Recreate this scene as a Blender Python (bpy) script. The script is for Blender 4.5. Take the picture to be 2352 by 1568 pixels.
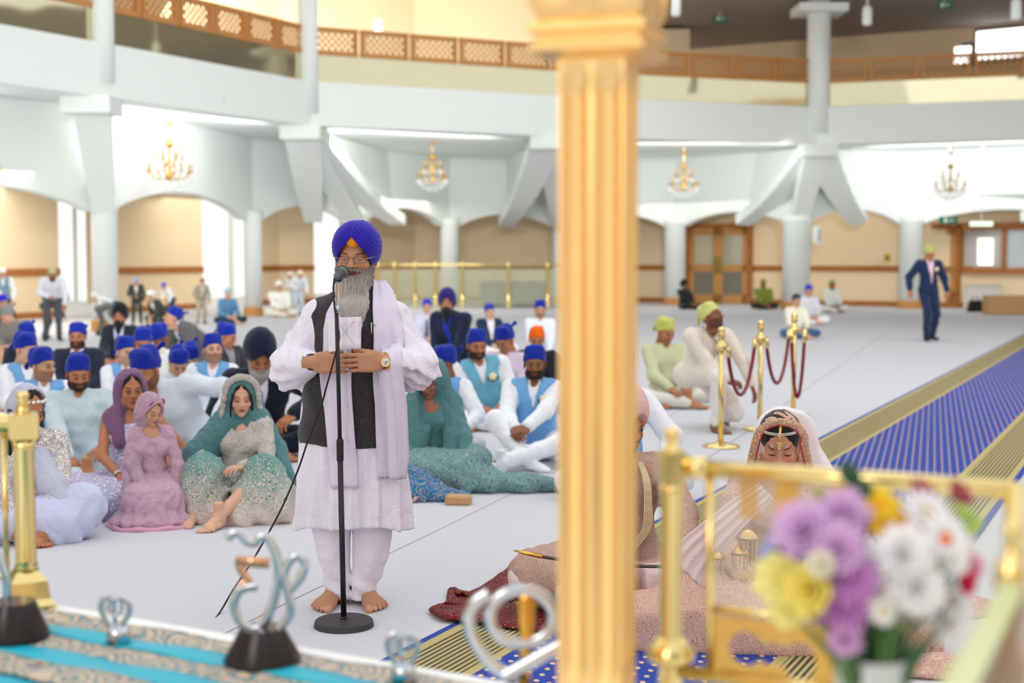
import bpy, bmesh, math, random
import numpy as np
from mathutils import Vector, Matrix, noise
from mathutils.bvhtree import BVHTree
import openvdb as vdb
random.seed(7)
for _o in list(bpy.data.objects): bpy.data.objects.remove(_o)
SC = bpy.context.scene
COL = SC.collection
F = 3267.0
CAMZ = 1.62
TH = math.atan(200/3267)
PI = math.pi
# ---------------------------------------------------------------- camera
cam = bpy.data.cameras.new('camera'); cam.lens = 50; cam.sensor_width = 36
cam.clip_end = 300; cam.dof.use_dof = True; cam.dof.focus_distance = 6.42; cam.dof.aperture_fstop = 1.9
cam_o = bpy.data.objects.new('camera', cam); COL.objects.link(cam_o)
cam_o.location = (0, 0, CAMZ); cam_o.rotation_euler = (PI/2-TH, 0, 0)
SC.camera = cam_o
# ---------------------------------------------------------------- world, lights, exposure
w = bpy.data.worlds.new('overcast_sky'); SC.world = w; w.use_nodes = True
bg = w.node_tree.nodes['Background']; bg.inputs[0].default_value = (0.97, 0.985, 1.0, 1); bg.inputs[1].default_value = 1.15
SC.view_settings.view_transform = 'Standard'; SC.view_settings.look = 'None'
SC.view_settings.gamma = 1; SC.view_settings.use_curve_mapping = False
SC.view_settings.exposure = 0.0
def area(name, loc, target, sx, sy, power, col=(1, 1, 1)):
    l = bpy.data.lights.new(name, 'AREA'); l.shape = 'RECTANGLE'; l.size = sx; l.size_y = sy; l.energy = power; l.color = col
    o = bpy.data.objects.new(name, l); COL.objects.link(o); o.location = loc
    o.rotation_euler = (Vector(target)-Vector(loc)).to_track_quat('-Z', 'Y').to_euler()
    return o
area('overhead_fill', (2, 12, 13), (1, 9, 0), 12, 10, 260, (1, 0.98, 1.0))  # added overhead area light over the floor and guests
area('overhead_fill', (3, 10, 11), (3, 40, 2), 12, 5, 100, (1, 1, 1))  # added fill aimed outward at the far ring
# added strip lights hidden behind the balcony edge to brighten the arcade
for (ax_, ay_, bx_, by_) in ((-11.3, 21.5, -7.6, 28), (-7.6, 28, -4.8, 34.1), (-4.8, 34.1, 1.05, 37.1), (1.05, 37.1, 8.5, 40), (8.5, 40, 16.2, 37.2)):
    mx_, my_ = (ax_+bx_)/2, (ay_+by_)/2; nx_, ny_ = mx_-5, my_-24; nl_ = math.hypot(nx_, ny_); nx_ /= nl_; ny_ /= nl_
    L_ = math.hypot(bx_-ax_, by_-ay_)
    area('arcade_fill', (mx_+nx_*.9, my_+ny_*.9, 4.45), (mx_+nx_*7, my_+ny_*7, 3.2), L_*.72, .3, L_*10, (1, 1, .98))
for fx_, tx_ in ((-2.2, -7), (2.6, 8)):
    fl_ = area('far_wall_fill', (fx_, 3.2, 4.9), (tx_, 40, 4.2), 3, .8, 170, (.97, 1, .98)); fl_.data.spread = math.radians(46)  # added narrow-spread fill reaching the arcade and far walls, no real fitting
area('front_fill', (-3.5, -3.0, 4.2), (0, 7, 1.0), 3, 3, 110, (1, 0.97, 0.95))  # added front-left fill from behind the camera
area('under_gallery_fill', (-5.5, 42, 3.25), (-5.5, 42, 0), 9, 4, 230, (1, 0.95, 0.86))  # added area lights that brighten the space beneath the gallery
area('under_gallery_fill', (9, 44.5, 3.25), (9, 44.5, 0), 14, 2.5, 95, (1, 0.95, 0.86))
area('under_gallery_fill', (-11, 31, 3.25), (-11, 31, 0), 3, 8, 260, (1, 0.95, 0.86))
area('upper_gallery_fill', (-6, 42, 8.2), (-7, 46, 6), 10, 3, 600, (1, 0.97, 0.93))  # added fill that brightens the upper gallery walls at left
area('upper_gallery_fill', (-14, 32, 8.2), (-16, 33, 6), 4, 8, 500, (1, 0.97, 0.93))
# ---------------------------------------------------------------- pixel helpers (2352 x 1568 frame)
def W(px, py, Y):
    "world point seen at a pixel, at distance Y in front of the camera"
    u = (px-1176)/F; v = (784-py)/F
    t = Y/(math.cos(TH)+v*math.sin(TH))
    return Vector((u*t, Y, CAMZ+t*(-math.sin(TH)+v*math.cos(TH))))
def GP(px, py, z=0.0):
    u = (px-1176)/F; v = (784-py)/F
    dz = -math.sin(TH)+v*math.cos(TH)
    t = (z-CAMZ)/dz
    return Vector((u*t, t*(math.cos(TH)+v*math.sin(TH)), z))
# ================================================================ materials
def lin(c):
    if isinstance(c, str):
        c = [int(c[i:i+2], 16)/255 for i in (0, 2, 4)]
        c = [x/12.92 if x <= .04045 else ((x+.055)/1.055)**2.4 for x in c]
    return tuple(c)+(1,)
_M = {}
def mat(name, c='ffffff', rough=.6, metal=0, spec=.5, trans=0, alpha=1, emit=None, es=0, sheen=0, ior=1.45, sss=0):
    if name in _M: return _M[name]
    m = bpy.data.materials.new(name); m.use_nodes = True
    b = m.node_tree.nodes['Principled BSDF']
    I = b.inputs
    I['Base Color'].default_value = lin(c); I['Roughness'].default_value = rough; I['Metallic'].default_value = metal
    I['Specular IOR Level'].default_value = spec; I['Transmission Weight'].default_value = trans; I['Alpha'].default_value = alpha
    I['IOR'].default_value = ior; I['Sheen Weight'].default_value = sheen
    if sss: I['Subsurface Weight'].default_value = sss; I['Subsurface Radius'].default_value = (.012, .005, .003); I['Subsurface Scale'].default_value = 1
    if emit: I['Emission Color'].default_value = lin(emit); I['Emission Strength'].default_value = es
    _M[name] = m
    return m
def nd(m, t, **kw):
    n = m.node_tree.nodes.new(t)
    for k, v in kw.items():
        if k.startswith('_'): setattr(n, k[1:], v)
        else: n.inputs[k].default_value = v
    return n
def lk(m, a, b): m.node_tree.links.new(a, b)
def coords(m, sc=1.0):
    tc = nd(m, 'ShaderNodeTexCoord'); mp = nd(m, 'ShaderNodeMapping')
    mp.inputs['Scale'].default_value = (sc, sc, sc) if not isinstance(sc, tuple) else sc
    lk(m, tc.outputs['Object'], mp.inputs['Vector']); return mp.outputs['Vector']
def ramp(m, fac, stops, interp='LINEAR'):
    r = nd(m, 'ShaderNodeValToRGB'); r.color_ramp.interpolation = interp
    e = r.color_ramp.elements
    while len(e) < len(stops): e.new(.5)
    for i, (p, c) in enumerate(stops): e[i].position = p; e[i].color = lin(c)
    lk(m, fac, r.inputs['Fac']); return r.outputs['Color']
def bump(m, h, st=.3, d=.01):
    b = nd(m, 'ShaderNodeBump', Strength=st, Distance=d); lk(m, h, b.inputs['Height'])
    lk(m, b.outputs['Normal'], m.node_tree.nodes['Principled BSDF'].inputs['Normal'])
def cloth(name, c='ffffff', rough=.85, wr=.25, sc=9, sheen=.2):
    if name in _M: return _M[name]
    m = mat(name, c, rough, spec=.25, sheen=sheen)
    n = nd(m, 'ShaderNodeTexNoise', Scale=sc, Detail=5, Distortion=.7, Roughness=.55); lk(m, coords(m), n.inputs['Vector'])
    bump(m, n.outputs['Fac'], wr*1.6, .03)
    return m
def sequin(name, c1, c2, c3='ffffff', sc=160):
    if name in _M: return _M[name]
    m = mat(name, c1, .45, spec=.6)
    v = nd(m, 'ShaderNodeTexVoronoi', Scale=sc); lk(m, coords(m), v.inputs['Vector'])
    sp = nd(m, 'ShaderNodeSeparateColor'); lk(m, v.outputs['Color'], sp.inputs[0])
    col = ramp(m, sp.outputs[0], [(0, c1), (.5, c2), (.8, c1), (.86, c3)], 'CONSTANT')
    lk(m, col, m.node_tree.nodes['Principled BSDF'].inputs['Base Color'])
    bump(m, sp.outputs[1], .6, .004)
    return m
def floral(name, base, motif, sc=22, th=.42, rough=.7, acc=None, ds=.35, metal=0):
    "scrolling embroidered pattern: warped rings and leaves on a ground colour"
    if name in _M: return _M[name]
    m = mat(name, base, rough, spec=.35, metal=metal)
    co = coords(m)
    n = nd(m, 'ShaderNodeTexNoise', Scale=sc*.6, Detail=2); lk(m, co, n.inputs['Vector'])
    mx = nd(m, 'ShaderNodeMix', _data_type='VECTOR'); mx.inputs[0].default_value = .04
    lk(m, co, mx.inputs[4]); lk(m, n.outputs['Color'], mx.inputs[5])
    v = nd(m, 'ShaderNodeTexVoronoi', Scale=sc); lk(m, mx.outputs[1], v.inputs['Vector'])
    wv = nd(m, 'ShaderNodeMath', _operation='MULTIPLY'); wv.inputs[1].default_value = 28; lk(m, v.outputs['Distance'], wv.inputs[0])
    sn = nd(m, 'ShaderNodeMath', _operation='SINE'); lk(m, wv.outputs[0], sn.inputs[0])
    n2 = nd(m, 'ShaderNodeTexNoise', Scale=sc*5, Detail=2); lk(m, co, n2.inputs['Vector'])
    ad = nd(m, 'ShaderNodeMath', _operation='MULTIPLY_ADD'); ad.inputs[1].default_value = ds; ad.inputs[2].default_value = 0
    lk(m, sn.outputs[0], ad.inputs[0])
    a2 = nd(m, 'ShaderNodeMath', _operation='ADD'); lk(m, ad.outputs[0], a2.inputs[0]); lk(m, n2.outputs['Fac'], a2.inputs[1])
    st = [(0, base), (th, base), (th+.06, motif)]
    if acc: st += [(min(.97, th+.38), motif), (min(.99, th+.42), acc)]
    col = ramp(m, a2.outputs[0], st)
    lk(m, col, m.node_tree.nodes['Principled BSDF'].inputs['Base Color'])
    bump(m, a2.outputs[0], .35, .006)
    return m
def skin_mat():
    if 'skin' in _M: return _M['skin']
    m = mat('skin', 'c08a68', .55, spec=.35, sss=.12)
    a = nd(m, 'ShaderNodeVertexColor', _layer_name='Col')
    n = nd(m, 'ShaderNodeTexNoise', Scale=60, Detail=3); lk(m, coords(m), n.inputs['Vector'])
    mx = nd(m, 'ShaderNodeMix', _data_type='RGBA', _blend_type='MULTIPLY'); mx.inputs[0].default_value = .35
    lk(m, a.outputs['Color'], mx.inputs[6]); lk(m, ramp(m, n.outputs['Fac'], [(.3, 'eee6e4'), (.7, 'ffffff')]), mx.inputs[7])
    lk(m, mx.outputs[2], m.node_tree.nodes['Principled BSDF'].inputs['Base Color'])
    bump(m, n.outputs['Fac'], .12, .004)
    return m
def vcol_mat(name, rough=.6, wr=.3, sc=60, spec=.4, stretch=(1, 1, 1)):
    if name in _M: return _M[name]
    m = mat(name, 'ffffff', rough, spec=spec)
    a = nd(m, 'ShaderNodeVertexColor', _layer_name='Col')
    lk(m, a.outputs['Color'], m.node_tree.nodes['Principled BSDF'].inputs['Base Color'])
    n = nd(m, 'ShaderNodeTexNoise', Scale=sc, Detail=3); lk(m, coords(m, tuple(stretch)), n.inputs['Vector'])
    bump(m, n.outputs['Fac'], wr, .01)
    return m
# ================================================================ mesh helpers
def tag(o, label=None, cat=None, group=None, kind=None):
    if label: o['label'] = label
    if cat: o['category'] = cat
    if group: o['group'] = group
    if kind: o['kind'] = kind
    return o
def empty(name, loc=(0, 0, 0), rz=0, label=None, cat=None, group=None, s=1):
    o = bpy.data.objects.new(name, None); COL.objects.link(o); o.location = loc; o.rotation_euler = (0, 0, rz); o.scale = (s, s, s)
    o.empty_display_size = .1
    return tag(o, label, cat, group)
def link(name, me, m=None, parent=None, smooth=False, obm=False):
    o = bpy.data.objects.new(name, me); COL.objects.link(o)
    if m is not None:
        if obm:
            if not me.materials: me.materials.append(None)
            o.material_slots[0].link = 'OBJECT'; o.material_slots[0].material = m
        elif not me.materials: me.materials.append(m)
    if smooth: me.shade_smooth()
    if parent is not None: o.parent = parent
    return o
def npmesh(name, V, Fc, cols=None):
    me = bpy.data.meshes.new(name); V = np.asarray(V, dtype=np.float32); Fc = np.asarray(Fc, dtype=np.int32)
    k = Fc.shape[1]
    me.vertices.add(len(V)); me.vertices.foreach_set('co', V.ravel())
    me.loops.add(Fc.size); me.loops.foreach_set('vertex_index', Fc.ravel())
    me.polygons.add(len(Fc)); me.polygons.foreach_set('loop_start', np.arange(len(Fc), dtype=np.int32)*k)
    me.polygons.foreach_set('loop_total', np.full(len(Fc), k, dtype=np.int32))
    me.update(calc_edges=True); me.validate()
    me.polygons.foreach_set('use_smooth', np.ones(len(me.polygons), dtype=bool))
    if cols is not None:
        a = me.color_attributes.new('Col', 'FLOAT_COLOR', 'POINT')
        c = np.ones((len(V), 4), dtype=np.float32); c[:, :3] = cols
        if len(me.vertices) == len(V): a.data.foreach_set('color', c.ravel())
    return me
class MB:
    "collects simple solids into one mesh"
    def __init__(s): s.v = []; s.f = []
    def add(s, vs, fs):
        n = len(s.v); s.v += [tuple(v) for v in vs]; s.f += [tuple(i+n for i in f) for f in fs]
    def box(s, c, d, R=None):
        vs = []
        for x in (-1, 1):
            for y in (-1, 1):
                for z in (-1, 1):
                    p = Vector((x*d[0]/2, y*d[1]/2, z*d[2]/2))
                    if R is not None: p = R @ p
                    vs.append(p+Vector(c))
        s.add(vs, [(0, 1, 3, 2), (4, 6, 7, 5), (0, 4, 5, 1), (2, 3, 7, 6), (0, 2, 6, 4), (1, 5, 7, 3)])
    def beam(s, a, b, w, h, up=(0, 0, 1), w2=None, h2=None):
        a = Vector(a); b = Vector(b); d = (b-a).normalized(); r = d.cross(Vector(up)).normalized(); u = r.cross(d)
        w2 = w2 or w; h2 = h2 or h
        vs = [a-r*w/2-u*h/2, a+r*w/2-u*h/2, a+r*w/2+u*h/2, a-r*w/2+u*h/2, b-r*w2/2-u*h2/2, b+r*w2/2-u*h2/2, b+r*w2/2+u*h2/2, b-r*w2/2+u*h2/2]
        s.add(vs, [(0, 3, 2, 1), (4, 5, 6, 7), (0, 1, 5, 4), (1, 2, 6, 5), (2, 3, 7, 6), (3, 0, 4, 7)])
    def prism(s, pts, off):
        "extrude a closed loop of 3-D points by a vector"
        n = len(pts); P = [Vector(p) for p in pts]; o = Vector(off)
        s.add(P+[p+o for p in P], [tuple(range(n))[::-1], tuple(range(n, 2*n))]+[(i, (i+1) % n, (i+1) % n+n, i+n) for i in range(n)])
    def lathe(s, prof, c=(0, 0, 0), n=20, R=None, squareish=0):
        vs = []; m = len(prof)
        for r, z in prof:
            for i in range(n):
                a = 2*PI*i/n; p = Vector((r*math.cos(a), r*math.sin(a), z))
                if R is not None: p = R @ p
                vs.append(p+Vector(c))
        fs = [(j*n+i, j*n+(i+1) % n, (j+1)*n+(i+1) % n, (j+1)*n+i) for j in range(m-1) for i in range(n)]
        fs += [tuple(range(n))[::-1], tuple(range((m-1)*n, m*n))]
        s.add(vs, fs)
    def tube(s, pts, r, n=8, flat=1.0, up=(0, 0, 1), closed=False):
        P = [Vector(p) for p in pts]; rs = r if isinstance(r, (list, tuple)) else [r]*len(P)
        vs = []; K = len(P)
        pu = Vector(up)
        for i, p in enumerate(P):
            d = (P[(i+1) % K] if (i < K-1 or closed) else P[i])-(P[i-1] if (i or closed) else P[i])
            if d.length < 1e-9: d = Vector((0, 0, 1))
            d.normalize(); rr = d.cross(pu)
            if rr.length < 1e-3: rr = d.cross(Vector((1, 0.3, 0)))
            rr.normalize(); u = rr.cross(d); pu = u
            for k in range(n):
                a = 2*PI*k/n; vs.append(p+rr*math.cos(a)*rs[i]+u*math.sin(a)*rs[i]*flat)
        fs = [(j*n+i, j*n+(i+1) % n, ((j+1) % K)*n+(i+1) % n, ((j+1) % K)*n+i) for j in range(K if closed else K-1) for i in range(n)]
        if not closed: fs += [tuple(range(n))[::-1], tuple(range((K-1)*n, K*n))]
        s.add(vs, fs)
    def ball(s, c, r, n=10, sc=(1, 1, 1)):
        prof = [(max(1e-4, math.sin(PI*i/n)), -math.cos(PI*i/n)) for i in range(n+1)]
        vs = []
        for a_, z in prof:
            for i in range(n):
                a = 2*PI*i/n; vs.append(Vector(c)+Vector((a_*math.cos(a)*r*sc[0], a_*math.sin(a)*r*sc[1], z*r*sc[2])))
        s.add(vs, [(j*n+i, j*n+(i+1) % n, (j+1)*n+(i+1) % n, (j+1)*n+i) for j in range(n) for i in range(n)])
    def grid(s, rows):
        "rows of 3-D points -> sheet"
        n = len(rows[0]); s.add([p for r in rows for p in r], [(j*n+i, j*n+i+1, (j+1)*n+i+1, (j+1)*n+i) for j in range(len(rows)-1) for i in range(n-1)])
    def mesh(s, name, smooth=False, bevel=0, solid=0, sub=0):
        me = bpy.data.meshes.new(name); me.from_pydata(s.v, [], s.f); me.validate()
        bm = bmesh.new(); bm.from_mesh(me)
        if solid:
            bmesh.ops.recalc_face_normals(bm, faces=bm.faces); bm.normal_update()
            vs = list(bm.verts); fs = list(bm.faces); be = [(e.verts[0], e.verts[1]) for e in bm.edges if len(e.link_faces) == 1]
            nv = {v: bm.verts.new(v.co-v.normal*solid) for v in vs}
            for f in fs: bm.faces.new([nv[v] for v in reversed(f.verts)])
            for a, b in be:
                try: bm.faces.new((a, b, nv[b], nv[a]))
                except ValueError: pass
        if bevel:
            bmesh.ops.remove_doubles(bm, verts=bm.verts, dist=1e-5)
            bmesh.ops.bevel(bm, geom=[e for e in bm.edges if e.is_manifold and e.calc_face_angle(0) > .5], offset=bevel, segments=2, affect='EDGES', clamp_overlap=True)
        if len(bm.faces) < 60000: bmesh.ops.recalc_face_normals(bm, faces=bm.faces)
        bm.to_mesh(me); bm.free()
        if smooth: me.shade_smooth()
        return me
    def build(s, name, m, parent=None, smooth=False, bevel=0, solid=0, auto=0):
        me = s.mesh(name, smooth, bevel, solid)
        if auto: me.shade_smooth(); 
        o = link(name, me, m, parent)
        if auto:
            try: me.set_sharp_from_angle(angle=math.radians(auto))
            except Exception: pass
        return o
# ================================================================ signed-distance modelling
def A(*v): return np.array(v, dtype=np.float32)
def nrm(v): v = np.asarray(v, dtype=np.float32); return v/max(1e-9, float(np.linalg.norm(v)))
class Vol:
    def __init__(s, lo, hi, h):
        s.lo = A(*lo); s.h = h; s.n = np.ceil((A(*hi)-s.lo)/h).astype(int)+1
        s.f = np.full(tuple(s.n), 1.0, dtype=np.float32)
    def blk(s, lo, hi):
        a = np.maximum(0, np.floor((lo-s.lo)/s.h).astype(int)); b = np.minimum(s.n, np.ceil((hi-s.lo)/s.h).astype(int)+1)
        if np.any(b <= a): return None
        g = [s.lo[i]+np.arange(a[i], b[i], dtype=np.float32)*s.h for i in range(3)]
        return (slice(a[0], b[0]), slice(a[1], b[1]), slice(a[2], b[2])), g[0][:, None, None], g[1][None, :, None], g[2][None, None, :]
    def put(s, B, d, k, mode):
        f = s.f[B]
        if mode == 'u':
            if k <= 0: s.f[B] = np.minimum(f, d)
            else:
                hh = np.clip(.5+.5*(f-d)/k, 0, 1); s.f[B] = f+(d-f)*hh-k*hh*(1-hh)
        else:
            if k <= 0: s.f[B] = np.maximum(f, -d)
            else:
                hh = np.clip(.5-.5*(f+d)/k, 0, 1); s.f[B] = f+(-d-f)*hh+k*hh*(1-hh)
    def cone(s, a, b, ra, rb=None, k=.02, mode='u', sq=None):
        a = A(*a); b = A(*b); rb = ra if rb is None else rb
        R = max(ra, rb)+k+3*s.h
        B = s.blk(np.minimum(a, b)-R, np.maximum(a, b)+R)
        if B is None: return
        B, X, Y, Z = B
        ba = b-a; l2 = max(1e-9, float(ba@ba))
        px, py, pz = X-a[0], Y-a[1], Z-a[2]
        t = np.clip((px*ba[0]+py*ba[1]+pz*ba[2])/l2, 0, 1)
        qx, qy, qz = px-t*ba[0], py-t*ba[1], pz-t*ba[2]
        q2 = qx*qx+qy*qy+qz*qz
        if sq is not None:
            n, f = sq; dn = qx*n[0]+qy*n[1]+qz*n[2]; q2 = q2+dn*dn*(1/(f*f)-1)
        s.put(B, np.sqrt(q2)-(ra+(rb-ra)*t), k, mode)
    def ell(s, c, r, R=None, k=.02, mode='u'):
        c = A(*c); r = A(*r) if np.ndim(r) else A(r, r, r)
        m = float(max(r))+k+3*s.h
        B = s.blk(c-m, c+m)
        if B is None: return
        B, X, Y, Z = B
        p = [X-c[0], Y-c[1], Z-c[2]]
        if R is not None: p = [p[0]*R[0, i]+p[1]*R[1, i]+p[2]*R[2, i] for i in range(3)]
        a = np.sqrt((p[0]/r[0])**2+(p[1]/r[1])**2+(p[2]/r[2])**2); b = np.sqrt((p[0]/r[0]**2)**2+(p[1]/r[1]**2)**2+(p[2]/r[2]**2)**2)
        s.put(B, a*(a-1)/np.maximum(b, 1e-6), k, mode)
    def box(s, c, d, r=.01, R=None, k=.01, mode='u'):
        c = A(*c); m = float(np.linalg.norm(d))+k+3*s.h
        B = s.blk(c-m, c+m)
        if B is None: return
        B, X, Y, Z = B
        p = [X-c[0], Y-c[1], Z-c[2]]
        if R is not None: p = [p[0]*R[0, i]+p[1]*R[1, i]+p[2]*R[2, i] for i in range(3)]
        q = [np.abs(p[i])-d[i]+r for i in range(3)]
        d_ = np.sqrt(np.maximum(q[0], 0)**2+np.maximum(q[1], 0)**2+np.maximum(q[2], 0)**2)+np.minimum(np.maximum(q[0], np.maximum(q[1], q[2])), 0)-r
        s.put(B, d_, k, mode)
    def fun(s, fn, mode='d', k=0, lo=None, hi=None):
        "fn(X,Y,Z) -> distance of the thing removed (mode d) or added (u) or displacement added to the field (+)"
        B = s.blk(s.lo if lo is None else A(*lo), (s.lo+s.n*s.h) if hi is None else A(*hi))
        if B is None: return
        B, X, Y, Z = B
        d = fn(X, Y, Z)
        if mode == '+': s.f[B] = s.f[B]+d
        else: s.put(B, d+0*s.f[B], k, mode)
    def floor(s, z=0.0):
        Z = (s.lo[2]+np.arange(s.n[2], dtype=np.float32)*s.h)[None, None, :]
        s.f = np.maximum(s.f, z-Z)
    def mesh(s, smooth=0):
        f = s.f
        f[0] = f[-1] = np.maximum(f[0], s.h); f[-1] = np.maximum(f[-1], s.h)
        f[:, 0] = np.maximum(f[:, 0], s.h); f[:, -1] = np.maximum(f[:, -1], s.h); f[:, :, 0] = np.maximum(f[:, :, 0], s.h*.3); f[:, :, -1] = np.maximum(f[:, :, -1], s.h)
        bgv = 3*s.h
        g = vdb.FloatGrid(bgv); g.copyFromArray(np.ascontiguousarray(np.clip(f, -bgv, bgv).astype(np.float32)), tolerance=0)
        P, Q = g.convertToQuads(0.0)
        P = P*s.h+s.lo
        return P.astype(np.float32), Q.astype(np.int32)
_w = np.random.RandomState(3)
WK = _w.normal(size=(40, 3)).astype(np.float32); WP = (_w.rand(40)*6.28).astype(np.float32)
def waves(X, Y, Z, fr, seed=0, n=4, st=(1, 1, 1)):
    "cheap warped sine noise, about -1..1"
    r = 0
    for i in range(n):
        k = WK[(seed*7+i) % 40]; k2 = WK[(seed*5+i+11) % 40]
        ph = WP[(seed+i) % 40]+1.3*np.sin(fr*.55*(k2[0]*X*st[0]+k2[1]*Y*st[1]+k2[2]*Z*st[2]))
        r = r+np.sin(fr*(k[0]*X*st[0]+k[1]*Y*st[1]+k[2]*Z*st[2])+ph)
    return r/n*1.3
def Rm(x, z):
    "rotation matrix (numpy, columns = local axes) with given local X and approx Z"
    x = nrm(x); y = nrm(np.cross(z, x)); z = np.cross(x, y)
    return np.stack([x, y, z], axis=1).astype(np.float32)
def Re(rx=0, ry=0, rz=0):
    M = Matrix.Rotation(rz, 3, 'Z') @ Matrix.Rotation(rx, 3, 'X') @ Matrix.Rotation(ry, 3, 'Y')
    return np.array(M, dtype=np.float32)
def IK(a, c, l1, l2, pole):
    "middle joint of a two-bone limb"
    a = A(*a); c = A(*c); d = c-a; L = min(float(np.linalg.norm(d)), (l1+l2)*.995); u = nrm(d)
    x = (l1*l1-l2*l2+L*L)/(2*L); hgt = math.sqrt(max(0, l1*l1-x*x))
    p = A(*pole); p = p-u*float(p@u); return a+u*x+nrm(p)*hgt
# ================================================================ head, hand and foot
_T = {}
def head_tpl(kind='m', h=.004, stub=0):
    key = ('h', kind, h, stub)
    if key in _T: return _T[key]
    fm = kind != 'm'
    v = Vol((-.11, -.15, -.15), (.11, .13, .14), h)
    v.ell((0, .014, .032), (.073, .094, .086))
    v.ell((0, -.028, -.032), (.060 if not fm else .056, .060, .080 if not fm else .076), k=.03)
    for s in (-1, 1):
        v.ell((s*.043, -.012, -.068), (.024, .035, .030) if not fm else (.018, .032, .028), k=.03)
        v.ell((s*.041, -.062, -.026), (.021, .018, .019), k=.02)
    v.ell((0, -.058, -.094), (.027 if not fm else .021, .026, .021), k=.025)
    v.cone((-.032, -.078, .022), (.032, -.078, .022), .010 if not fm else .006, k=.02)
    for s in (-1, 1): v.ell((s*.031, -.099, .002), (.021, .017, .012), k=.010, mode='d')
    for s in (-1, 1): v.ell((s*.031, -.0765, .001), (.0155, .013, .0115), k=.005)
    nz = .92 if fm else 1.0
    v.cone((0, -.085, .012), (0, -.107*nz, -.026), .0075*nz, .0115*nz, k=.008)
    for s in (-1, 1): v.ell((s*.0125*nz, -.094, -.032), (.0085*nz, .010, .0075), k=.006)
    for s in (-1, 1): v.ell((s*.006, -.105, -.039), (.0035, .005, .003), k=.002, mode='d')
    v.cone((-.015, -.083, -.0575), (0, -.091, -.0545), .0062, .0068, k=.006); v.cone((.015, -.083, -.0575), (0, -.091, -.0545), .0062, .0068, k=.006)
    v.cone((-.013, -.084, -.0675), (.013, -.084, -.0675), .0078 if fm else .007, k=.007)
    v.box((0, -.097, -.0615), (.021, .006, .0012), .001, k=.003, mode='d')
    v.ell((0, -.090, -.080), (.018, .008, .005), k=.008, mode='d')
    for s in (-1, 1):
        R = Re(0, 0, s*.35)
        v.ell((s*.078, .012, -.008), (.008, .019, .031), R=R, k=.006); v.ell((s*.085, .004, -.004), (.004, .010, .018), R=R, k=.003, mode='d')
    v.cone((0, .018, -.07), (0, .03, -.13), .056 if not fm else .048, .056 if not fm else .046, k=.03)
    if stub:
        v.fun(lambda X, Y, Z: np.where((Z < -.035)&(Y < .01), -.0035*stub*np.clip((-.035-Z)/.03, 0, 1)*(1+.3*waves(X, Y, Z, 400, 2)), 0), '+')
    V, Q = v.mesh(); _T[key] = (V, Q); return V, Q
def head_cols(V, skin='c08a68', lip=None, brow='1c130f', stub=0, beardc='1a1412', eyes='open', lid=None, fm=False, blush=0):
    sk = np.array(lin(skin)[:3]); C = np.tile(sk, (len(V), 1)).astype(np.float32)
    X, Y, Z = V[:, 0], V[:, 1], V[:, 2]; ax = np.abs(X)
    def mixc(m, c, a=1.0):
        c = np.array(lin(c)[:3]) if isinstance(c, str) else np.array(c); m = np.clip(m*a, 0, 1)[:, None]; C[:] = C*(1-m)+c*m
    ss = lambda e0, e1, x: np.clip((x-e0)/(e1-e0), 0, 1)
    front = Y < -.05
    mixc((np.exp(-(((ax-.042)/.02)**2+((Z+.03)/.018)**2))*front), sk*np.array((1.05, .78, .75)), .35+blush)
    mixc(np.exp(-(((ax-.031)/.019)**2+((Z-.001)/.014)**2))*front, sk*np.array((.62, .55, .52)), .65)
    if lid: mixc(np.exp(-(((ax-.033)/.018)**2+((Z-.008)/.008)**2))*front, lid, .7)
    if stub: mixc(ss(-.03, -.045, Z-.25*np.clip(ax-.03, 0, 1)+.35*np.clip(Y+.02, -.1, .1)*(Y > -.05))*ss(.035, .01, Y)*ss(-.125, -.10, Z), beardc, stub)
    lm = ss(1, .75, (ax/.0235)**2+((Z+.0612)/.0125)**2)*(Y < -.078)
    mixc(lm, lip or tuple(sk*np.array((.80, .48, .46))), .9)
    mixc(ss(1, .4, (ax/.021)**2+((Z+.0615)/.0022)**2)*(Y < -.075), '3a1a16', .8)
    bz = .0235+.004*np.sin(np.clip((ax-.014)/.036, 0, 1)*2.4)-(.003 if not fm else .001)
    mixc(ss(1, .5, ((ax-.032)/.0205)**2+((Z-bz)/(.0048 if not fm else .0036))**2)*front, brow, .88)
    if eyes == 'open':
        e = ss(1.0, .7, ((ax-.031)/.0135)**2+((Z-.0005)/.0042)**2)*(Y < -.07)
        mixc(ss(1, .6, ((ax-.031)/.0165)**2+((Z-.0025)/.0075)**2)*(Y < -.065), '1a0f0c', .9); mixc(e, 'b9b0aa', .9)
        mixc(ss(1, .7, ((ax-.031)/.0065)**2+((Z-.001)/.0058)**2)*(Y < -.07), '140c08', 1)
    elif eyes == 'down':
        mixc(ss(1, .5, ((ax-.0315)/.0175)**2+((Z+.0035+.35*(ax-.031)**2*30)/.0045)**2)*front, '120a0a', .95)
    else:
        mixc(ss(1, .5, ((ax-.0315)/.0155)**2+((Z+.0035-10*(ax-.031)**2)/.0022)**2)*front, '2a1612', .9)
    mixc(ss(1, .5, ((ax-.006)/.004)**2+((Z+.038)/.003)**2)*(Y < -.095), '3a1a14', .8)
    return C
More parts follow.
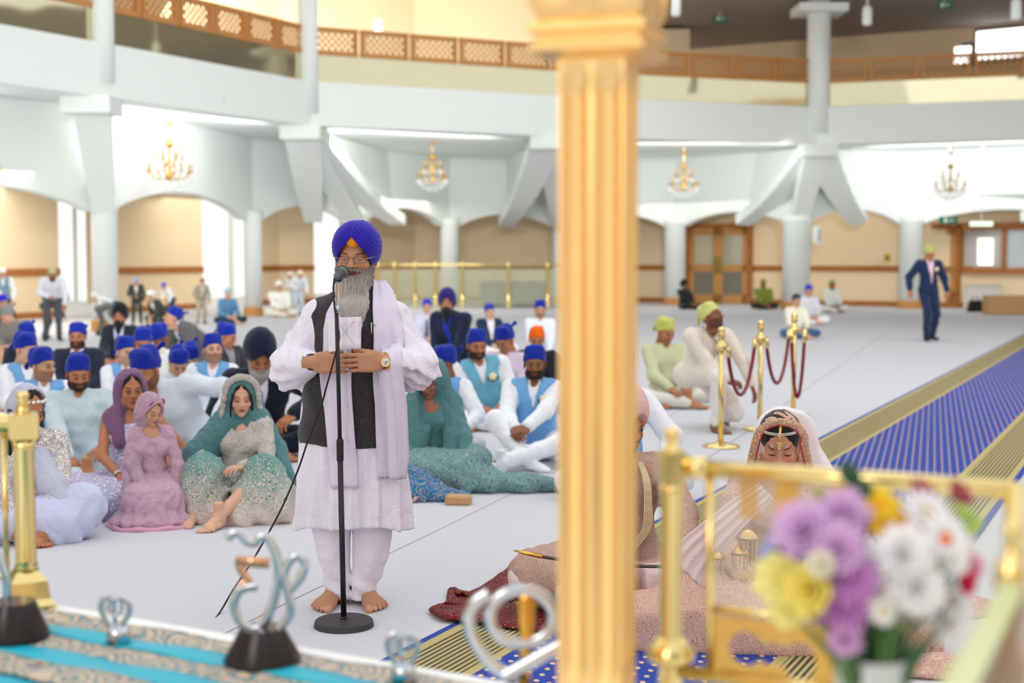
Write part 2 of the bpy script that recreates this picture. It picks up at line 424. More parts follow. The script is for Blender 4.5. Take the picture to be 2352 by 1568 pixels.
def hand_tpl(curl=(.25, .3, .25), h=.0035, spread=.06, thumb=.5):
    "wrist at origin, fingers along +X, back of hand +Z, thumb on +Y"
    key = ('hand', curl, h, spread, thumb)
    if key in _T: return _T[key]
    v = Vol((-.05, -.08, -.11), (.21, .11, .05), h)
    v.cone((-.045, 0, 0), (.005, 0, 0), .027, .026, k=.01, sq=(A(0, 0, 1), .78))
    v.box((.048, -.002, 0), (.046, .038, .0125), .012, k=.014)
    v.ell((.035, .022, -.008), (.030, .018, .014), k=.012); v.ell((.04, -.026, -.006), (.036, .014, .013), k=.012)
    L = [.076, .084, .077, .060]
    for i in range(4):
        y = .029-.0195*i; a = spread*(1.5-i); p = A(.088-.006*(i == 3)-.002*abs(i-1), y, 0.0); r = .0092-.0004*i
        d = A(math.cos(a), math.sin(a), 0); ang = 0; l = [L[i]*.48, L[i]*.29, L[i]*.23]
        for j in range(3):
            ang += curl[j]+.04*i
            q = p+l[j]*(d*math.cos(ang)+A(0, 0, -math.sin(ang)))
            v.cone(p, q, r*(1-.06*j), r*(1-.06*(j+1)), k=.003 if j == 0 else .0015)
            v.ell(p+A(0, 0, .001), (r*1.1, r*1.08, r*1.08), k=.002); p = q
        
    t0 = A(.012, .024, -.006); t1 = t0+A(.038*math.cos(thumb), .038*math.sin(thumb), -.010); t2 = t1+.032*nrm(A(math.cos(thumb*.7), math.sin(thumb*.7), -.25)); t3 = t2+.026*nrm(A(math.cos(thumb*.25), math.sin(thumb*.25), -.3))
    v.cone(t0, t1, .014, .0125, k=.012); v.cone(t1, t2, .0118, .0108, k=.004); v.cone(t2, t3, .0108, .009, k=.003)
    V, Q = v.mesh(); _T[key] = (V, Q, (L, spread)); return _T[key]
def foot_tpl(h=.005, toes=True):
    "ankle above origin, sole on z=0, toes along -Y, big toe on +X"
    key = ('foot', h, toes)
    if key in _T: return _T[key]
    v = Vol((-.08, -.22, -.01), (.08, .10, .17), h)
    v.ell((0, .045, .034), (.033, .038, .034)); v.cone((0, .03, .15), (0, .025, .07), .034, .036, k=.03)
    v.cone((0, .02, .058), (.004, -.10, .030), .036, .027, k=.03, sq=(A(1, 0, 0), 1.15)); v.ell((-.004, -.105, .022), (.047, .04, .022), k=.02)
    v.ell((-.02, -.03, .018), (.026, .07, .018), k=.02)
    if toes:
        tx = [.034, .011, -.009, -.027, -.043]; tl = [.050, .048, .042, .035, .028]; tr = [.0155, .0105, .0100, .0095, .0095]
        for i in range(5):
            y0 = -.128+.006*i*i*.35
            v.cone((tx[i]*.95, y0+.01, .020), (tx[i]*1.08, y0-tl[i]*.62, .015), tr[i]*.9, tr[i], k=.004); v.ell((tx[i]*1.1, y0-tl[i]*.75, .0135), (tr[i]*1.02, tr[i]*1.15, tr[i]*.92), k=.002)
    else: v.ell((-.004, -.14, .022), (.043, .05, .022), k=.03)
    v.floor(0.0)
    V, Q = v.mesh(); _T[key] = (V, Q); return V, Q
def wrap_tpl(kind='patka', h=.006):
    "head coverings in head coordinates"
    key = ('w', kind, h)
    if key in _T: return _T[key]
    v = Vol((-.17, -.17, -.13), (.17, .23, .24), h)
    if kind == 'patka':      # square kerchief tied behind: flat-topped, peaked at the back
        v.ell((0, .018, .040), (.087, .106, .098)); v.cone((-.045, -.01, .115), (.045, -.01, .115), .022, k=.05)
        v.ell((0, .075, .09), (.055, .045, .05), k=.04)
        v.ell((.0, .125, .07), (.028, .022, .022), k=.012); v.cone((.01, .125, .07), (.055, .165, .10), .012, .020, k=.01, sq=(A(.3, .9, .2), .4)); v.cone((0, .125, .06), (-.02, .15, -.02), .012, .024, k=.01, sq=(A(0, 1, 0), .35))
        v.fun(lambda X, Y, Z: (Z-(.046-.42*(Y+.07)))*.9, 'd')
        v.fun(lambda X, Y, Z: .0025*waves(X, Y, Z, 55, 4, st=(1, 1, 1.6))+.002*np.sin((Z*1.3+.5*Y)*260), '+')
    elif kind == 'turban':
        v.ell((0, .02, .062), (.104, .128, .108)); v.ell((0, .02, .10), (.085, .105, .095), k=.04); v.ell((0, .06, .02), (.095, .09, .09), k=.04)
        v.fun(lambda X, Y, Z: (Z-(.066-.62*(Y+.08)-.75*np.clip(np.abs(X)-.01, 0, 1)*(Y < .0)))*.8, 'd')
        def fold(X, Y, Z):
            u = (Z-.17)*.95+np.abs(X)*.75+.15*Y
            u = np.where(X > -.012, u, u+.006)
            return -.0030*np.abs(np.sin(u*170))+.0016*waves(X, Y, Z, 60, 3)
        v.fun(fold, '+')
    elif kind == 'hero_turban':
        v.ell((0, .02, .055), (.108, .132, .112)); v.ell((0, .015, .088), (.098, .115, .092), k=.03); v.ell((0, .05, .0), (.100, .10, .10), k=.04)
        for s in (-1, 1): v.ell((s*.082, -.01, -.005), (.030, .060, .062), k=.03)
        v.ell((0, -.10, -.075), (.066, .135, .128), k=.004, mode='d')   # face opening
        def op(X, Y, Z):
            # inverted V opening over the forehead
            return np.maximum(Z-(.083-1.15*np.abs(X-.003)), Y+.03)
        v.fun(op, 'd', .004)
        v.fun(lambda X, Y, Z: Z-(-.078+.02*np.abs(X)/.1)+0*Y, 'd')
        def fold(X, Y, Z):
            xs = X+.008-(.155-Z)*.15
            ul = (Z-.02)*.62-(X)*.78+.10*Y; ur = (Z-.02)*.74+(X)*.67+.10*Y
            left = xs < 0
            u = np.where(left, ul, ur)
            saw = np.mod(u*62, 1.0)
            step = np.where(left, .0, -.004)
            return .0040*(saw-.5)**2*4*np.where(saw > .82, .3, 1)*.9+step*(Z > .02)*(Y < .02)+.0012*waves(X, Y, Z, 90, 2)
        v.fun(fold, '+')
    V, Q = v.mesh(); me = npmesh(kind, V, Q); _T[key] = me; return me
def beard_tpl(kind='full', h=.005):
    key = ('b', kind, h)
    if key in _T: return _T[key]
    v = Vol((-.11, -.18, -.36), (.11, .07, .02), h)
    Ln = {'full': .10, 'long': .20, 'short': .03}[kind]
    v.ell((0, -.058, -.095), (.056, .050, .045)); 
    for s in (-1, 1): v.cone((s*.062, -.005, -.03), (s*.040, -.05, -.095), .016, .028, k=.02)
    v.cone((0, -.065, -.11), (0, -.075, -.11-Ln), .050, .028, k=.03, sq=(A(0, 1, 0), .65))
    for s in (-1, 1): v.cone((0, -.101, -.047), (s*.034, -.086, -.058), .0095, .007, k=.006)
    v.ell((0, -.108, -.0635), (.022, .016, .009), k=.006, mode='d')
    v.fun(lambda X, Y, Z: .003*waves(X, Y, Z, 260, 5, st=(1, 1, .18)), '+')
    V, Q = v.mesh(); me = npmesh('beard', V, Q); _T[key] = me; return me
def rose_mesh():
    if 'rose' in _T: return _T['rose']
    m = MB()
    for i in range(5):
        a = i*2*PI/5; m.ball((.011*math.cos(a), -.006, .011*math.sin(a)), .012, 8, (1, .6, 1))
    m.ball((0, -.012, 0), .011, 8)
    _T['rose'] = m.mesh('rose', True); return _T['rose']
def leaf_mesh():
    if 'leaf' in _T: return _T['leaf']
    m = MB()
    for a in (3.6, 4.7, 5.8): m.ball((.022*math.cos(a), 0, .022*math.sin(a)), .013, 6, (1, .3, 1))
    _T['leaf'] = m.mesh('leaf', True); return _T['leaf']
# ================================================================ people
def pose_sit(w=1.0, lean=0.0, side=0.0, twist=0.0, hl=None, hr=None, kl=None, kr=None, fl=None, fr=None, hy=0, hp=0, hrl=0, up=0.0):
    "cross-legged on the floor facing -Y; hl/hr hands, kl/kr knees, fl/fr ankles of the person's left (+X) and right (-X)"
    J = dict(pel=A(0, .05, .115+up))
    def rot(p):
        M = Matrix.Rotation(twist, 3, 'Z') @ Matrix.Rotation(side, 3, 'Y') @ Matrix.Rotation(lean, 3, 'X')
        return J['pel']+np.array(M @ Vector(A(*p)), dtype=np.float32)
    J['R'] = np.array(Matrix.Rotation(twist, 3, 'Z') @ Matrix.Rotation(side, 3, 'Y') @ Matrix.Rotation(lean, 3, 'X'), dtype=np.float32)
    J['belly'] = rot((0, -.012, .14)); J['chest'] = rot((0, -.004, .32)); J['neck'] = rot((0, 0, .47)); J['shl'] = rot((.165*w, .0, .43)); J['shr'] = rot((-.165*w, .0, .43))
    J['head'] = J['neck']+np.array(Matrix.Rotation(twist, 3, 'Z') @ Matrix.Rotation(side, 3, 'Y') @ Matrix.Rotation(lean*.6+hp*.4, 3, 'X') @ Vector((0, -.02, .145)), dtype=np.float32)
    J['HR'] = Re(hp, hrl, hy+twist)
    J['wl'] = A(*(hl or (.10, -.30, .22))); J['wr'] = A(*(hr or (-.08, -.32, .20)))
    J['hipl'] = A(.085, .04, .11+up); J['hipr'] = A(-.085, .04, .11+up)
    J['kl'] = A(*(kl or (.33, -.26, .12))); J['kr'] = A(*(kr or (-.33, -.26, .12)))
    J['al'] = A(*(fl or (-.08, -.32, .07))); J['ar'] = A(*(fr or (.08, -.42, .06)))
    J['fdl'] = (-.7, -.4, -.1); J['fdr'] = (.7, -.4, -.1)
    return J
def torso(v, J, o, k=.05, w=1.0, dp=1.0, female=False, arms=1, legs=0, shrink=0):
    R = J['R']; bw = .92 if female else 1.0
    v.ell(J['pel']+A(0, 0, .0), (.165*w+o, .125*dp+o, .11+o), k=.01)
    v.ell(J['belly'], ((.138*bw)*w+o, .110*dp+o, .14+o), R=R, k=k)
    v.ell(J['chest'], (.155*bw*w+o, .108*dp+o, .15+o), R=R, k=k)
    v.cone(J['shl']*.9+J['shr']*.1, J['shr']*.9+J['shl']*.1, .055+o, k=k)
    v.cone(J['neck']*.55+J['chest']*.45, J['neck'], .075+o, .056+o*.6, k=.03)
def limb(v, a, b, c, r, o, k=.03, end=1.0):
    c = b+(c-b)*end
    v.cone(a, b, r[0]+o, r[1]+o, k=k); v.cone(b, c, r[1]+o, r[2]+o, k=.02)
def bounds(J, pad=.16):
    P = np.array([J[k] for k in J if k not in ('R', 'HR', 'fdl', 'fdr', 'hdl', 'hdr')], dtype=np.float32)
    lo = P.min(0)-pad; hi = P.max(0)+pad; return lo, hi
def arms_of(J, pl=(.6, .5, -.6), pr=(-.6, .5, -.6)):
    J['el'] = IK(J['shl'], J['wl'], .285, .255, J.get('pl', pl)); J['er'] = IK(J['shr'], J['wr'], .285, .255, J.get('pr', pr))
    for s in 'lr':
        d = J['w'+s]-J['e'+s]; L = float(np.linalg.norm(d))
        if L > .262: J['w'+s] = J['e'+s]+d/L*.258
def vcut(J, wt=.06, zb=.12, front=-.02, zt=.46):
    R = J['R']; o = J['pel']
    def fn(X, Y, Z):
        p = [X-o[0], Y-o[1], Z-o[2]]
        x = p[0]*R[0, 0]+p[1]*R[1, 0]+p[2]*R[2, 0]; y = p[0]*R[0, 1]+p[1]*R[1, 1]+p[2]*R[2, 1]; z = p[0]*R[0, 2]+p[1]*R[1, 2]+p[2]*R[2, 2]
        return np.maximum(np.maximum(np.abs(x)-wt*np.clip((z-zb)/(zt-zb), 0, 1), y-front), zb-z)*.8
    return fn
ROSE_SKIN = 0
def person(label, px, py, D, J, yaw=0.0, top='f4f6fb', vest=None, jacket=None, trs=None, wrap='patka', wc='1a2fc4', skin='c08a68', beard=None, bc='161210', stub=0, eyes='open', fm=False, h=.013, rose=False, tie=None, w=1.0, dp=1.0,
           skirt=None, skirtm=None, hair=None, veil=None, veilm=None, feet='bare', topm=None, bare=False, group=None, seatlap=True, s=None, hh=.0045, hands=None, collar=True, lid=None, lip=None, face=True, coll=None, z0=0, headtop=.118, blush=0, wavs=.008, kurta=0.0, noarm=False, at=None):
    if 'el' not in J: arms_of(J)
    J = dict(J); HR = J['HR']; head = J['head']
    htop = head+HR @ A(0, .01, headtop+.012)
    if at is None:
        P = W(px, py, D); s = s or max(.5, P.z-z0)/float(htop[2])
        c, sn = math.cos(yaw), math.sin(yaw)
        loc = Vector((P.x-s*(c*htop[0]-sn*htop[1]), P.y-s*(sn*htop[0]+c*htop[1]), z0))
    else: loc = at; s = s or 1
    R0 = empty('person', loc, yaw, label, 'person', group, s=s)
    lo, hi = bounds(J); lo[2] = min(lo[2], -.02)
    # body: one skin
    v = Vol(lo, hi, h*1.15); torso(v, J, -.008, w=w, dp=dp, female=fm)
    for q in 'lr':
        e = 1.0
        limb(v, J['sh'+q], J['e'+q], J['w'+q], (.047 if not fm else .040, .038 if not fm else .033, .026 if not fm else .022), 0 if bare else -.004, end=e)
        limb(v, J['hip'+q], J['k'+q], J['a'+q], (.080, .055, .036), -.002)
    v.cone(J['chest']*.3+J['neck']*.7, head+HR @ A(0, .028, -.10), .062 if not fm else .05, .054 if not fm else .045, k=.03)
    v.floor(0.001); V, Q = v.mesh(); 
    sk = np.array(lin(skin)[:3])
    Vs = [V]; Qs = [Q]; Cs = [np.tile(sk, (len(V), 1))]; n = len(V)
    hv, hq = head_tpl('f' if fm else 'm', hh, 1 if stub > .6 else 0); Vs.append(hv @ HR.T+head); Qs.append(hq+n); Cs.append(head_cols(hv, skin, lip, stub=stub, beardc=bc, eyes=eyes, lid=lid, fm=fm, blush=blush)); n += len(hv)
    for q, sg in (('l', 1), ('r', -1)):
        cu = (hands or {}).get(q, (.35, .45, .35))
        T = hand_tpl(cu, max(.0045, hh)); hd = J.get('hd'+q)
        fw = nrm(J['w'+q]-J['e'+q]) if hd is None else nrm(A(*hd[0])); up = A(*hd[1]) if hd is not None else A(0, -.3, 1)
        R = Rm(fw, up); hv2 = T[0].copy(); hv2[:, 1] *= (-sg)
        if fm: hv2 = hv2*.88
        hq2 = T[1] if sg < 0 else T[1][:, ::-1]
        Vs.append(hv2 @ R.T+J['w'+q]); Qs.append(hq2+n); Cs.append(np.tile(sk*.95, (len(hv2), 1))); n += len(hv2)
        fv, fq = foot_tpl(.006, feet == 'bare'); fd = nrm(A(*J['fd'+q])); zz = A(0, 0, 1) if abs(fd[2]) < .9 else A(0, 1, 0)
        Y_ = -fd; X_ = nrm(np.cross(Y_, zz)); Z_ = np.cross(X_, Y_); RF = np.stack([X_, Y_, Z_], 1)
        fv2 = fv.copy(); fv2[:, 0] *= -sg; fv2[:, 2] -= .075
        if feet == 'bare' and fm: fv2 *= .9
        ff = fv2 @ RF.T+J['a'+q]; dz = .002-ff[:, 2].min(); ff[:, 2] += max(0, dz)
        fq2 = fq if sg < 0 else fq[:, ::-1]
        Vs.append(ff); Qs.append(fq2+n); Cs.append(np.tile(np.array(lin('e9e9ee')[:3]) if feet == 'sock' else (np.array(lin('15151a')[:3]) if feet == 'shoe' else sk), (len(ff), 1))); n += len(ff)
    link('body', npmesh('body', np.concatenate(Vs), np.concatenate(Qs), np.concatenate(Cs)), skin_mat(), R0)
    sd = int(abs(px)*3+py) % 30
    def gar(name, m, fn, hs=h, amp=wavs, fr=22, hem=None):
        lo2, hi2 = bounds(J, .2); lo2[2] = min(lo2[2], -.03); v = Vol(lo2, hi2, hs); fn(v)
        v.fun(lambda X, Y, Z: amp*waves(X, Y, Z, fr, sd)+(amp*.45*waves(X, Y, Z, fr*2.7, sd+3) if hs < .014 else 0), '+'); v.floor(.002)
        V, Q = v.mesh()
        return link(name, npmesh(name, V, Q), m, R0)
    # trousers
    tm = cloth('cloth_'+(trs or 'f2f3f8'), trs or 'f2f3f8')
    if not skirt:
        def f(v):
            v.ell(J['pel'], (.175*w, .135*dp, .115), k=.01)
            for q in 'lr':
                e = .93
                limb(v, J['hip'+q], J['k'+q], J['a'+q], (.092, .070, .050), .006, end=e)
        gar('trousers', tm, f, amp=wavs, fr=26)
    else:
        def f(v):
            v.ell(J['pel'], (.20, .17, .13), k=.02); 
            for q in 'lr':
                v.cone(J['hip'+q], J['k'+q], .13, .105, k=.08); v.cone(J['k'+q], (J['a'+q]+J['k'+q])*.5*A(1, 1, 0)+A(0, 0, .05), .10, .10, k=.08)
            for c, r in skirt: v.ell(c, r, k=.07)
            v.fun(lambda X, Y, Z: .012*np.sin(np.arctan2(Y, X)*26+3*np.sin(Z*14))*np.clip(1-Z/.35, 0.2, 1), '+')
        gar('skirt', skirtm or tm, f, amp=.008, fr=24)
    # shirt / kurta
    tpm = topm or cloth('cloth_'+top, top)
    def f(v):
        torso(v, J, .012, w=w, dp=dp, female=fm)
        if not bare and not noarm:
            for q in 'lr': limb(v, J['sh'+q], J['e'+q], J['w'+q], (.060, .056, .036) if not fm else (.05, .045, .034), .006, end=.93)
        if kurta:
            for q in 'lr': v.cone(J['hip'+q], J['hip'+q]*(1-kurta)+J['k'+q]*kurta+A(0, 0, .02), .125, .10, k=.06)
        if fm:
            for sx in (-1, 1): v.ell(J['chest']+J['R'] @ A(sx*.065, -.085, .0), (.06, .05, .058), k=.04)
            # neckline
            v.ell(J['neck']+J['R'] @ A(0, -.07, -.0), (.07, .06, .075), k=.01, mode='d')
        else:
            v.cone(J['neck']*.7+J['chest']*.3, J['neck']+(head-J['neck'])*.26, .062, .058, k=.012)
            v.ell(J['neck']+J['R'] @ A(0, -.075, .03), (.028, .04, .05), k=.008, mode='d')
    gar('kurta' if not tie else 'shirt', tpm, f)
    if vest:
        vm = cloth('cloth_'+vest, vest, .6, .15)
        def f(v):
            torso(v, J, .023, w=w, dp=dp); v.cone(J['neck']*.75+J['chest']*.25, J['neck']+(head-J['neck'])*.16, .070, .066, k=.012)
            v.fun(vcut(J, .045, .30), 'd', .004)
            for q in 'lr': v.cone(J['sh'+q]*.97+J['neck']*.03, J['e'+q], .068, .07, k=.008, mode='d')
        gar('waistcoat', vm, f, amp=wavs*.7)
    if jacket:
        jm = cloth('cloth_'+jacket, jacket, .75, .15)
        def f(v):
            torso(v, J, .024, w=w, dp=dp); v.cone(J['neck']*.8+J['chest']*.2, J['neck'], .078, .064, k=.012)
            if not noarm:
                for q in 'lr': limb(v, J['sh'+q], J['e'+q], J['w'+q], (.070, .064, .044), .008, end=.90)
            v.fun(vcut(J, .060, .10), 'd', .004)
        gar('jacket', jm, f)
    if tie:
        m = MB(); pts = []
        R = J['R']; o = J['pel']
        rows = []
        for i in range(9):
            z = .445-.34*i/8; wd = .014+.018*i/8 if i else .016
            y = -.075-.055*math.sin(min(1, i/4)*1.4)-.012*(i > 3)
            rows.append([Vector(o+R @ A(x*wd, y-.035*dp*min(1, i/3.), z)) for x in (-1, 0, 1)])
        m.grid(rows); m.build('tie', cloth('cloth_'+tie, tie, .5), R0, solid=.006)
    if rose:
        o = J['chest']+J['R'] @ A(.085, -.145*dp, .045); M = Matrix.Translation(Vector(o)) @ Matrix(J['R'].tolist()).to_4x4()
        g = link('boutonniere', rose_mesh(), mat('cream_petal', 'f3e7bd', .6), R0); g.matrix_local = M @ Matrix.Scale(1.55, 4)
        g2 = link('leaf', leaf_mesh(), mat('sprig', '4c6b3a', .6), g)
    HM = Matrix.Translation(Vector(head)) @ Matrix(HR.tolist()).to_4x4()
    if wrap:
        o = link({'patka': 'headscarf', 'turban': 'turban', 'hero_turban': 'turban'}[wrap], wrap_tpl(wrap, .006), cloth('cloth_'+wc, wc, .9, .2, 14), R0, obm=True); o.matrix_local = HM
    if beard:
        o = link('beard', beard_tpl(beard), cloth('hair_'+bc, bc, .8, .5, 60), R0, obm=True); o.matrix_local = HM
    if hair or veil:
        M3 = HR
        T = lambda *p: head+M3 @ A(*p)
    if hair:
        v = Vol(head-.45, head+.22, .008)
        v.ell(T(0, .022, .038), (.086, .098, .092), R=M3); v.ell(T(0, .05, -.02), (.075, .07, .09), R=M3, k=.03)
        v.ell(T(0, -.075, -.035), (.062, .062, .098), R=M3, k=.012, mode='d')
        v.box(T(.0, -.10, .11), (.003, .07, .04), .002, R=M3, k=.008, mode='d')
        if hair == 'long':
            for sg in (-1, 1):
                p = [T(sg*.07, .02, -.02), T(sg*.09, .0, -.13), T(sg*.10, -.05, -.24), T(sg*.085, -.09, -.33)]
                if sg < 0: p = p[:3]
                for i in range(len(p)-1): v.cone(p[i], p[i+1], .038-.004*i, .036-.004*i, k=.02)
            v.fun(lambda X, Y, Z: .007*np.sin(Z*42+8*X)+.003*waves(X, Y, Z, 120, 3, st=(1, 1, .3)), '+')
        else:
            for sg in (-1, 1):
                p = [T(sg*.058, -.07, .04), T(sg*.068, -.068, -.02), T(sg*.066, -.06, -.10), T(sg*.06, -.06, -.17)]
                if hair == 'strand':
                    for i in range(3): v.cone(p[i], p[i+1], .010, .008, k=.006)
            v.fun(lambda X, Y, Z: .0015*waves(X, Y, Z, 200, 3, st=(1, 1, .3)), '+')
        V, Q = v.mesh(); link('hair', npmesh('hair', V, Q), cloth('hair_dark', '120c0b', .45, .35, 50), R0)
    if veil:
        # veil: dict(pts=[cones], m=material, hood radius)
        v = Vol(lo-.12, hi+.12, .010); hr = veil.get('r', .018)
        v.ell(T(0, .022, .035), (.086+hr, .108+hr, .096+hr), R=M3); v.ell(T(0, .045, -.05), (.092+hr, .085+hr, .11+hr), R=M3, k=.05)
        for c in veil['cones']:
            v.cone(c[0], c[1], c[2], c[3], k=.05, sq=c[4] if len(c) > 4 else None)
        fo = veil.get('front', -.085); ow = veil.get('ow', .066)
        v.ell(T(0, fo, veil.get('fz', -.012)), (ow, .102, veil.get('fh', .122)), R=M3, k=.012, mode='d')
        if veil.get('open', 1): v.cone(T(0, -.10, -.10), J['chest']+J['R'] @ A(0, -.17, .05), .055, .075, k=.02, mode='d')
        v.fun(lambda X, Y, Z: .006*waves(X, Y, Z, 34, sd, st=(1, 1, .35))+.003*np.sin((X*.8+Y)*150+6*np.sin(Z*9)), '+'); v.floor(.003)
        V, Q = v.mesh(); link('dupatta', npmesh('dupatta', V, Q), veilm, R0)
    R0['J'] = 0
    return R0, J
# ================================================================ the hall
white = mat('white_plaster', 'e9eeec', .75)
cream = mat('cream_plaster', 'efd7b2', .8)
tanw = mat('tan_plaster', 'd9c4a6', .8)
wood = mat('oak', 'a8652c', .5)
_n = nd(wood, 'ShaderNodeTexNoise', Scale=4, Detail=4); lk(wood, coords(wood, (1, 1, 8)), _n.inputs['Vector'])
lk(wood, ramp(wood, _n.outputs['Fac'], [(.3, '96561f'), (.7, 'b87634')]), wood.node_tree.nodes['Principled BSDF'].inputs['Base Color'])
lwood = mat('light_oak', 'c58d4e', .5)
brass = mat('brass', 'ecd592', .16, metal=1)
gold = mat('gold_leaf', 'fbd392', .38, metal=1)
_n = nd(gold, 'ShaderNodeTexNoise', Scale=9, Detail=4); lk(gold, coords(gold), _n.inputs['Vector']); bump(gold, _n.outputs['Fac'], .25, .006)
chrome = mat('chrome', 'c6cad2', .06, metal=1)
black = mat('black_satin', '1a181c', .35)
def S(mb, name, m, parent=None, **k): return tag(mb.build(name, m, parent, **k), kind='structure') if parent is None else mb.build(name, m, parent, **k)
# floor
fl = mat('floor_sheet', 'c9c9ce', .8)
_n = nd(fl, 'ShaderNodeTexNoise', Scale=1.6, Detail=4, Distortion=.5); lk(fl, coords(fl, (.35, 1.2, 1)), _n.inputs['Vector']); bump(fl, _n.outputs['Fac'], .25, .03)
m = MB(); m.box((2, 22, -.06), (56, 56, .12)); S(m, 'floor', fl)
# raised seams where the floor sheets overlap, running diagonally
seam = mat('sheet_edge', 'b9bbbe', .9); sh = empty('floor_sheets'); tag(sh, 'white cotton sheets laid over the hall floor, with overlapping edges', 'floor covering')
sheetm = mat('sheet_strip', 'c9c9ce', .85)
_n = nd(sheetm, 'ShaderNodeTexNoise', Scale=5, Detail=4, Distortion=.8); lk(sheetm, coords(sheetm, (.4, 1.2, 1)), _n.inputs['Vector']); bump(sheetm, _n.outputs['Fac'], .35, .03)
dv = Vector((.34, 1, 0)).normalized(); pv = Vector((dv.y, -dv.x, 0))
p0 = GP(893, 1266); p1 = GP(875, 1341)
offs = [-14, -11, -8.2, -5.6, -3.4, -1.55, (p0-p0).dot(pv), (p1-p0).dot(pv)+.0, .62, .95]
for i in range(len(offs)-1):
    a, b = offs[i], offs[i+1]+.03; z = .002+.0022*(i % 3)
    q0 = p0+pv*a; q1 = p0+pv*b; n = 20
    rows = []
    t0, t1 = (-9, 30) if i < 6 else (-6, 30)
    for k in range(n+1):
        t = t0+(t1-t0)*k/n; jg = .012*math.sin(k*1.7+i)
        rows.append([q0+dv*t+pv*jg+Vector((0, 0, z)), q1+dv*t+pv*jg+Vector((0, 0, z))])
    m = MB(); m.grid(rows); s_ = m.build('sheet', sheetm, sh, solid=.0025)
def gx(px, D): return (px-1176)/F*D
# ------------------------------------------------ balcony ring
FV = [(-16, 10), (-11.3, 21.5), (gx(255, 28), 28), (gx(718, 34.1), 34.1), (1.05, 37.1), (gx(1873, 40), 40), (16.2, 37.2), (23, 30)]
FZ0, FZ1 = 4.68, 5.72
C0 = Vector((5, 24))
def outp(p, d):
    v = Vector(p[:2])-C0; return Vector(p[:2])+v.normalized()*d
def ringseg(mb, p, q, z0, z1, t, d=0):
    a = outp(p, d); b = outp(q, d); a2 = outp(p, d+t); b2 = outp(q, d+t)
    mb.prism([(a.x, a.y, z0), (b.x, b.y, z0), (b2.x, b2.y, z0), (a2.x, a2.y, z0)], (0, 0, z1-z0))
m = MB()
for i in range(len(FV)-1): ringseg(m, FV[i], FV[i+1], FZ0, FZ1, .35)
S(m, 'trim_1', white, bevel=0)          # balcony fascia
# lower column ring and outer wall
LC = [(-15.5, 18, .3), (-11.9, 24.5, .3), (gx(242, 30), 30, .27), (gx(582, 37.5), 37.5, .23), (gx(822, 41), 41, .26), (gx(1033, 45), 45, .28), (1.6, 46.3, .28), (gx(1550, 45.6), 45.6, .33), (gx(1828, 42), 42, .40), (gx(2090, 42.6), 42.6, .33), (16.6, 40.2, .33), (21.5, 35, .33)]
WL = [(-22, 14), (-16.6, 24), (-13.9, 31), (-11.2, 38.5), (-7.6, 46.5), (-3.4, 50.2), (3.6, 49.2), (8.4, 46.2), (14.0, 43.0), (20, 38.4), (27, 30)]
m = MB()
for i in range(len(FV)-1):           # sloping soffit and gallery floor
    a, b = FV[i], FV[i+1]; oa = outp(a, 16); ob = outp(b, 16); ia = outp(a, .2); ib = outp(b, .2)
    m.add([(ia.x, ia.y, FZ0+.02), (ib.x, ib.y, FZ0+.02), (ob.x, ob.y, FZ0-.02), (oa.x, oa.y, FZ0-.02), (ia.x, ia.y, FZ0+.3), (ib.x, ib.y, FZ0+.3), (ob.x, ob.y, FZ0+.3), (oa.x, oa.y, FZ0+.3)], [(0, 1, 2, 3), (7, 6, 5, 4), (0, 4, 5, 1), (1, 5, 6, 2), (2, 6, 7, 3), (3, 7, 4, 0)])
S(m, 'ceiling', white)
def arch(mb, a, b, zs, zr, zt, th=.3, n=14, e=.35):
    a = Vector(a[:2]); b = Vector(b[:2]); d = (b-a); L = d.length; u = d/L; nn = Vector((-u.y, u.x))
    if nn.dot(Vector((0, 1))) < 0: nn = -nn
    pts = [(0, zt), (0, zs)]+[(e+(L-2*e)*k/n, zs+(zr-zs)*math.sin(PI*k/n)**.75) for k in range(n+1)]+[(L, zs), (L, zt)]
    P3 = [(a.x+u.x*x, a.y+u.y*x, z) for x, z in pts]
    top = [Vector(p) for p in P3]; o = Vector((nn.x, nn.y, 0))*th
    # build as quads column-wise (concave outline)
    xs = [0, e]+[e+(L-2*e)*k/n for k in range(1, n)]+[L-e, L]
    zz = [zs, zs]+[zs+(zr-zs)*math.sin(PI*k/n)**.75 for k in range(1, n)]+[zs, zs]
    lo = [Vector((a.x+u.x*x, a.y+u.y*x, z)) for x, z in zip(xs, zz)]; hi = [Vector((p.x, p.y, zt)) for p in lo]
    k = len(lo); vs = lo+hi+[p+o for p in lo]+[p+o for p in hi]; fs = []
    for i in range(k-1): fs += [(i, i+1, k+i+1, k+i), (2*k+i, 3*k+i, 3*k+i+1, 2*k+i+1), (i, 2*k+i, 2*k+i+1, i+1), (k+i, k+i+1, 3*k+i+1, 3*k+i)]
    mb.add(vs, fs)
for i in range(len(LC)-1):
    m = MB(); rise = [2.95, 2.98, 3.08, 2.95, 3.02, 2.9, 2.9, 2.92, 2.95, 2.92, 2.95][i]
    arch(m, LC[i], LC[i+1], 2.52, rise, FZ0+.05)
    o = S(m, 'wall_arcade' if i == 0 else 'wall_arcade', white, smooth=False)
for i, (x, y, r) in enumerate(LC):
    e = empty('column', (x, y, 0)); tag(e, None, None, 'lower arcade columns', 'structure')
    m = MB(); m.lathe([(r, .0), (r, 2.5), (r*1.12, 2.56), (r*1.2, 2.75)], n=28); link('shaft', m.mesh('shaft', True), white, e)
    m = MB(); m.lathe([(r*1.13, 0), (r*1.13, .22), (r*1.05, .24)], n=28); link('plinth', m.mesh('plinth'), lwood, e)
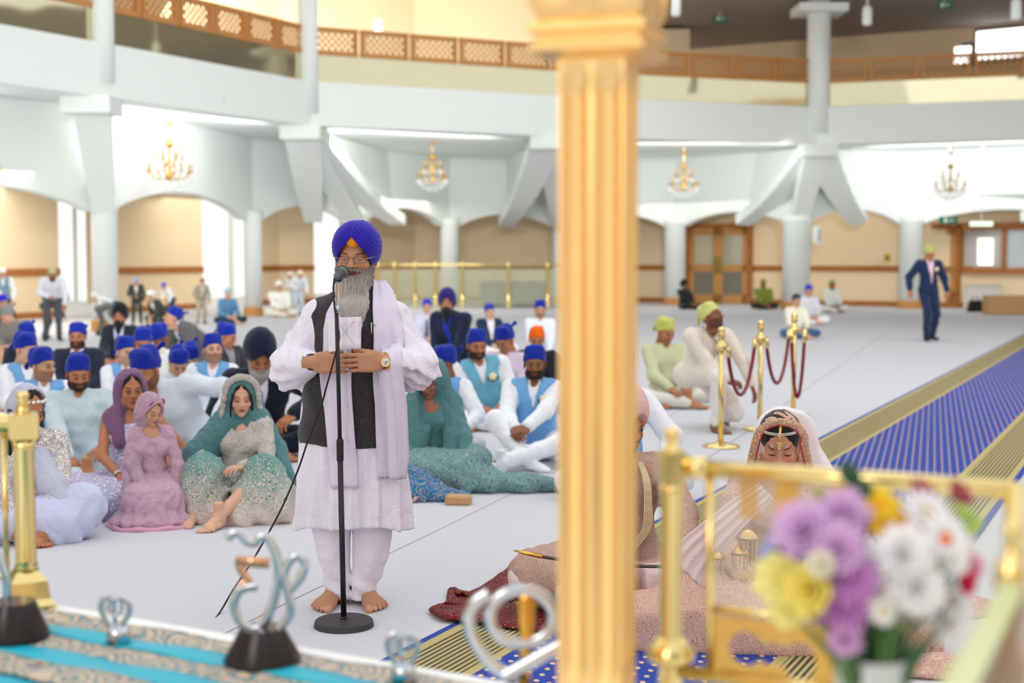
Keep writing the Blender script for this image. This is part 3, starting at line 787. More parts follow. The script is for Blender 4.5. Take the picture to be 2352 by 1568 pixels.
# struts fanning up from the columns to the balcony beam
def fan(i_, f, half=.34, sp=1.7, rw=.85):
    lc = LC[i_]
    p = Vector((lc[0], lc[1], 2.55)); q2 = outp(f, .35); q = Vector((q2.x, q2.y, FZ0-.02))
    tdir = Vector((-(q-p).y, (q-p).x, 0)).normalized()
    e = empty('roof_strut'); tag(e, None, None, 'plaster struts under the balcony', 'structure')
    m = MB(); m.beam(p+Vector((0, 0, -.1)), q, .42, .35, up=tdir.cross(Vector((0, 0, 1))), w2=.75, h2=.35); m.build('rib', white, e)
    m = MB(); m.box(q-Vector((0, 0, .14)), (.95, .95, .34)); m.build('capital', white, e)
    for s in ((-1, 1) if rw > .6 else ()):
        nb = Vector((LC[i_+s][0], LC[i_+s][1], p.z)); b = p+(nb-p).normalized()*sp+Vector((0, .22, .10)) if s*tdir.dot(nb-p) > 0 or True else p
        m = MB()
        # curved triangular web: thin slab between beam point, column head and arcade point
        n = 8; rows = []
        for k in range(n+1):
            t = k/n; a_ = q.lerp(b, t)+Vector((0, 0, -.22*math.sin(PI*t))); rows.append(a_)
        w_ = (q-p).cross(Vector((0, 0, 1))).normalized()
        for k in range(n):
            m.beam(rows[k], rows[k+1], .30, rw-.05*k, up=w_)
        m.build('rib', white, e)
        m = MB(); bk = Vector((outp((b.x, b.y), .25).x, outp((b.x, b.y), .25).y, FZ0))
        m.add([q, b, bk, q+Vector((0, 0, .05))], [(0, 1, 2)]); m.build('web', white, e, solid=.06)
fan(2, FV[2], sp=1.7, rw=.55); fan(4, FV[3], sp=1.9); fan(6, FV[4], sp=1.9); fan(8, FV[5], sp=2.0); fan(10, FV[6], sp=1.9)
m = MB()       # radial beam at the left corner of the balcony
# upper columns
for i, fv in enumerate(FV[1:7]):
    if i in (0, 3): continue
    p = outp(fv, .1); e = empty('column', (p.x, p.y, FZ0)); tag(e, None, None, 'white columns standing on the balcony', 'structure')
    r = {1: .23, 2: .24, 4: .32, 5: .3}[i]
    m = MB(); m.lathe([(r, .3), (r, 4.3)], n=24); m.build('shaft', white, e, smooth=True)
    m = MB(); m.box((0, 0, 3.72), (r*4.2, r*4.2, .22)); m.build('capital', white, e)
# glass parapet + wooden lattice
gl = mat('amber_mirror_glass', 'd6ceac', .05, metal=.85)
_n = nd(gl, 'ShaderNodeTexNoise', Scale=.7, Detail=1); lk(gl, coords(gl), _n.inputs['Vector']); bump(gl, _n.outputs['Fac'], .1, .1)
latm = mat('lattice_oak', 'bd8346', .55); backm = mat('lattice_back', 'e6cfae', .7)
bal = empty('balcony_balustrade'); tag(bal, 'oak lattice balustrade above amber glass panels around the upper gallery', 'balustrade')
LZ = [(0.70, 1.42), (0.66, 1.38), (.62, 1.28), (.62, 1.24), (.72, 1.30), (.74, 1.36), (.76, 1.42)]
for i in range(1, len(FV)-1):
    a = Vector(outp(FV[i], .15)); b = Vector(outp(FV[i+1], .15)); d = b-a; L = d.length; u = d/L
    npan = [0, 6, 6, 5, 6, 6, 4][i]; g0, g1 = FZ1+.02, FZ1+.66; l1 = FZ1+1.32
    U = Vector((u.x, u.y, 0)); aa = Vector((a.x, a.y, 0))
    for k in range(npan):
        x0 = L*k/npan+.03; x1 = L*(k+1)/npan-.03
        m = MB(); m.beam(aa+U*(x0-.03)+Vector((0, 0, (g0+g1)/2)), aa+U*(x1+.03)+Vector((0, 0, (g0+g1)/2)), .02, g1-g0); m.build('glass_panel', gl, bal)
        m = MB(); zc = (g1+l1)/2; hgt = l1-g1
        for (z, hh_) in ((g1+.05, .10), (l1-.05, .10)): m.beam(aa+U*x0+Vector((0, 0, z)), aa+U*x1+Vector((0, 0, z)), .09, hh_)
        for x in (x0+.06, x1-.06): m.beam(aa+U*x+Vector((0, 0, g1)), aa+U*x+Vector((0, 0, l1)), .12, .09, up=(u.x, u.y, 0.001))
        fr = m.build('lattice_frame', latm, bal)
        m = MB(); nx = int((x1-x0)/.095); X0, X1, Z0, Z1 = x0+.1, x1-.1, g1+.1, l1-.1; H = Z1-Z0; Wd = X1-X0
        for sgn in (-1, 1):
            for c in np.arange(-H, Wd, .165):
                s0 = max(0, -c); s1 = min(H, Wd-c)
                if s1-s0 < .03: continue
                xa, za, xb, zb = X0+c+s0, s0, X0+c+s1, s1
                if sgn < 0: za, zb = H-za, H-zb
                m.beam(aa+U*xa+Vector((0, 0, Z0+za)), aa+U*xb+Vector((0, 0, Z0+zb)), .03, .034)
        lt = m.build('lattice', latm, fr); tag(lt, kind='stuff')
# ------------------------------------------------ outer walls
UH = 8.5
def wallp(p, q, z0, z1, th=.25, out=0):
    a = Vector(p); b = Vector(q); u = (b-a).normalized(); nn = Vector((-u.y, u.x))
    if nn.dot(a-C0) < 0: nn = -nn
    a = a+nn*out; b = b+nn*out
    return [(a.x, a.y, z0), (b.x, b.y, z0), (b.x+nn.x*th, b.y+nn.y*th, z0), (a.x+nn.x*th, a.y+nn.y*th, z0)], (0, 0, z1-z0)
def lerp2(p, q, t): return (p[0]+(q[0]-p[0])*t, p[1]+(q[1]-p[1])*t)
# window openings in lower left walls: (segment, t0, t1)
def seg_t(i, px):
    "parameter along wall segment i where the pixel column px crosses it"
    p, q = WL[i], WL[i+1]; k = (px-1176)/F
    return (k*p[1]-p[0])/((q[0]-p[0])-k*(q[1]-p[1]))
wins = {2: [(seg_t(2, 137), seg_t(2, 225))], 1: [(.3, .62)], 3: [(seg_t(3, 466), seg_t(3, 600))], 4: [(seg_t(4, 722), seg_t(4, 850))]}
frame_m = mat('window_frame', 'f2f2ee', .5)
glass = mat('clear_glass', 'ffffff', .0, trans=1, ior=1.01, spec=.1)
names = ['wall_left', 'wall_left', 'wall_left', 'wall_left', 'wall_left', 'wall_back', 'wall_back', 'wall_right', 'wall_right', 'wall_right']
wn = 0
DO = [(7, seg_t(7, 1577), seg_t(7, 1728))]
for i in range(len(WL)-1):
    p, q = WL[i], WL[i+1]; L = (Vector(q)-Vector(p)).length
    e = empty(names[i]); tag(e, None, None, None, 'structure')
    ww = sorted([(max(.02, a), min(.98, b)) for a, b in wins.get(i, [])])
    cur = 0; spans = []
    for a, b in ww: spans.append((cur, a)); cur = b
    spans.append((cur, 1))
    m = MB()
    for a, b in spans:
        if i in (7, 8): continue
        m.prism(*wallp(lerp2(p, q, a), lerp2(p, q, b), 0, 3.4))
    if i in (7, 8): m.prism(*wallp(p, q, 0, 3.4))
    m.build('lower_wall', cream, e)
    m = MB(); m.prism(*wallp(p, q, 3.4, UH if i > 5 else 10.9, out=.0)); m.build('upper_wall', cream if i < 6 else tanw, e)
    for a, b in spans:
        m = MB(); m.prism(*wallp(lerp2(p, q, a), lerp2(p, q, b), 1.08, 1.26, .06, -.05)); m.build('dado_rail', wood, e)
        m = MB(); m.prism(*wallp(lerp2(p, q, a), lerp2(p, q, b), 0, .16, .06, -.05)); m.build('skirting', wood, e)
    for a, b in ww:
        wn += 1; we = empty('window_%d' % wn); tag(we, None, None, None, 'structure')
        A0, B0 = lerp2(p, q, a), lerp2(p, q, b)
        m = MB(); m.prism(*wallp(A0, B0, 3.2, 3.4)); m.prism(*wallp(A0, B0, 0, .3)); m.prism(*wallp(lerp2(A0, B0, .47), lerp2(A0, B0, .53), .3, 3.2, .08)); m.build('window_frame', frame_m, we)
        for t0, t1 in ((0, .47), (.53, 1)):
            m = MB(); m.prism(*wallp(lerp2(A0, B0, t0), lerp2(A0, B0, t1), .3, 3.2, .02)); m.build('pane', glass, we)
# ceiling under the gallery behind the arcade
m = MB()
for i in range(len(WL)-1):
    a, b = Vector(WL[i]), Vector(WL[i+1]); k_ = -3.6 if i < 5 else -1.3; ia = outp(a, k_); ib = outp(b, k_); oa = outp(a, .4); ob = outp(b, .4)
    m.prism([(oa.x, oa.y, 3.35), (ob.x, ob.y, 3.35), (ib.x, ib.y, 3.35), (ia.x, ia.y, 3.35)], (0, 0, .06))
S(m, 'ceiling_gallery', white)
# upper ring ceiling: white plaster at left, grey-brown at the right
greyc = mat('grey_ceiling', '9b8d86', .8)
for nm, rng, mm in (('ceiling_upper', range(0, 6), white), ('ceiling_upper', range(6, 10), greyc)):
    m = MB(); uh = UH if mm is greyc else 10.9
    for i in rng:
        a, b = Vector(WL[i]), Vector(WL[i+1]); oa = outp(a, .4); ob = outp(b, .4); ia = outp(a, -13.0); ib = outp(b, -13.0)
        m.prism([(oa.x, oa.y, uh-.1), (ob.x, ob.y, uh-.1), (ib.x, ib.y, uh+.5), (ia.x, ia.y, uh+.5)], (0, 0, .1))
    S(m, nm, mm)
# upper windows: two lit strips of the right wall, and one at the far left
def upwin(i, pxa, pxb, z0, z1, fm):
    global wn
    wn += 1; we = empty('window_%d' % wn); tag(we, None, None, None, 'structure')
    t0, t1 = seg_t(i, pxa), seg_t(i, pxb); A0, B0 = lerp2(WL[i], WL[i+1], t0), lerp2(WL[i], WL[i+1], t1)
    m = MB(); m.prism(*wallp(A0, B0, z0, z1, .05, -.07)); m.build('window_frame', fm, we)
    ps, off = wallp(lerp2(A0, B0, .04), lerp2(A0, B0, .96), z0+.12, z1-.1, .03, -.10)
    m = MB(); m.prism(ps, off); m.build('pane', mat('daylit_pane', 'ffffff', .4, emit='ffffff', es=2.6), we)
dark = mat('dark_frame', '4a3a35', .6)
upwin(8, 2112, 2226, 7.25, 7.95, dark); upwin(8, 2229, 2352, 7.3, 8.35, dark); upwin(9, 2352, 2480, 7.3, 8.4, dark)
upwin(3, 330, 480, 7.1, 8.3, frame_m)
# wall block and wooden door on the gallery
m = MB(); a = W(1545, 60, 44); b = W(1600, 60, 44); m.box(((a.x+b.x)/2-1.8, 44.5, 6.7), (b.x-a.x+3.2, 1.0, 3.6)); S(m, 'wall_gallery', tanw)
m = MB(); a = W(1150, 60, 46.5); m.box((a.x+.7, 46.4, 6.15), (1.5, .12, 2.3)); S(m, 'door_3', wood)
# back half of the hall (behind the photographer)
BW = [(-22, 14), (-20, -2), (-8, -14), (14, -14), (28, 2), (27, 30)]
for i in range(len(BW)-1):
    m = MB(); m.prism(*wallp(BW[i], BW[i+1], 0, UH)); S(m, 'wall_rear', cream)
# ------------------------------------------------ double door, office door and hatch in the right wall
def on_wall(i, px, z, out=-.08):
    t = seg_t(i, px); p = lerp2(WL[i], WL[i+1], t); a, b = Vector(WL[i]), Vector(WL[i+1]); u = (b-a).normalized(); nn = Vector((-u.y, u.x))
    if nn.dot(a-C0) < 0: nn = -nn
    return Vector((p[0]+nn.x*out, p[1]+nn.y*out, z)), Vector((u.x, u.y, 0)), Vector((nn.x, nn.y, 0))
dglass = mat('door_glass', 'b8b6a4', .12, metal=.3); dglass2 = mat('door_glass_dark', '7e7a70', .15)
def slab(mb, o, u, x0, x1, z0, z1, t, off=0):
    n = Vector((u.y, -u.x, 0)); mb.beam(o+u*x0+n*off+Vector((0, 0, (z0+z1)/2-o.z)), o+u*x1+n*off+Vector((0, 0, (z0+z1)/2-o.z)), t, z1-z0)
o, u, nn = on_wall(7, 1577, 0); o2, _, _ = on_wall(7, 1728, 0); Wd = (o2-o).length
d = empty('door_1'); tag(d, None, None, None, 'structure')
m = MB(); slab(m, o, u, 0, .14, 0, 2.62, .2); slab(m, o, u, Wd-.14, Wd, 0, 2.62, .2); slab(m, o, u, 0, Wd, 2.5, 2.64, .22); m.build('door_frame', wood, d)
for k in range(2):
    x0 = .14+k*(Wd-.28)/2; x1 = x0+(Wd-.28)/2
    m = MB(); st = .17
    slab(m, o, u, x0, x0+st, 0, 2.5, .08); slab(m, o, u, x1-st, x1, 0, 2.5, .08)
    for z0, z1 in ((0, .3), (1.05, 1.28), (2.25, 2.5)): slab(m, o, u, x0, x1, z0, z1, .08)
    lf = m.build('door_leaf', lwood, d)
    m = MB(); slab(m, o, u, x0+st, x1-st, 1.28, 2.25, .02); m.build('pane', dglass, lf)
    m = MB(); slab(m, o, u, x0+st, x1-st, .3, 1.05, .02); m.build('pane', dglass2, lf)
    m = MB(); xx = x1-.09 if k == 0 else x0+.09; slab(m, o, u, xx-.07, xx+.07, 1.0, 1.55, .03, off=.07); m.build('push_plate', brass, lf)
o, u, nn = on_wall(8, 2117, 0); o2, _, _ = on_wall(8, 2208, 0); Wd = (o2-o).length
d = empty('door_2'); tag(d, None, None, None, 'structure')
m = MB(); slab(m, o, u, 0, .13, 0, 2.55, .2); slab(m, o, u, Wd-.13, Wd, 0, 2.55, .2); slab(m, o, u, 0, Wd, 2.4, 2.56, .2); m.build('door_frame', wood, d)
m = MB(); slab(m, o, u, .13, .33, 0, 2.4, .08); slab(m, o, u, Wd-.33, Wd-.13, 0, 2.4, .08); slab(m, o, u, .13, Wd-.13, 0, .5, .08); slab(m, o, u, .13, Wd-.13, 2.2, 2.4, .08); lf = m.build('door_leaf', lwood, d)
m = MB(); slab(m, o, u, .33, Wd-.33, .5, 2.2, .02); m.build('pane', mat('lit_pane', 'efe2bd', .3), lf)
m = MB(); slab(m, o, u, Wd-.28, Wd-.2, .95, 1.25, .03, off=.07); m.build('push_plate', brass, lf)
o, u, nn = on_wall(8, 2210, 0); d = empty('window_9'); tag(d, None, None, None, 'structure')
m = MB(); Wd = 2.6
slab(m, o, u, 0, Wd, 2.36, 2.56, .2); slab(m, o, u, 0, Wd, 1.05, 1.22, .2); slab(m, o, u, 0, .05, 1.2, 2.4, .2); slab(m, o, u, 1.22, 1.34, 1.2, 2.4, .2); m.build('window_frame', wood, d)
m = MB(); slab(m, o, u, .05, 1.22, 1.22, 2.36, .02, off=-.03); m.build('pane', mat('office_pane', 'c9cfd6', .1), d)
m = MB(); slab(m, o, u, 1.34, Wd, 1.22, 2.36, .02, off=-.03); m.build('pane', mat('office_pane', 'c9cfd6', .1), d)
m = MB()
for k in range(11): slab(m, o, u, .07, 1.2, 1.26+k*.1, 1.295+k*.1, .03)
tag(m.build('blind', mat('blind', 'c5b39a', .6), d), kind='stuff')
m = MB(); slab(m, o, u, .5, .95, 1.3, 2.1, .02, off=.05); m.build('lit_opening', mat('lit_opening', 'ffffff', .5, emit='fff8ea', es=1.2), d)
# ------------------------------------------------ fittings on the walls and ceiling
def thing(name, loc, label, cat, group=None, rz=0): return empty(name, loc, rz, label, cat, group)
def exitsign(p, w_, label):
    t = thing('exit_sign', p, label, 'sign', 'green exit signs'); m = MB(); m.box((0, 0, 0), (w_, .08, w_*.42)); m.build('sign_box', mat('exit_green', '0f6a4a', .4), t)
    m = MB(); m.box((-w_*.18, -.045, 0), (w_*.16, .01, w_*.24)); m.box((w_*.15, -.045, 0), (w_*.3, .01, w_*.06)); m.build('pictogram', mat('sign_white', 'e8f2ec', .5), t)
    m = MB(); m.tube([(0, 0, 0), (0, 0, (9.1 if p.z > 5 else 4.72)-p.z)], .012, 6); m.build('hanger', frame_m, t)
exitsign(W(1655, 43, 42), .42, 'dark green exit sign under the grey ceiling left of the right column'); exitsign(W(2170, 12, 38), .42, 'dark green exit sign at the top edge right of the right column')
exitsign(W(2178, 506, 40.5), .5, 'green exit sign half hidden by the arch beside the office door')
t = thing('lit_sign', W(2254, 514, 39.6), 'glowing pale green sign over the office window at right', 'sign'); m = MB(); m.box((0, 0, 0), (.62, .08, .12)); m.build('sign_box', mat('lit_green', 'dff5df', .4, emit='d8ffd8', es=1.0), t); m = MB(); m.box((0, 0, .07), (.66, .1, .02)); m.build('housing', frame_m, t); m = MB(); m.tube([(0, 0, 0), (0, 0, 4.72-t.location.z)], .012, 6); m.build('hanger', frame_m, t)
for px, py, D, lab in ((1992, 30, 36, 'white spotlight hanging from the grey ceiling right of the column'), (1552, 8, 34, 'white spotlight beside the gold capital'), (2334, 15, 33, 'white spotlight at the top right corner of the picture')):
    p = W(px, py, D); t = thing('spotlight', p, lab, 'lamp', 'white ceiling spotlights')
    m = MB(); m.lathe([(.09, -.3), (.12, -.25), (.12, .1), (.08, .16), (.03, .2)], n=14); m.build('lamp_housing', white, t, smooth=True); m = MB(); m.tube([(0, 0, .18), (0, 0, 8.7-p.z)], .02, 6); m.build('rod', white, t)
for px, py, D, lab in ((869, 65, 45, 'pale wall light above the balcony lattice left of the gold pillar'), (1876, 540, 41.4, 'white wall speaker behind the large right column')):
    p = W(px, py, D); t = thing('wall_light' if px < 1000 else 'speaker', p, lab, 'lamp' if px < 1000 else 'speaker'); m = MB(); m.box((0, 0, 0), (.22, .2, .5)); m.build('case', white, t, bevel=.03); m = MB(); m.box((.05, -.105, 0), (.08, .02, .36)); m.build('grille', mat('grille_grey', 'a9b0b4', .6), t)
    m = MB(); m.box((0, 1.2, 0), (.05, 2.4, .05)); m.build('bracket', white, t)
p = W(497, 232, 31.1); t = thing('security_camera', p, 'small black dome camera fixed to the white balcony front', 'camera'); m = MB(); m.ball((0, 0, 0), .09, 10); m.build('lens_dome', black, t, smooth=True); m = MB(); m.box((.02, .12, .03), (.28, .12, .16)); m.build('housing', mat('camera_grey', 'cfd6d8', .5), t, bevel=.02)
p = W(2038, 592, 41.2); t = thing('wall_plate', p, 'small yellow square control plate on the cream wall right of the big column', 'switch'); m = MB(); m.box((0, 0, 0), (.2, .05, .24)); m.build('plate', mat('plate_yellow', 'c9a648', .5), t); m = MB(); m.box((0, -.04, 0), (.07, .03, .1)); m.build('button', black, t)
# chandeliers
crys = mat('crystal', 'f4f6f4', .05, spec=.9, alpha=.75)
def chandelier(px, pt, pb, D, label):
    a = W(px, pt, D); b = W(px, pb, D); H = a.z-b.z
    t = thing('chandelier', b, label, 'chandelier', 'crystal and brass chandeliers under the gallery'); t.scale = (H/1.5,)*3
    bm_ = mat('chandelier_brass', 'd8a951', .25, metal=.8)
    m = MB(); m.lathe([(.02, 1.42), (.09, 1.46), (.11, 1.5)], n=14); m.build('ceiling_rose', bm_, t, smooth=True)
    m = MB(); m.tube([(0, 0, .2), (0, 0, 1.45)], .014, 8); m.tube([(0, 0, 1.44), (0, 0, 1.5+(4.70-a.z)/(H/1.5))], .012, 8); m.build('rod', bm_, t)
    m = MB(); m.lathe([(.01, .2), (.07, .27), (.1, .35), (.05, .42), (.03, .55), (.06, .62), (.03, .7), (.025, .95), (.09, 1.0), (.12, 1.05), (.05, 1.12), (.015, 1.2)], n=14); m.build('stem', bm_, t, smooth=True)
    for tier, (R_, z0, n) in enumerate(((.48, .36, 8), (.28, .66, 6))):
        for k in range(n):
            an = 2*PI*k/n+.3*tier; c, s_ = math.cos(an), math.sin(an)
            pts = [(c*r, s_*r, z) for r, z in ((.05, z0), (R_*.35, z0-.10), (R_*.7, z0-.08), (R_, z0+.06))]
            m = MB(); m.tube(pts, .013, 6); m.lathe([(.012, z0+.05), (.055, z0+.075), (.05, z0+.09)], c=(c*R_, s_*R_, 0), n=8); m.lathe([(.017, z0+.08), (.017, z0+.2), (.02, z0+.23), (.003, z0+.29)], c=(c*R_, s_*R_, 0), n=7)
            m.build('arm', bm_, t, smooth=True)
    m = MB(); rr = random.Random(int(px))
    for R_, z0, n in ((.48, .30, 16), (.42, .2, 14), (.3, .1, 12), (.15, .03, 8), (.28, .58, 10)):
        for k in range(n):
            an = 2*PI*k/n; m.ball((math.cos(an)*R_, math.sin(an)*R_, z0+rr.uniform(-.02, .02)), .028, 6, (1, 1, 1.6))
    tag(m.build('crystal_drops', crys, t), kind='stuff')
chandelier(390, 283, 440, 31.5, 'brass and crystal chandelier hanging in the left bay, near the camera on the balcony front'); chandelier(993, 328, 438, 38.5, 'brass chandelier in the bay between the man and the gold pillar')
chandelier(1570, 350, 455, 41, 'brass chandelier just right of the gold pillar'); chandelier(2182, 350, 458, 39.5, 'brass chandelier at the far right above the man in the navy suit'); chandelier(-16, 340, 440, 27, 'chandelier cut off by the left edge of the picture')
# brass and glass barrier in front of the back wall, and low dark seats behind it
rl = thing('glass_barrier', (0, 0, 0), 'low glass barrier with brass posts and rail in front of the back wall', 'barrier')
D = 42.5
for px in (868, 906, 953, 1000, 1062, 1168, 1258, 1300):
    p = W(px, 640, D); m = MB(); m.lathe([(.07, 0), (.05, .05), (.05, 1.22), (.08, 1.26), (.05, 1.36), (.01, 1.4)], c=(p.x, D, 0), n=10); m.build('post', brass, rl, smooth=True)
xs = [gx(p_, D) for p_ in (868, 906, 953, 1000, 1062, 1168, 1258, 1300)]
for i in range(len(xs)-1):
    m = MB(); m.box(((xs[i]+xs[i+1])/2, D, .65), (xs[i+1]-xs[i]-.12, .02, 1.1)); m.build('glass_panel', mat('barrier_glass', 'c8cbb2', .05, alpha=.35), rl)
m = MB(); m.tube([(xs[0], D, 1.3), (xs[-1], D, 1.3)], .04, 8); m.build('handrail', brass, rl)
for k, (pa, pb) in enumerate(((1102, 1162), (1172, 1262))):
    x0, x1 = gx(pa, 44.2), gx(pb, 44.2); t = thing('bench', ((x0+x1)/2, 44.4, 0), ('dark grey upholstered bench behind the glass barrier, left one' if k == 0 else 'dark grey upholstered bench behind the glass barrier, right one'), 'bench')
    m = MB(); m.box((0, 0, .3), (x1-x0, .7, .3)); m.build('seat', mat('charcoal_seat', '5a6064', .8), t, bevel=.05); m = MB(); m.box((0, .3, .55), (x1-x0, .15, .45)); m.build('backrest', mat('charcoal_seat'), t, bevel=.04); m = MB(); m.box((0, 0, .08), (x1-x0-.2, .5, .16)); m.build('base', black, t)
# boxes by the right wall
p = GP(2305, 722); t = thing('cardboard_box', p, 'brown cardboard box on the floor at the right wall', 'box'); m = MB(); m.box((0, 0, .26), (1.0, .5, .5)); m.build('carton', mat('cardboard', 'c09468', .8), t, bevel=.01)
m = MB(); m.box((0, -.01, .512), (1.0, .08, .006)); m.build('tape', mat('tape', 'b08250', .4), t)
p = GP(2241, 716); t = thing('bag', p, 'black bag on the floor left of the cardboard box', 'bag'); m = MB(); m.prism([(-.24, -.15, 0), (.24, -.15, 0), (.17, -.15, .33), (-.17, -.15, .33)], (0, .3, 0)); m.build('bag_body', black, t, bevel=.03); m = MB(); m.tube([(-.1, 0, .32), (-.06, 0, .42), (.06, 0, .42), (.1, 0, .32)], .012, 6); m.build('handle', black, t)
p = GP(2262, 708); t = thing('white_board', p+Vector((-.35, -.5, 0)), 'pale board leaning behind the cardboard box', 'board'); m = MB(); m.box((.1, 0, .36), (1.1, .05, .7)); m.build('board', mat('pale_board', 'd5cfc8', .7), t)
m = MB(); m.box((.1, -.03, .7), (1.1, .03, .03)); m.build('edge_strip', mat('grille_grey', 'a9b0b4', .6), t)
# blue runner with striped khaki borders
e0 = Vector((-.364, 5.92, 0)); rd = Vector((.469, 1, 0)).normalized(); rp = Vector((rd.y, -rd.x, 0))
rn = thing('runner_carpet', e0, 'long blue runner carpet with khaki striped borders crossing the white floor', 'carpet')
def strip(name, a, b, m_, z, t0=-2.4, t1=26, n=1):
    m = MB(); k = rows = [[rp*a+rd*t0+Vector((0, 0, z)), rp*b+rd*t0+Vector((0, 0, z))], [rp*a+rd*t1+Vector((0, 0, z)), rp*b+rd*t1+Vector((0, 0, z))]]
    m.grid(rows); return m.build(name, m_, rn, solid=.004)
blue = mat('blue_carpet', '2c459c', .9)
kb = mat('khaki_carpet', 'b4a46c', .9)
tcx = nd(kb, 'ShaderNodeTexCoord'); mp = nd(kb, 'ShaderNodeMapping'); mp.inputs['Rotation'].default_value = (0, 0, math.atan2(rp.y, rp.x)*-1); lk(kb, tcx.outputs['Object'], mp.inputs['Vector'])
sx = nd(kb, 'ShaderNodeSeparateXYZ'); lk(kb, mp.outputs['Vector'], sx.inputs[0])
mu = nd(kb, 'ShaderNodeMath', _operation='MULTIPLY'); mu.inputs[1].default_value = 2*PI/.028; lk(kb, sx.outputs['X'], mu.inputs[0]); si = nd(kb, 'ShaderNodeMath', _operation='SINE'); lk(kb, mu.outputs[0], si.inputs[0])
lk(kb, ramp(kb, si.outputs[0], [(.0, 'b9a970'), (.15, '4a4436')], 'LINEAR'), kb.node_tree.nodes['Principled BSDF'].inputs['Base Color'])
# motif dots on the blue ground
tcx = nd(blue, 'ShaderNodeTexCoord'); mp = nd(blue, 'ShaderNodeMapping'); mp.inputs['Rotation'].default_value = (0, 0, math.atan2(rp.y, rp.x)*-1); mp.inputs['Scale'].default_value = (19, 12, 1); lk(blue, tcx.outputs['Object'], mp.inputs['Vector'])
v = nd(blue, 'ShaderNodeTexVoronoi', Scale=1, Randomness=0); lk(blue, mp.outputs['Vector'], v.inputs['Vector'])
lk(blue, ramp(blue, v.outputs['Distance'], [(.17, 'd8b79a'), (.23, '26409a')]), blue.node_tree.nodes['Principled BSDF'].inputs['Base Color'])
pk = mat('khaki_plain', 'b9a970', .9); tb = mat('blue_edge', '24419a', .9)
strip('edge_band', 0, .035, tb, .008); strip('edge_band', .035, .075, pk, .008); strip('striped_border', .075, .375, kb, .008); strip('edge_band', .375, .42, pk, .008)
strip('blue_field', .42, 1.42, blue, .008)
strip('edge_band', 1.42, 1.465, pk, .008); strip('striped_border', 1.465, 1.765, kb, .008); strip('edge_band', 1.765, 1.80, pk, .008); strip('edge_band', 1.80, 1.84, tb, .008)
# stanchions with red ropes
def stan(px, pyb, pyt, label):
    b = GP(px, pyb); t = thing('stanchion', b, label, 'stanchion', 'brass rope stanchions'); H = W(px, pyt, b.y).z
    m = MB(); m.lathe([(.155, 0), (.16, .012), (.15, .022), (.05, .04), (.028, .055)], n=28); m.build('base', brass, t, smooth=True)
    m = MB(); m.lathe([(.0225, .04), (.0225, H-.17)], n=14); m.build('pole', brass, t, smooth=True)
    m = MB(); m.lathe([(.026, H-.2), (.048, H-.18), (.048, H-.15), (.03, H-.13), (.024, H-.09), (.04, H-.075), (.022, H-.055), (.034, H-.03), (.026, H-.008), (.004, H)], n=16); m.build('finial', brass, t, smooth=True)
    m = MB(); m.tube([(.05*math.cos(a), .05*math.sin(a), H-.165) for a in np.linspace(0, 2*PI, 12, endpoint=False)], .006, 6, closed=True); m.build('rope_ring', brass, t)
    return b+Vector((0, 0, H-.165))
s1 = stan(1655, 1027, 750, 'brass stanchion nearest the kneeling man, left of the three'); s2 = stan(1745, 988, 735, 'middle one of the three brass stanchions'); s3 = stan(1822, 955, 718, 'right brass stanchion with a doubled rope end')
red = cloth('red_velvet', '7d1020', .8, .3, 60)
def rope(a, b, zlow, label, r=.017):
    t = thing('rope', a, label, 'rope', 'red velvet barrier ropes'); n = 22; pts = []
    for k in range(n+1):
        s_ = k/n; p = a.lerp(b, s_); sag = 4*s_*(1-s_); p.z = p.z*(1-sag**.8)+zlow*sag**.8 if a.z > zlow else p.z; pts.append(p-a)
    m = MB(); m.tube(pts, r, 10); m.build('rope_body', red, t, smooth=True)
    m = MB(); m.tube([pts[0], pts[1]*.8], r*1.35, 10); m.build('hook_end', brass, t, smooth=True)
    m = MB(); m.tube([pts[-1], pts[-1].lerp(pts[-2], .8)], r*1.35, 10); m.build('hook_end', brass, t, smooth=True)
rope(s1+Vector((.05, 0, 0)), s2-Vector((.05, 0, 0)), W(1700, 905, 12.5).z, 'red rope between the left and middle stanchions')
rope(s2+Vector((.05, 0, 0)), s3-Vector((.05, 0, 0)), W(1785, 878, 13.7).z, 'red rope between the middle and right stanchions')
rope(s3+Vector((-.035, -.03, 0)), s3+Vector((.10, -.03, 0)), W(1826, 912, 14.2).z, 'red rope looped back on the right stanchion')
# ================================================================ the guests
BL = '6fa9de'; BW_ = '10299a'; NAVY = '1a2236'
sk1, sk2, sk3, sk4 = 'b57a58', 'c99b7c', 'd9ab92', '8d5a40'
# --- women and child of the front row
silver = sequin('silver_sequins', 'a8a0a0', 'd8d2cf', 'f4f4f8', 150); lilac_s = sequin('lilac_sequins', 'a59ec6', 'c6c0dc', 'ffffff', 170)
teal_f = floral('teal_floral', '4f8a84', 'd3c2bb', 30, .30, ds=.25); cream_f = floral('cream_floral', 'cfc0bb', '4f8a84', 42, .62, ds=.2)

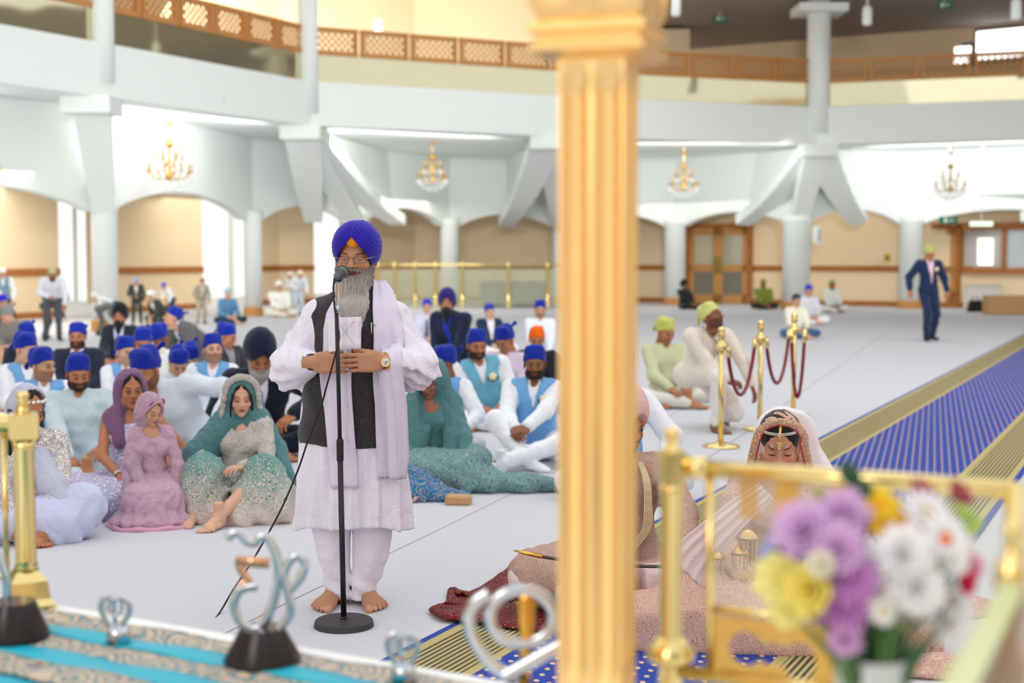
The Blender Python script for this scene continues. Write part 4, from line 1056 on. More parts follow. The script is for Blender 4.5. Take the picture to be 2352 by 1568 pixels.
def floral_fade(name):
    m = floral(name, '4f8a84', 'd3c2bb', 26, .30, ds=.25)
    nt = m.node_tree; r = [n for n in nt.nodes if n.bl_idname == 'ShaderNodeValToRGB'][0]; src = r.inputs['Fac'].links[0].from_socket
    tc = nd(m, 'ShaderNodeTexCoord'); sp = nd(m, 'ShaderNodeSeparateXYZ'); lk(m, tc.outputs['Object'], sp.inputs[0])
    a = nd(m, 'ShaderNodeMath', _operation='MULTIPLY_ADD'); a.inputs[1].default_value = -1.5; a.inputs[2].default_value = .20; lk(m, sp.outputs['Z'], a.inputs[0])
    b = nd(m, 'ShaderNodeMath', _operation='ADD'); lk(m, src, b.inputs[0]); lk(m, a.outputs[0], b.inputs[1]); lk(m, b.outputs[0], r.inputs['Fac']); return m
teal_f = floral_fade('teal_floral_skirt')
tealg = floral('teal_silver', '41767a', '93a9aa', 26, .5, ds=.3); tealv = cloth('teal_veil', '4f7d82', .7, .4, 16)
peri = cloth('periwinkle', 'c3c7e4', .8, .3, 7); greyv = cloth('grey_blue_veil', 'b9bccd', .7, .4, 12); mauve = cloth('mauve_net', 'c5a0b4', .8, .5, 20); plum = cloth('plum_veil', '7a5578', .8, .4, 12)
# left woman, dark wavy hair, silver jacket, seated cross-legged
J = pose_sit(hy=.75, hp=.35, lean=.12, side=.05, hl=(.16, -.36, .17), hr=(.02, -.42, .06), kl=(.36, -.22, .20), kr=(-.34, -.25, .12), fl=(.18, -.40, .07)); J['hdl'] = ((-.25, -.3, -.9), (.5, -.8, .3)); J['hdr'] = ((.55, -.25, -.7), (.1, -.9, .4))
R0, J_ = person('seated woman with long dark hair, silver sequinned jacket and grey scarf behind the brass post', 72, 892, 8.15, J, yaw=.12, fm=True, wrap=None, hair='long', skin=sk1, eyes='down', topm=silver, skirt=[(A(.2, -.24, .12), (.22, .20, .14)), (A(-.15, -.26, .10), (.3, .22, .10))], skirtm=peri, feet='bare', hh=.004, h=.011,
    veil=dict(r=.012, m=1, cones=[(A(0, .09, .55), A(.18, -.20, .30), .10, .07), (A(.18, -.20, .30), A(.30, -.30, .18), .07, .05)], front=-.062, ow=.086, fz=.02, fh=.132, open=0), veilm=greyv, lip='9c4a48', lid='7a5a4a', blush=.2)
m = MB()
for k in range(9): a = -1.2+2.4*k/8; m.ball((.088*math.sin(a), .02-.10*math.cos(a), .086-.012*abs(a)), .010, 6, (1.2, .8, 1))
o = tag(m.build('hair_ornament', mat('pearl', 'f0ece4', .3), R0, smooth=True), kind='stuff'); o.matrix_local = Matrix.Translation(Vector(J_['head'])) @ Matrix(J_['HR'].tolist()).to_4x4()
def bangles(R0, J, q, n, m_, r=.031, back=.02, dr=.0):
    d = Vector(J['w'+q]-J['e'+q]).normalized(); w_ = Vector(J['w'+q])
    for k in range(n):
        M = d.to_track_quat('Z', 'Y').to_matrix().to_4x4(); c = w_-d*(back+.009*k); mb = MB()
        mb.tube([(r*math.cos(a), r*math.sin(a), 0) for a in np.linspace(0, 2*PI, 18, endpoint=False)], .0036, 6, closed=True); o = mb.build('bangle', m_, R0, smooth=True); o.matrix_local = Matrix.Translation(c) @ M
bangles(R0, J_, 'r', 4, mat('silver_metal', 'd9dade', .2, metal=1), .03)
# mother in lilac sequins, bare arms, plum veil
J = pose_sit(w=.92, hy=.30, hp=.05, hl=(.20, -.22, .24), hr=(-.02, -.34, .24), kl=(.34, -.22, .14), kr=(-.34, -.22, .12)); J['pr'] = (-1, .1, -.6); J['pl'] = (1, .2, -.4)
R0, J_ = person('woman with dark hair, plum veil and sleeveless lilac sequin dress, sitting behind the little girl', 300, 848, 9.1, J, yaw=.12, fm=True, wrap=None, hair='plain', skin=sk1, eyes='open', topm=lilac_s, bare=True, skirt=[(A(-.1, -.30, .10), (.36, .26, .14)), (A(.32, -.32, .10), (.20, .18, .14)), (A(-.28, -.38, .05), (.16, .15, .08)), (A(.46, -.36, .06), (.16, .12, .07))], skirtm=lilac_s, hh=.004, h=.011,
    veil=dict(r=.008, m=1, cones=[(A(-.10, .02, .56), A(-.06, -.08, .42), .075, .045), (A(.10, .04, .58), A(.16, .05, .45), .06, .05)], front=-.095, ow=.074, open=0), veilm=plum, lip='a04a4c', blush=.1)
bangles(R0, J_, 'r', 2, mat('silver_metal'), .029)
# little girl in mauve
J = pose_sit(w=.72, hy=.55, hp=.35, up=.16, lean=.05, hl=(.17, -.12, .20), hr=(-.17, -.14, .20), kl=(.12, -.22, .22), kr=(-.10, -.22, .22), fl=(.06, -.26, .06), fr=(-.05, -.26, .06)); J['pl'] = (1, .3, .2); J['pr'] = (-1, .3, .2)
J['fdl'] = (0.2, -1, 0); J['fdr'] = (-.2, -1, 0)
R0, J_ = person('little girl in mauve net dress and veil with gold bangles on her wrist', 352, 907, 8.55, J, yaw=.25, fm=True, wrap=None, hair='plain', skin=sk2, eyes='down', topm=mauve, skirt=[(A(0, -.18, .16), (.24, .22, .18)), (A(0, -.22, .05), (.33, .26, .08))], skirtm=mauve, hh=.0045, h=.010, headtop=.118, w=.85, dp=.85,
    veil=dict(r=.012, m=1, cones=[(A(-.05, .02, .62), A(-.16, -.05, .46), .085, .06), (A(-.16, -.05, .46), A(-.06, -.22, .30), .06, .045), (A(-.06, -.22, .30), A(-.16, -.24, .12), .05, .05)], front=-.10, ow=.074, open=0), veilm=cloth('mauve_veil', 'b596aa', .7, .5, 20), lip='b26a66')
bangles(R0, J_, 'r', 5, mat('gold_metal', 'd8a94e', .25, metal=1), .028)
m = MB(); m.tube([(.105*math.sin(a), .03-.105*math.cos(a), .105-.17*abs(math.sin(a))**2) for a in np.linspace(-1.5, 1.5, 18)], .013, 8, flat=.5); o = m.build('veil_border', cloth('pink_satin', 'd49ab6', .5, .1), R0, smooth=True); o.matrix_local = Matrix.Translation(Vector(J_['head'])) @ Matrix(J_['HR'].tolist()).to_4x4()
m = MB()
for k in range(5): a = k*1.257; m.ball((.078+.002*k, -.02+.014*math.cos(a), .085+.014*math.sin(a)), .011, 6, (.5, 1, 1))
o = m.build('hair_flower', mat('magenta_petal', 'd8417a', .5), R0, smooth=True); o.matrix_local = Matrix.Translation(Vector(J_['head'])) @ Matrix(J_['HR'].tolist()).to_4x4()
m = MB(); pts = [(.33*math.cos(a)*(1+.05*math.sin(7*a)), -.22+.27*math.sin(a)*(1+.04*math.sin(5*a)), .018+.006*math.sin(9*a)) for a in np.linspace(0, 2*PI, 60, endpoint=False)]; m.tube(pts, .018, 8, flat=1.2, closed=True); m.build('hem_band', cloth('pink_satin'), R0, smooth=True)
# woman in teal with white floral embroidery, knees up
J = pose_sit(w=.92, hy=.35, hp=.12, hl=(.10, -.36, .34), hr=(-.26, -.33, .14), kl=(.23, -.34, .30), kr=(-.14, -.36, .31), fl=(.02, -.66, .07), fr=(-.16, -.52, .07)); J['fdl'] = (-.35, -1, -.1); J['fdr'] = (-.1, -1, 0); J['pr'] = (-1, .2, -.2)
R0, J_ = person('seated woman in teal with white floral skirt and scalloped veil, knees drawn up', 552, 868, 8.95, J, yaw=-.06, fm=True, wrap=None, hair='strand', skin=sk3, eyes='down', topm=cream_f, skirt=[(A(-.14, -.38, .17), (.15, .14, .18)), (A(.25, -.38, .16), (.19, .15, .17)), (A(.36, -.34, .10), (.16, .18, .10)), (A(-.24, -.34, .10), (.10, .14, .12)), (A(.10, -.40, .05), (.30, .16, .06))], skirtm=teal_f, hh=.0035, h=.011,
    veil=dict(r=.020, m=1, cones=[(A(-.06, .06, .60), A(-.26, -.04, .36), .11, .10), (A(-.26, -.04, .36), A(-.32, -.12, .10), .10, .10), (A(.08, .08, .58), A(.20, .06, .38), .10, .08), (A(.20, .06, .38), A(.34, -.05, .18), .08, .05)], front=-.10, ow=.070), veilm=tealv, lip='a85a58', lid='8a5f50', blush=.15)
HMx = Matrix.Translation(Vector(J_['head'])) @ Matrix(J_['HR'].tolist()).to_4x4()
m = MB()
for k in range(60):
    a = -2.15+4.3*k/59; r1 = .095; x = r1*math.sin(a); z = .045+r1*1.0*math.cos(a)
    if abs(a) > 1.5: z = .045+r1*math.cos(1.5)-(abs(a)-1.5)*.30; x = math.copysign(r1*1.02+.03*(abs(a)-1.5), a)
    m.ball((x*1.08, -.055-.01*math.cos(a)+.02*(z < 0), z*1.08), .019+.004*(k % 2), 6, (1, .55, 1))
o = tag(m.build('veil_border', cream_f, R0, smooth=True), kind='stuff'); o.matrix_local = HMx
m = MB(); m.tube([(.045*math.cos(a), -.012-.045*math.sin(a), -.155-.012*math.sin(a)) for a in np.linspace(.1, PI-.1, 12)], .008, 6); o = m.build('necklace', mat('silver_metal'), R0, smooth=True); o.matrix_local = HMx
# woman in teal at right with trailing skirt
J = pose_sit(w=.95, hy=-.35, hp=.45, lean=.12, side=-.03, hl=(.27, -.40, .06), hr=(-.10, -.35, .22), kl=(.30, -.24, .18), kr=(-.30, -.24, .16)); J['hdl'] = ((.15, -.5, -.8), (.4, -.8, .4)); J['pl'] = (1, .4, 0)
R0, J_ = person('woman in deep teal veil and dress looking down, right of the standing man', 980, 831, 9.9, J, yaw=-.05, fm=True, wrap=None, hair='plain', skin=sk4 and 'a56a52', eyes='down', topm=tealv, skirt=[(A(-.02, -.28, .12), (.36, .24, .16)), (A(.35, -.33, .06), (.22, .15, .09)), (A(.62, -.30, .05), (.22, .12, .07)), (A(.85, -.28, .03), (.12, .10, .04)), (A(-.2, -.3, .1), (.2, .2, .12))], skirtm=tealg, hh=.0045, h=.012,
    veil=dict(r=.02, m=1, cones=[(A(-.08, -.02, .56), A(-.14, -.16, .22), .11, .10), (A(.10, .02, .56), A(.17, -.10, .34), .09, .08), (A(.17, -.10, .34), A(.14, -.18, .2), .08, .07), (A(0, .1, .4), A(0, .12, .12), .14, .14)], front=-.10, ow=.068), veilm=tealv, lip='9a4a48')
bangles(R0, J_, 'l', 4, mat('pearl'), .031)
# --- the seated men; each one its own pose, colours and label
def man(label, px, py, D, **k):
    pk = {q: k.pop(q) for q in list(k) if q in ('hy', 'hp', 'hrl', 'lean', 'side', 'twist', 'hl', 'hr', 'kl', 'kr', 'fl', 'fr', 'up')}
    ex = {q: k.pop(q) for q in list(k) if q in ('pl', 'pr', 'fdl', 'fdr', 'hdl', 'hdr')}
    J = pose_sit(w=k.get('w', 1.0), **pk); J.update(ex)
    k.setdefault('group', None); k.setdefault('hh', .0045 if D < 12 else (.006 if D < 18 else .008)); k.setdefault('h', .012 if D < 12 else (.015 if D < 18 else .02))
    return person(label, px, py, D, J, **k)
WH = 'eceef4'
man('seated bearded man in a pale mint buttoned kurta and blue headscarf, left group', 180, 817, 10.3, yaw=.25, hy=.2, hp=.25, hl=(.16, -.28, .24), hr=(-.05, -.34, .18), top='c3d3dc', trs='c3d3dc', stub=.95, skin=sk1, eyes='down', wc=BW_, kurta=.8, w=1.12)
m = MB()
man('stubbled man in sky blue waistcoat with cream rose turning right, near the left edge', 97, 801, 11.1, yaw=.45, hy=.65, hp=.05, top=WH, vest=BL, stub=.45, bc='4a3226', skin=sk2, rose=True, wc=BW_)
man('man in a sky blue waistcoat at the left edge, face hidden behind the turned man', 62, 767, 12.6, yaw=.5, hy=.6, hp=.2, top=WH, vest=BL, skin=sk3, wc=BW_)
man('small far man in a blue headscarf directly above the left edge pair', 60, 743, 15.0, yaw=.1, hy=.1, hp=.3, top='20242e', jacket='20242e', skin=sk2, wc=BW_)
man('dark-suited man with a cream buttonhole and short beard, facing the camera behind the left group', 178, 743, 14.6, yaw=0, hy=.1, top='d9d6ea', jacket=NAVY, stub=.9, skin=sk1, rose=True, wc=BW_, w=1.1)
man('man in a black turban with black beard and patterned tie, far behind the left group', 275, 704, 19.5, top='c9c4dc', jacket='20242e', tie='6a6fa0', wrap='turban', wc='14151a', beard='full', bc='0e0c0c', skin=sk1)
man('fair man in sky blue waistcoat half hidden behind the bowed blue headscarf', 288, 775, 13.0, yaw=.4, hy=.4, hp=.1, top=WH, vest=BL, skin=sk3, stub=.2, wc=BW_)
man('man behind whose blue headscarf shows between two others, brown forehead', 328, 756, 13.9, hy=.3, hp=.35, top='d9dad6', skin=sk1, wc=BW_)
man('dark-skinned man seen from behind in a cream high-collar coat and blue headscarf', 366, 744, 14.8, yaw=2.4, hy=.3, top='d9dad6', skin=sk4, wc=BW_)
man('broad man in pale grey-blue kurta leaning on his arm behind the plum-veiled woman', 322, 806, 10.6, yaw=-.35, lean=.55, side=-.28, hy=-.1, hp=.45, hl=(.36, -.30, .30), hr=(-.30, -.42, .10), pl=(1, .3, .2), top='d5dde9', trs='dcdcd6', skin=sk1, stub=.6, wc=BW_, kurta=.9, w=1.22, dp=1.15, wavs=.009)
man('man with fair beard, sky blue waistcoat and cream rose, beside the two bowed headscarves', 487, 769, 12.9, yaw=.15, hy=.3, hp=-.08, top=WH, vest=BL, stub=.5, bc='5a4030', skin=sk3, rose=True, wc=BW_)
man('man in a dark jacket and blue headscarf turned right, above the fair-bearded man', 527, 745, 15.2, yaw=.9, hy=.4, hp=.3, top='8a8a92', jacket='2c2e34', skin=sk1, wc=BW_)
man('bowed blue headscarf left of the fair-bearded man', 414, 806, 12.2, yaw=.2, hp=.7, hy=.3, lean=.15, top='d5dde9', skin=sk2, wc=BW_)
man('second bowed blue headscarf just behind, half covered by the fair-bearded man', 438, 797, 13.0, yaw=.2, hp=.7, lean=.15, top='e0e4ea', skin=sk2, wc=BW_)
man('elder with navy turban, white beard and pale blue tie, leaning in a navy suit', 600, 779, 11.2, yaw=.2, hy=.15, hp=.55, lean=.40, hl=(.20, -.42, .30), hr=(-.18, -.40, .26), pl=(1, .1, .2), top='e9e6f4', jacket='161c30', tie='7d93c8', wrap='turban', wc='151b38', beard='full', bc='b5b0a8', skin=sk1, trs='161c30', w=1.1, hands={'l': (.5, .5, .4)})
man('grey-suited man bending right to left with a blue headscarf, head low, behind the left group', 402, 706, 17.6, yaw=-.9, lean=.95, up=.35, hy=-.2, hp=-.2, hl=(.2, -.5, .3), hr=(-.2, -.5, .35), top='d9d6ea', jacket='5c5a5c', trs='5c5a5c', tie='3a2440', skin=sk2, wc=BW_, w=1.2, dp=1.1)
# right of the standing man
man('man in sky blue waistcoat, head turned away, directly behind the teal-veiled woman', 1013, 797, 11.5, yaw=-.2, hy=-.9, hp=.2, hl=(.26, -.30, .26), top=WH, vest=BL, rose=True, skin=sk4, wc=BW_, trs='dcdfe8')
man('bearded man leaning left in turquoise-tinted blue waistcoat with cream rose', 1096, 759, 13.2, yaw=.05, hy=.25, hp=.15, side=-.18, lean=.2, top=WH, vest='6fb3cf', stub=.95, rose=True, skin=sk1, wc=BW_, w=1.1)
man('man in a lilac shirt with lowered head and blue headscarf, behind the leaning man', 1152, 753, 14.0, yaw=-.3, hy=-.3, hp=.5, top='dcc7dc', skin=sk1, wc=BW_)
man('man in a black jacket and orange headscarf, right side group', 1233, 753, 14.8, hp=.2, top='20222a', jacket='20222a', skin=sk1, wc='f2690c')
J = None
man('bearded man with clasped hands and sky blue waistcoat sitting next to the gold pillar', 1228, 796, 11.1, yaw=-.12, hy=.1, hp=.08, hl=(-.02, -.40, .30), hr=(-.10, -.40, .30), hdl=((-.5, -.7, -.3), (.3, -.5, .8)), hdr=((.3, -.8, -.3), (-.3, -.5, .8)), kl=(.34, -.28, .22), kr=(-.26, -.30, .34), fl=(-.20, -.62, .07), fr=(.02, -.50, .07), fdl=(-.9, -.4, 0), top=WH, vest=BL, stub=.95, rose=True, skin='935f45', wc=BW_, feet='sock', w=1.12, hands={'l': (.6, .8, .6), 'r': (.6, .8, .6)})
man('man in royal blue sash with navy turban and black beard, leaning left', 1027, 672, 17.4, yaw=-.55, hy=.5, lean=.5, up=.30, hp=-.1, top='1d38b4', jacket='18213c', trs='18213c', wrap='turban', wc='231a6a', beard='full', bc='0e0c0c', skin=sk1, w=1.25, dp=1.2)
man('distant man in a lilac shirt with dark tie, blue headscarf, left of the navy turban', 981, 688, 24.5, top='d5d2e8', tie='3a4048', skin=sk3, wc='3a3cc0')
man('distant man in navy with a white shirt front, between the two blue groups at right', 1124, 699, 23, yaw=.4, top='f0eef4', jacket='18304a', skin=sk3, wc='1a3aa8')
man('distant man in a white shirt and blue headscarf near the gold pillar', 1241, 691, 20, top='e6e9f4', skin=sk2, wc=BW_, up=.12, stub=.4, trs='20242e')
man('man in a sky blue waistcoat whose white elbow shows right of the gold pillar', 1428, 806, 9.6, yaw=.1, hy=.5, hp=.4, hl=(.22, -.25, .20), pl=(1, .2, -.4), top=WH, vest=BL, skin=sk1, wc='241c58', trs='e9ebf2')
# crouching man in cream and the one behind him
J = pose_sit(lean=.62, up=.42, hy=.55, hp=-.35, w=1.15, hl=(.34, -.48, .36), hr=(.10, -.44, .46), kl=(.24, -.30, .16), kr=(-.02, -.46, .52), fl=(.30, .12, .08), fr=(-.02, -.42, .08)); J['fdr'] = (.1, -1, 0); J['fdl'] = (0, -.3, -1); J['pl'] = (1, .2, .3); J['pr'] = (-1, .3, .2)
J['hipl'] = A(.10, .04, .50); J['hipr'] = A(-.10, .04, .50); J['hdl'] = ((.3, -.2, -.9), (.8, -.3, .2)); J['hdr'] = ((.8, -.3, -.2), (0, -.5, .8))
R0, J_ = person('man crouching in cream kurta suit with lime headscarf and strap beside the stanchions', 1624, 698, 13.0, J, yaw=.35, top='e6dccf', trs='e9e2dc', skin=sk4, stub=.6, wc='c9cc7c', kurta=.75, feet='bare', hh=.005, h=.013)
m = MB(); m.tube([Vector(J_['shr']*.5+J_['neck']*.5)+Vector((0, -.06, .07)), Vector(J_['chest'])+Vector((.05, -.16, .02)), Vector(J_['belly'])+Vector((.12, -.17, -.02)), Vector(J_['pel'])+Vector((.2, -.1, 0))], .022, 8, flat=.3); m.build('shoulder_strap', cloth('tan_strap', 'b59a84', .7), R0, smooth=True)
p = R0.matrix_basis @ Vector(J_['wr']) if False else None
man('crouching man in lime green half hidden behind the cream-suited man', 1533, 733, 15.2, yaw=.3, hy=.3, hp=.3, top='c5caa2', trs='d9d6cc', skin=sk1, wc='b8bd5e', stub=.3)
# distant sitters by the right wall
def far(label, px, py, D, **k):
    k.setdefault('h', .024); k.setdefault('hh', .009)
    return man(label, px, py, D, **k)
far('small boy in a cream shirt and jeans sitting cross-legged behind the right stanchion', 1829, 676, 27.5, yaw=.1, top='eae2d2', trs='3a5f88', wc='27405a', skin=sk2)
far('small child with a royal blue head covering behind the seated boy', 1858, 655, 33, top='dcdce4', wc='2036c8', skin=sk2)
far('person in white sitting against the cream wall right of the big column', 1911, 644, 40, top='dfe2dc', wc='8f9a55', skin=sk4, trs='dfe2dc')
far('person in an olive green top sitting against the wall beside the double door', 1753, 642, 42, top='76812e', trs='1c1a18', wc='7c7a34', skin=sk4, w=1.3)
far('person dressed in black sitting at the left side of the double door', 1572, 645, 42, yaw=.7, top='16171c', trs='16171c', wrap='turban', wc='16171c', skin=sk4, w=1.3)
# walking man
def standing(label, px, py_top, D, yaw, pose='walk', **k):
    J = dict(R=Re(0, 0, 0), pel=A(0, 0, .93), belly=A(0, -.01, 1.07), chest=A(0, 0, 1.25), neck=A(0, 0, 1.42), shl=A(.18, 0, 1.38), shr=A(-.18, 0, 1.38), head=A(0, -.02, 1.565), HR=Re(k.pop('hp', .1), 0, k.pop('hy', 0)),
             wl=A(.33, -.06, .90), wr=A(-.36, -.02, .92), hipl=A(.09, 0, .9), hipr=A(-.09, 0, .9), al=A(.13, .08, .09), ar=A(-.10, -.16, .09), fdl=(.15, -1, 0), fdr=(-.25, -1, 0))
    if pose == 'bend':
        M = Matrix.Rotation(k.pop('bend', .9), 3, 'X')
        for q in ('belly', 'chest', 'neck', 'shl', 'shr', 'head'): J[q] = J['pel']+np.array(M @ Vector(J[q]-J['pel']), dtype=np.float32)
        J['R'] = np.array(M, dtype=np.float32); J['wl'] = J['shl']+A(.05, -.12, -.50); J['wr'] = J['shr']+A(.12, -.05, -.33); J['ar'] = A(-.13, .02, .09); J['al'] = A(.13, .02, .09)
    J['kl'] = IK(J['hipl'], J['al'], .43, .43, (0.05, -1, 0)); J['kr'] = IK(J['hipr'], J['ar'], .43, .43, (-.05, -1, 0))
    k.setdefault('h', .018); k.setdefault('hh', .008); k.setdefault('feet', 'shoe')
    J.update(k.pop('J', {}))
    return person(label, px, py_top, D, J, yaw=yaw, **k)
standing('man in navy suit and pink shirt with lime headscarf walking across the floor', 2138, 567, 26.6, .15, hy=.2, hp=.35, top='e6bfd4', jacket='1c2c4e', trs='1c2c4e', wc='b5bb6a', skin=sk1, rose=True, h=.014, hh=.006)
# distant crowd at left, bending and standing
standing('man in a white shirt and grey trousers with lime headscarf bending forward, far left', 120, 616, 26.2, .35, 'bend', bend=.75, hp=.3, top='e9ebf4', trs='54565c', wc='b9c08a', skin=sk1, stub=.9, w=1.2)
standing('man in white cap and pale shirt with blue scarf at the left edge', 6, 616, 29, .3, 'bend', bend=.3, top='f2f4f6', vest='7f9db4', trs='3a4450', wc='f2f2f2', skin=sk3)
far('dark-suited man with a blue headscarf bending at the left edge, behind the cream crowd', 4, 678, 24, yaw=1.0, lean=.5, up=.1, top='2a3038', jacket='2a3038', trs='2a3038', wc='2a2ad0', skin=sk2, w=1.3)
far('grey-jacketed man sitting at the left edge', 8, 705, 21.5, yaw=-.6, lean=.5, hp=.5, top='8d8a88', jacket='8d8a88', trs='8d8a88', wc='8d8a88', skin=sk3, w=1.2)
standing('man in dark suit bending with his back turned, beside the lime headscarf man', 152, 672, 27.5, 1.9, 'bend', bend=1.15, top='3a4046', jacket='3a4046', trs='3a4046', wc='2433b0', skin=sk2, w=1.3)
standing('man in a white shirt bending left beside the left round column', 214, 672, 28.6, -1.2, 'bend', bend=1.2, top='e9edf0', trs='e4e6ea', wc='f0f0f0', skin=sk3, w=1.2)
standing('man in grey suit bending far forward, right of the left round column', 268, 690, 28.5, 2.0, 'bend', bend=1.3, top='6a6e6a', jacket='6a6e6a', trs='5f6460', wc='6a6e6a', skin=sk2, w=1.35)
standing('man in a dark jacket with a pale and blue headscarf stooping behind the column', 312, 640, 33, .2, 'bend', bend=.5, hp=.4, top='dfe0d8', jacket='39423e', trs='39423e', wc='8f9ae8', skin=sk2)
standing('white-shirted man in a royal blue headscarf stooping at the cream wall', 374, 650, 34, -.5, 'bend', bend=.75, hp=.3, top='f2f4f4', trs='2f3c50', wc='3c52d8', skin=sk2)
far('man in a dark coat kneeling with his head down under the dado rail', 345, 668, 33, yaw=-.8, lean=.8, up=.1, top='f2f4f4', jacket='353c3a', trs='353c3a', wc='f0f0f0', skin=sk2)
standing('elderly person in a beige coat stooping before the bright window', 465, 640, 33, .5, 'bend', bend=.35, hp=.2, top='d9d3c6', jacket='a99f88', trs='b7ae98', wc='8a4a44', skin=sk3, w=1.2)
far('person in blue sitting beneath the bright window left of the column', 523, 662, 33, yaw=.5, lean=.2, top='5f8fb8', trs='1f3f50', wc='a8c4da', skin=sk3)
far('person in white sitting right of the plinthed column', 640, 646, 37, yaw=.4, top='f2f0ea', trs='e9e4d6', wc='f4f2ec', skin=sk2, w=1.3)
standing('person in pale blue with a cream head covering bending right of the plinthed column', 690, 622, 37, .4, 'bend', bend=.7, hp=.3, top='e6edf4', trs='c9d6e4', wc='f2ecc8', skin=sk2, w=1.2)
standing('person in white standing bent beside the pale blue one', 665, 625, 38.5, -.3, 'bend', bend=.6, hp=.3, top='eef1f4', trs='e2e6ea', wc='f2f2f0', skin=sk2, w=1.2)
# loose things on the floor among the guests
p = GP(1053, 1160); t = thing('clutch_bag', p, 'small tan woven clutch bag lying on the white floor right of the standing man', 'bag', rz=-.15)
v = Vol((-.14, -.08, -.01), (.14, .08, .09), .004); v.box((0, 0, .036), (.085, .05, .034), .022, k=0); v.fun(lambda X, Y, Z: .0016*np.sin(X*520)*np.sin(Z*520+Y*300), '+'); V, Q = v.mesh(); link('bag_body', npmesh('bag', V, Q), mat('tan_weave', 'c39a6d', .7), t)
m = MB(); m.tube([(-.086, -.02, .036), (-.087, .02, .036)], .004, 6); m.ball((0, -.052, .05), .007, 8); m.tube([(-.075, -.05, .05), (.075, -.05, .05)], .0025, 6); m.build('clasp', mat('gold_metal'), t, smooth=True)
p = GP(985, 1150); t = thing('silk_shawl', p, 'heap of peacock blue silk with gold and pink sequin trim beside the standing man', 'cloth')
v = Vol((-.55, -.3, -.02), (.35, .5, .3), .010)
for c, r in (((-.1, .05, .06), (.20, .16, .09)), ((-.14, .2, .09), (.16, .14, .12)), ((.06, .0, .03), (.16, .10, .05)), ((-.28, .0, .05), (.2, .15, .07)), ((.17, .06, .025), (.10, .07, .035))): v.ell(c, r, k=.05)
v.fun(lambda X, Y, Z: .016*waves(X, Y, Z, 36, 6)+.008*waves(X, Y, Z, 90, 9), '+'); v.floor(.002); V, Q = v.mesh(); link('silk_folds', npmesh('shawl', V, Q), floral('peacock_silk', '1f6f9e', 'c9a58c', 16, .72, ds=.3, acc='1a2f55'), t)
m = MB()
rr = random.Random(5)
for k in range(60): a = k*.11; m.ball((-.30+.0085*k, -.09+.03*math.sin(k*.7)+.0022*k*(k > 30), .03+.01*math.sin(k)), .018, 5, (1, 1, .6))
tag(m.build('sequin_trim', sequin('trim_sequins', 'b08a80', 'd9b9a8', 'f0c8ff', 200), t, smooth=True), kind='stuff')
# ================================================================ the standing man at the microphone
Y0 = 6.5
RT = Vector((gx(806, Y0), Y0, 0))
def H(px, py, y=0.0):
    p = W(px, py, Y0+y)-RT; return A(p.x, p.y, p.z)
HE = empty('person', RT, 0, 'standing man with royal blue turban, long grey beard and black waistcoat at the microphone', 'person')
lilac = cloth('white_cotton', 'e9e4f2', .8, .35, 11); lil2 = cloth('scarf_cotton', 'ded6ec', .85, .2, 8)
vestm = mat('charcoal_weave', '2b292b', .9, sheen=.2)
_n = nd(vestm, 'ShaderNodeTexNoise', Scale=260, Detail=2); lk(vestm, coords(vestm, (1, 1, .35)), _n.inputs['Vector']); lk(vestm, ramp(vestm, _n.outputs['Fac'], [(.35, '221f21'), (.7, '3c3a3b')]), vestm.node_tree.nodes['Principled BSDF'].inputs['Base Color']); bump(vestm, _n.outputs['Fac'], .4, .003)
SHl, SHr = H(900, 728, .02), H(730, 728, .02)      # his left (viewer's right), his right
ELl, ELr = H(950, 842, -.03), H(676, 840, -.03)
WRl, WRr = H(884, 829, -.27), H(716, 831, -.25)
HC = H(818, 590, -.03); HRm = Re(.10, .02, -.10)
def hero_torso(v, o):
    v.ell(H(814, 770, .0), (.195+o, .14+o, .20+o)); v.ell(H(812, 900, -.01), (.222+o, .185+o, .23+o), k=.08); v.ell(H(811, 1000, .0), (.238+o, .175+o, .20+o), k=.08)
    v.cone(SHr+A(.02, 0, 0), SHl-A(.02, 0, 0), .072+o, k=.06)
    v.cone(H(815, 700, .0), H(818, 668, .0), .11+o, .07+o, k=.05)
# kurta
v = Vol((-.46, -.42, .30), (.46, .32, 1.56), .0085); hero_torso(v, 0)
zt, zb = 1.0, float(H(812, 1200)[2])
def skirtf(X, Y, Z):
    t = np.clip((zt-Z)/(zt-zb), 0, 1.2); an = np.arctan2(Y, X)
    rx = .222+.040*t; ry = .170+.012*t
    fold = (.010*np.sin(an*13+2.0*np.sin(Z*5))+.006*np.sin(an*29+1.7)+.002*waves(X, Y, Z, 26, 4, st=(1, 1, .3)))*t*1.1
    d = (np.sqrt((X/rx)**2+((Y)/ry)**2)-1)*np.minimum(rx, ry)*.95-fold
    hem = zb-.030*np.clip((np.abs(X)-.17)/.08, 0, 1)+.003*np.sin(X*22)
    return np.maximum(np.maximum(d, hem-Z), Z-zt)
v.fun(skirtf, 'u', .02)
for s_, (sh_, el_, wr_) in ((1, (SHl, ELl, WRl)), (-1, (SHr, ELr, WRr))):
    v.cone(sh_, el_, .078, .092, k=.05); v.ell(el_+A(s_*.012, 0, -.012), (.095, .09, .085), k=.05); v.cone(el_, el_*.25+wr_*.75, .088, .062, k=.03); v.cone(el_*.3+wr_*.7, el_*.06+wr_*.94, .048, .046, k=.012)
    v.cone(wr_, wr_+(wr_-el_)*.2, .037, .037, k=.004, mode='d')
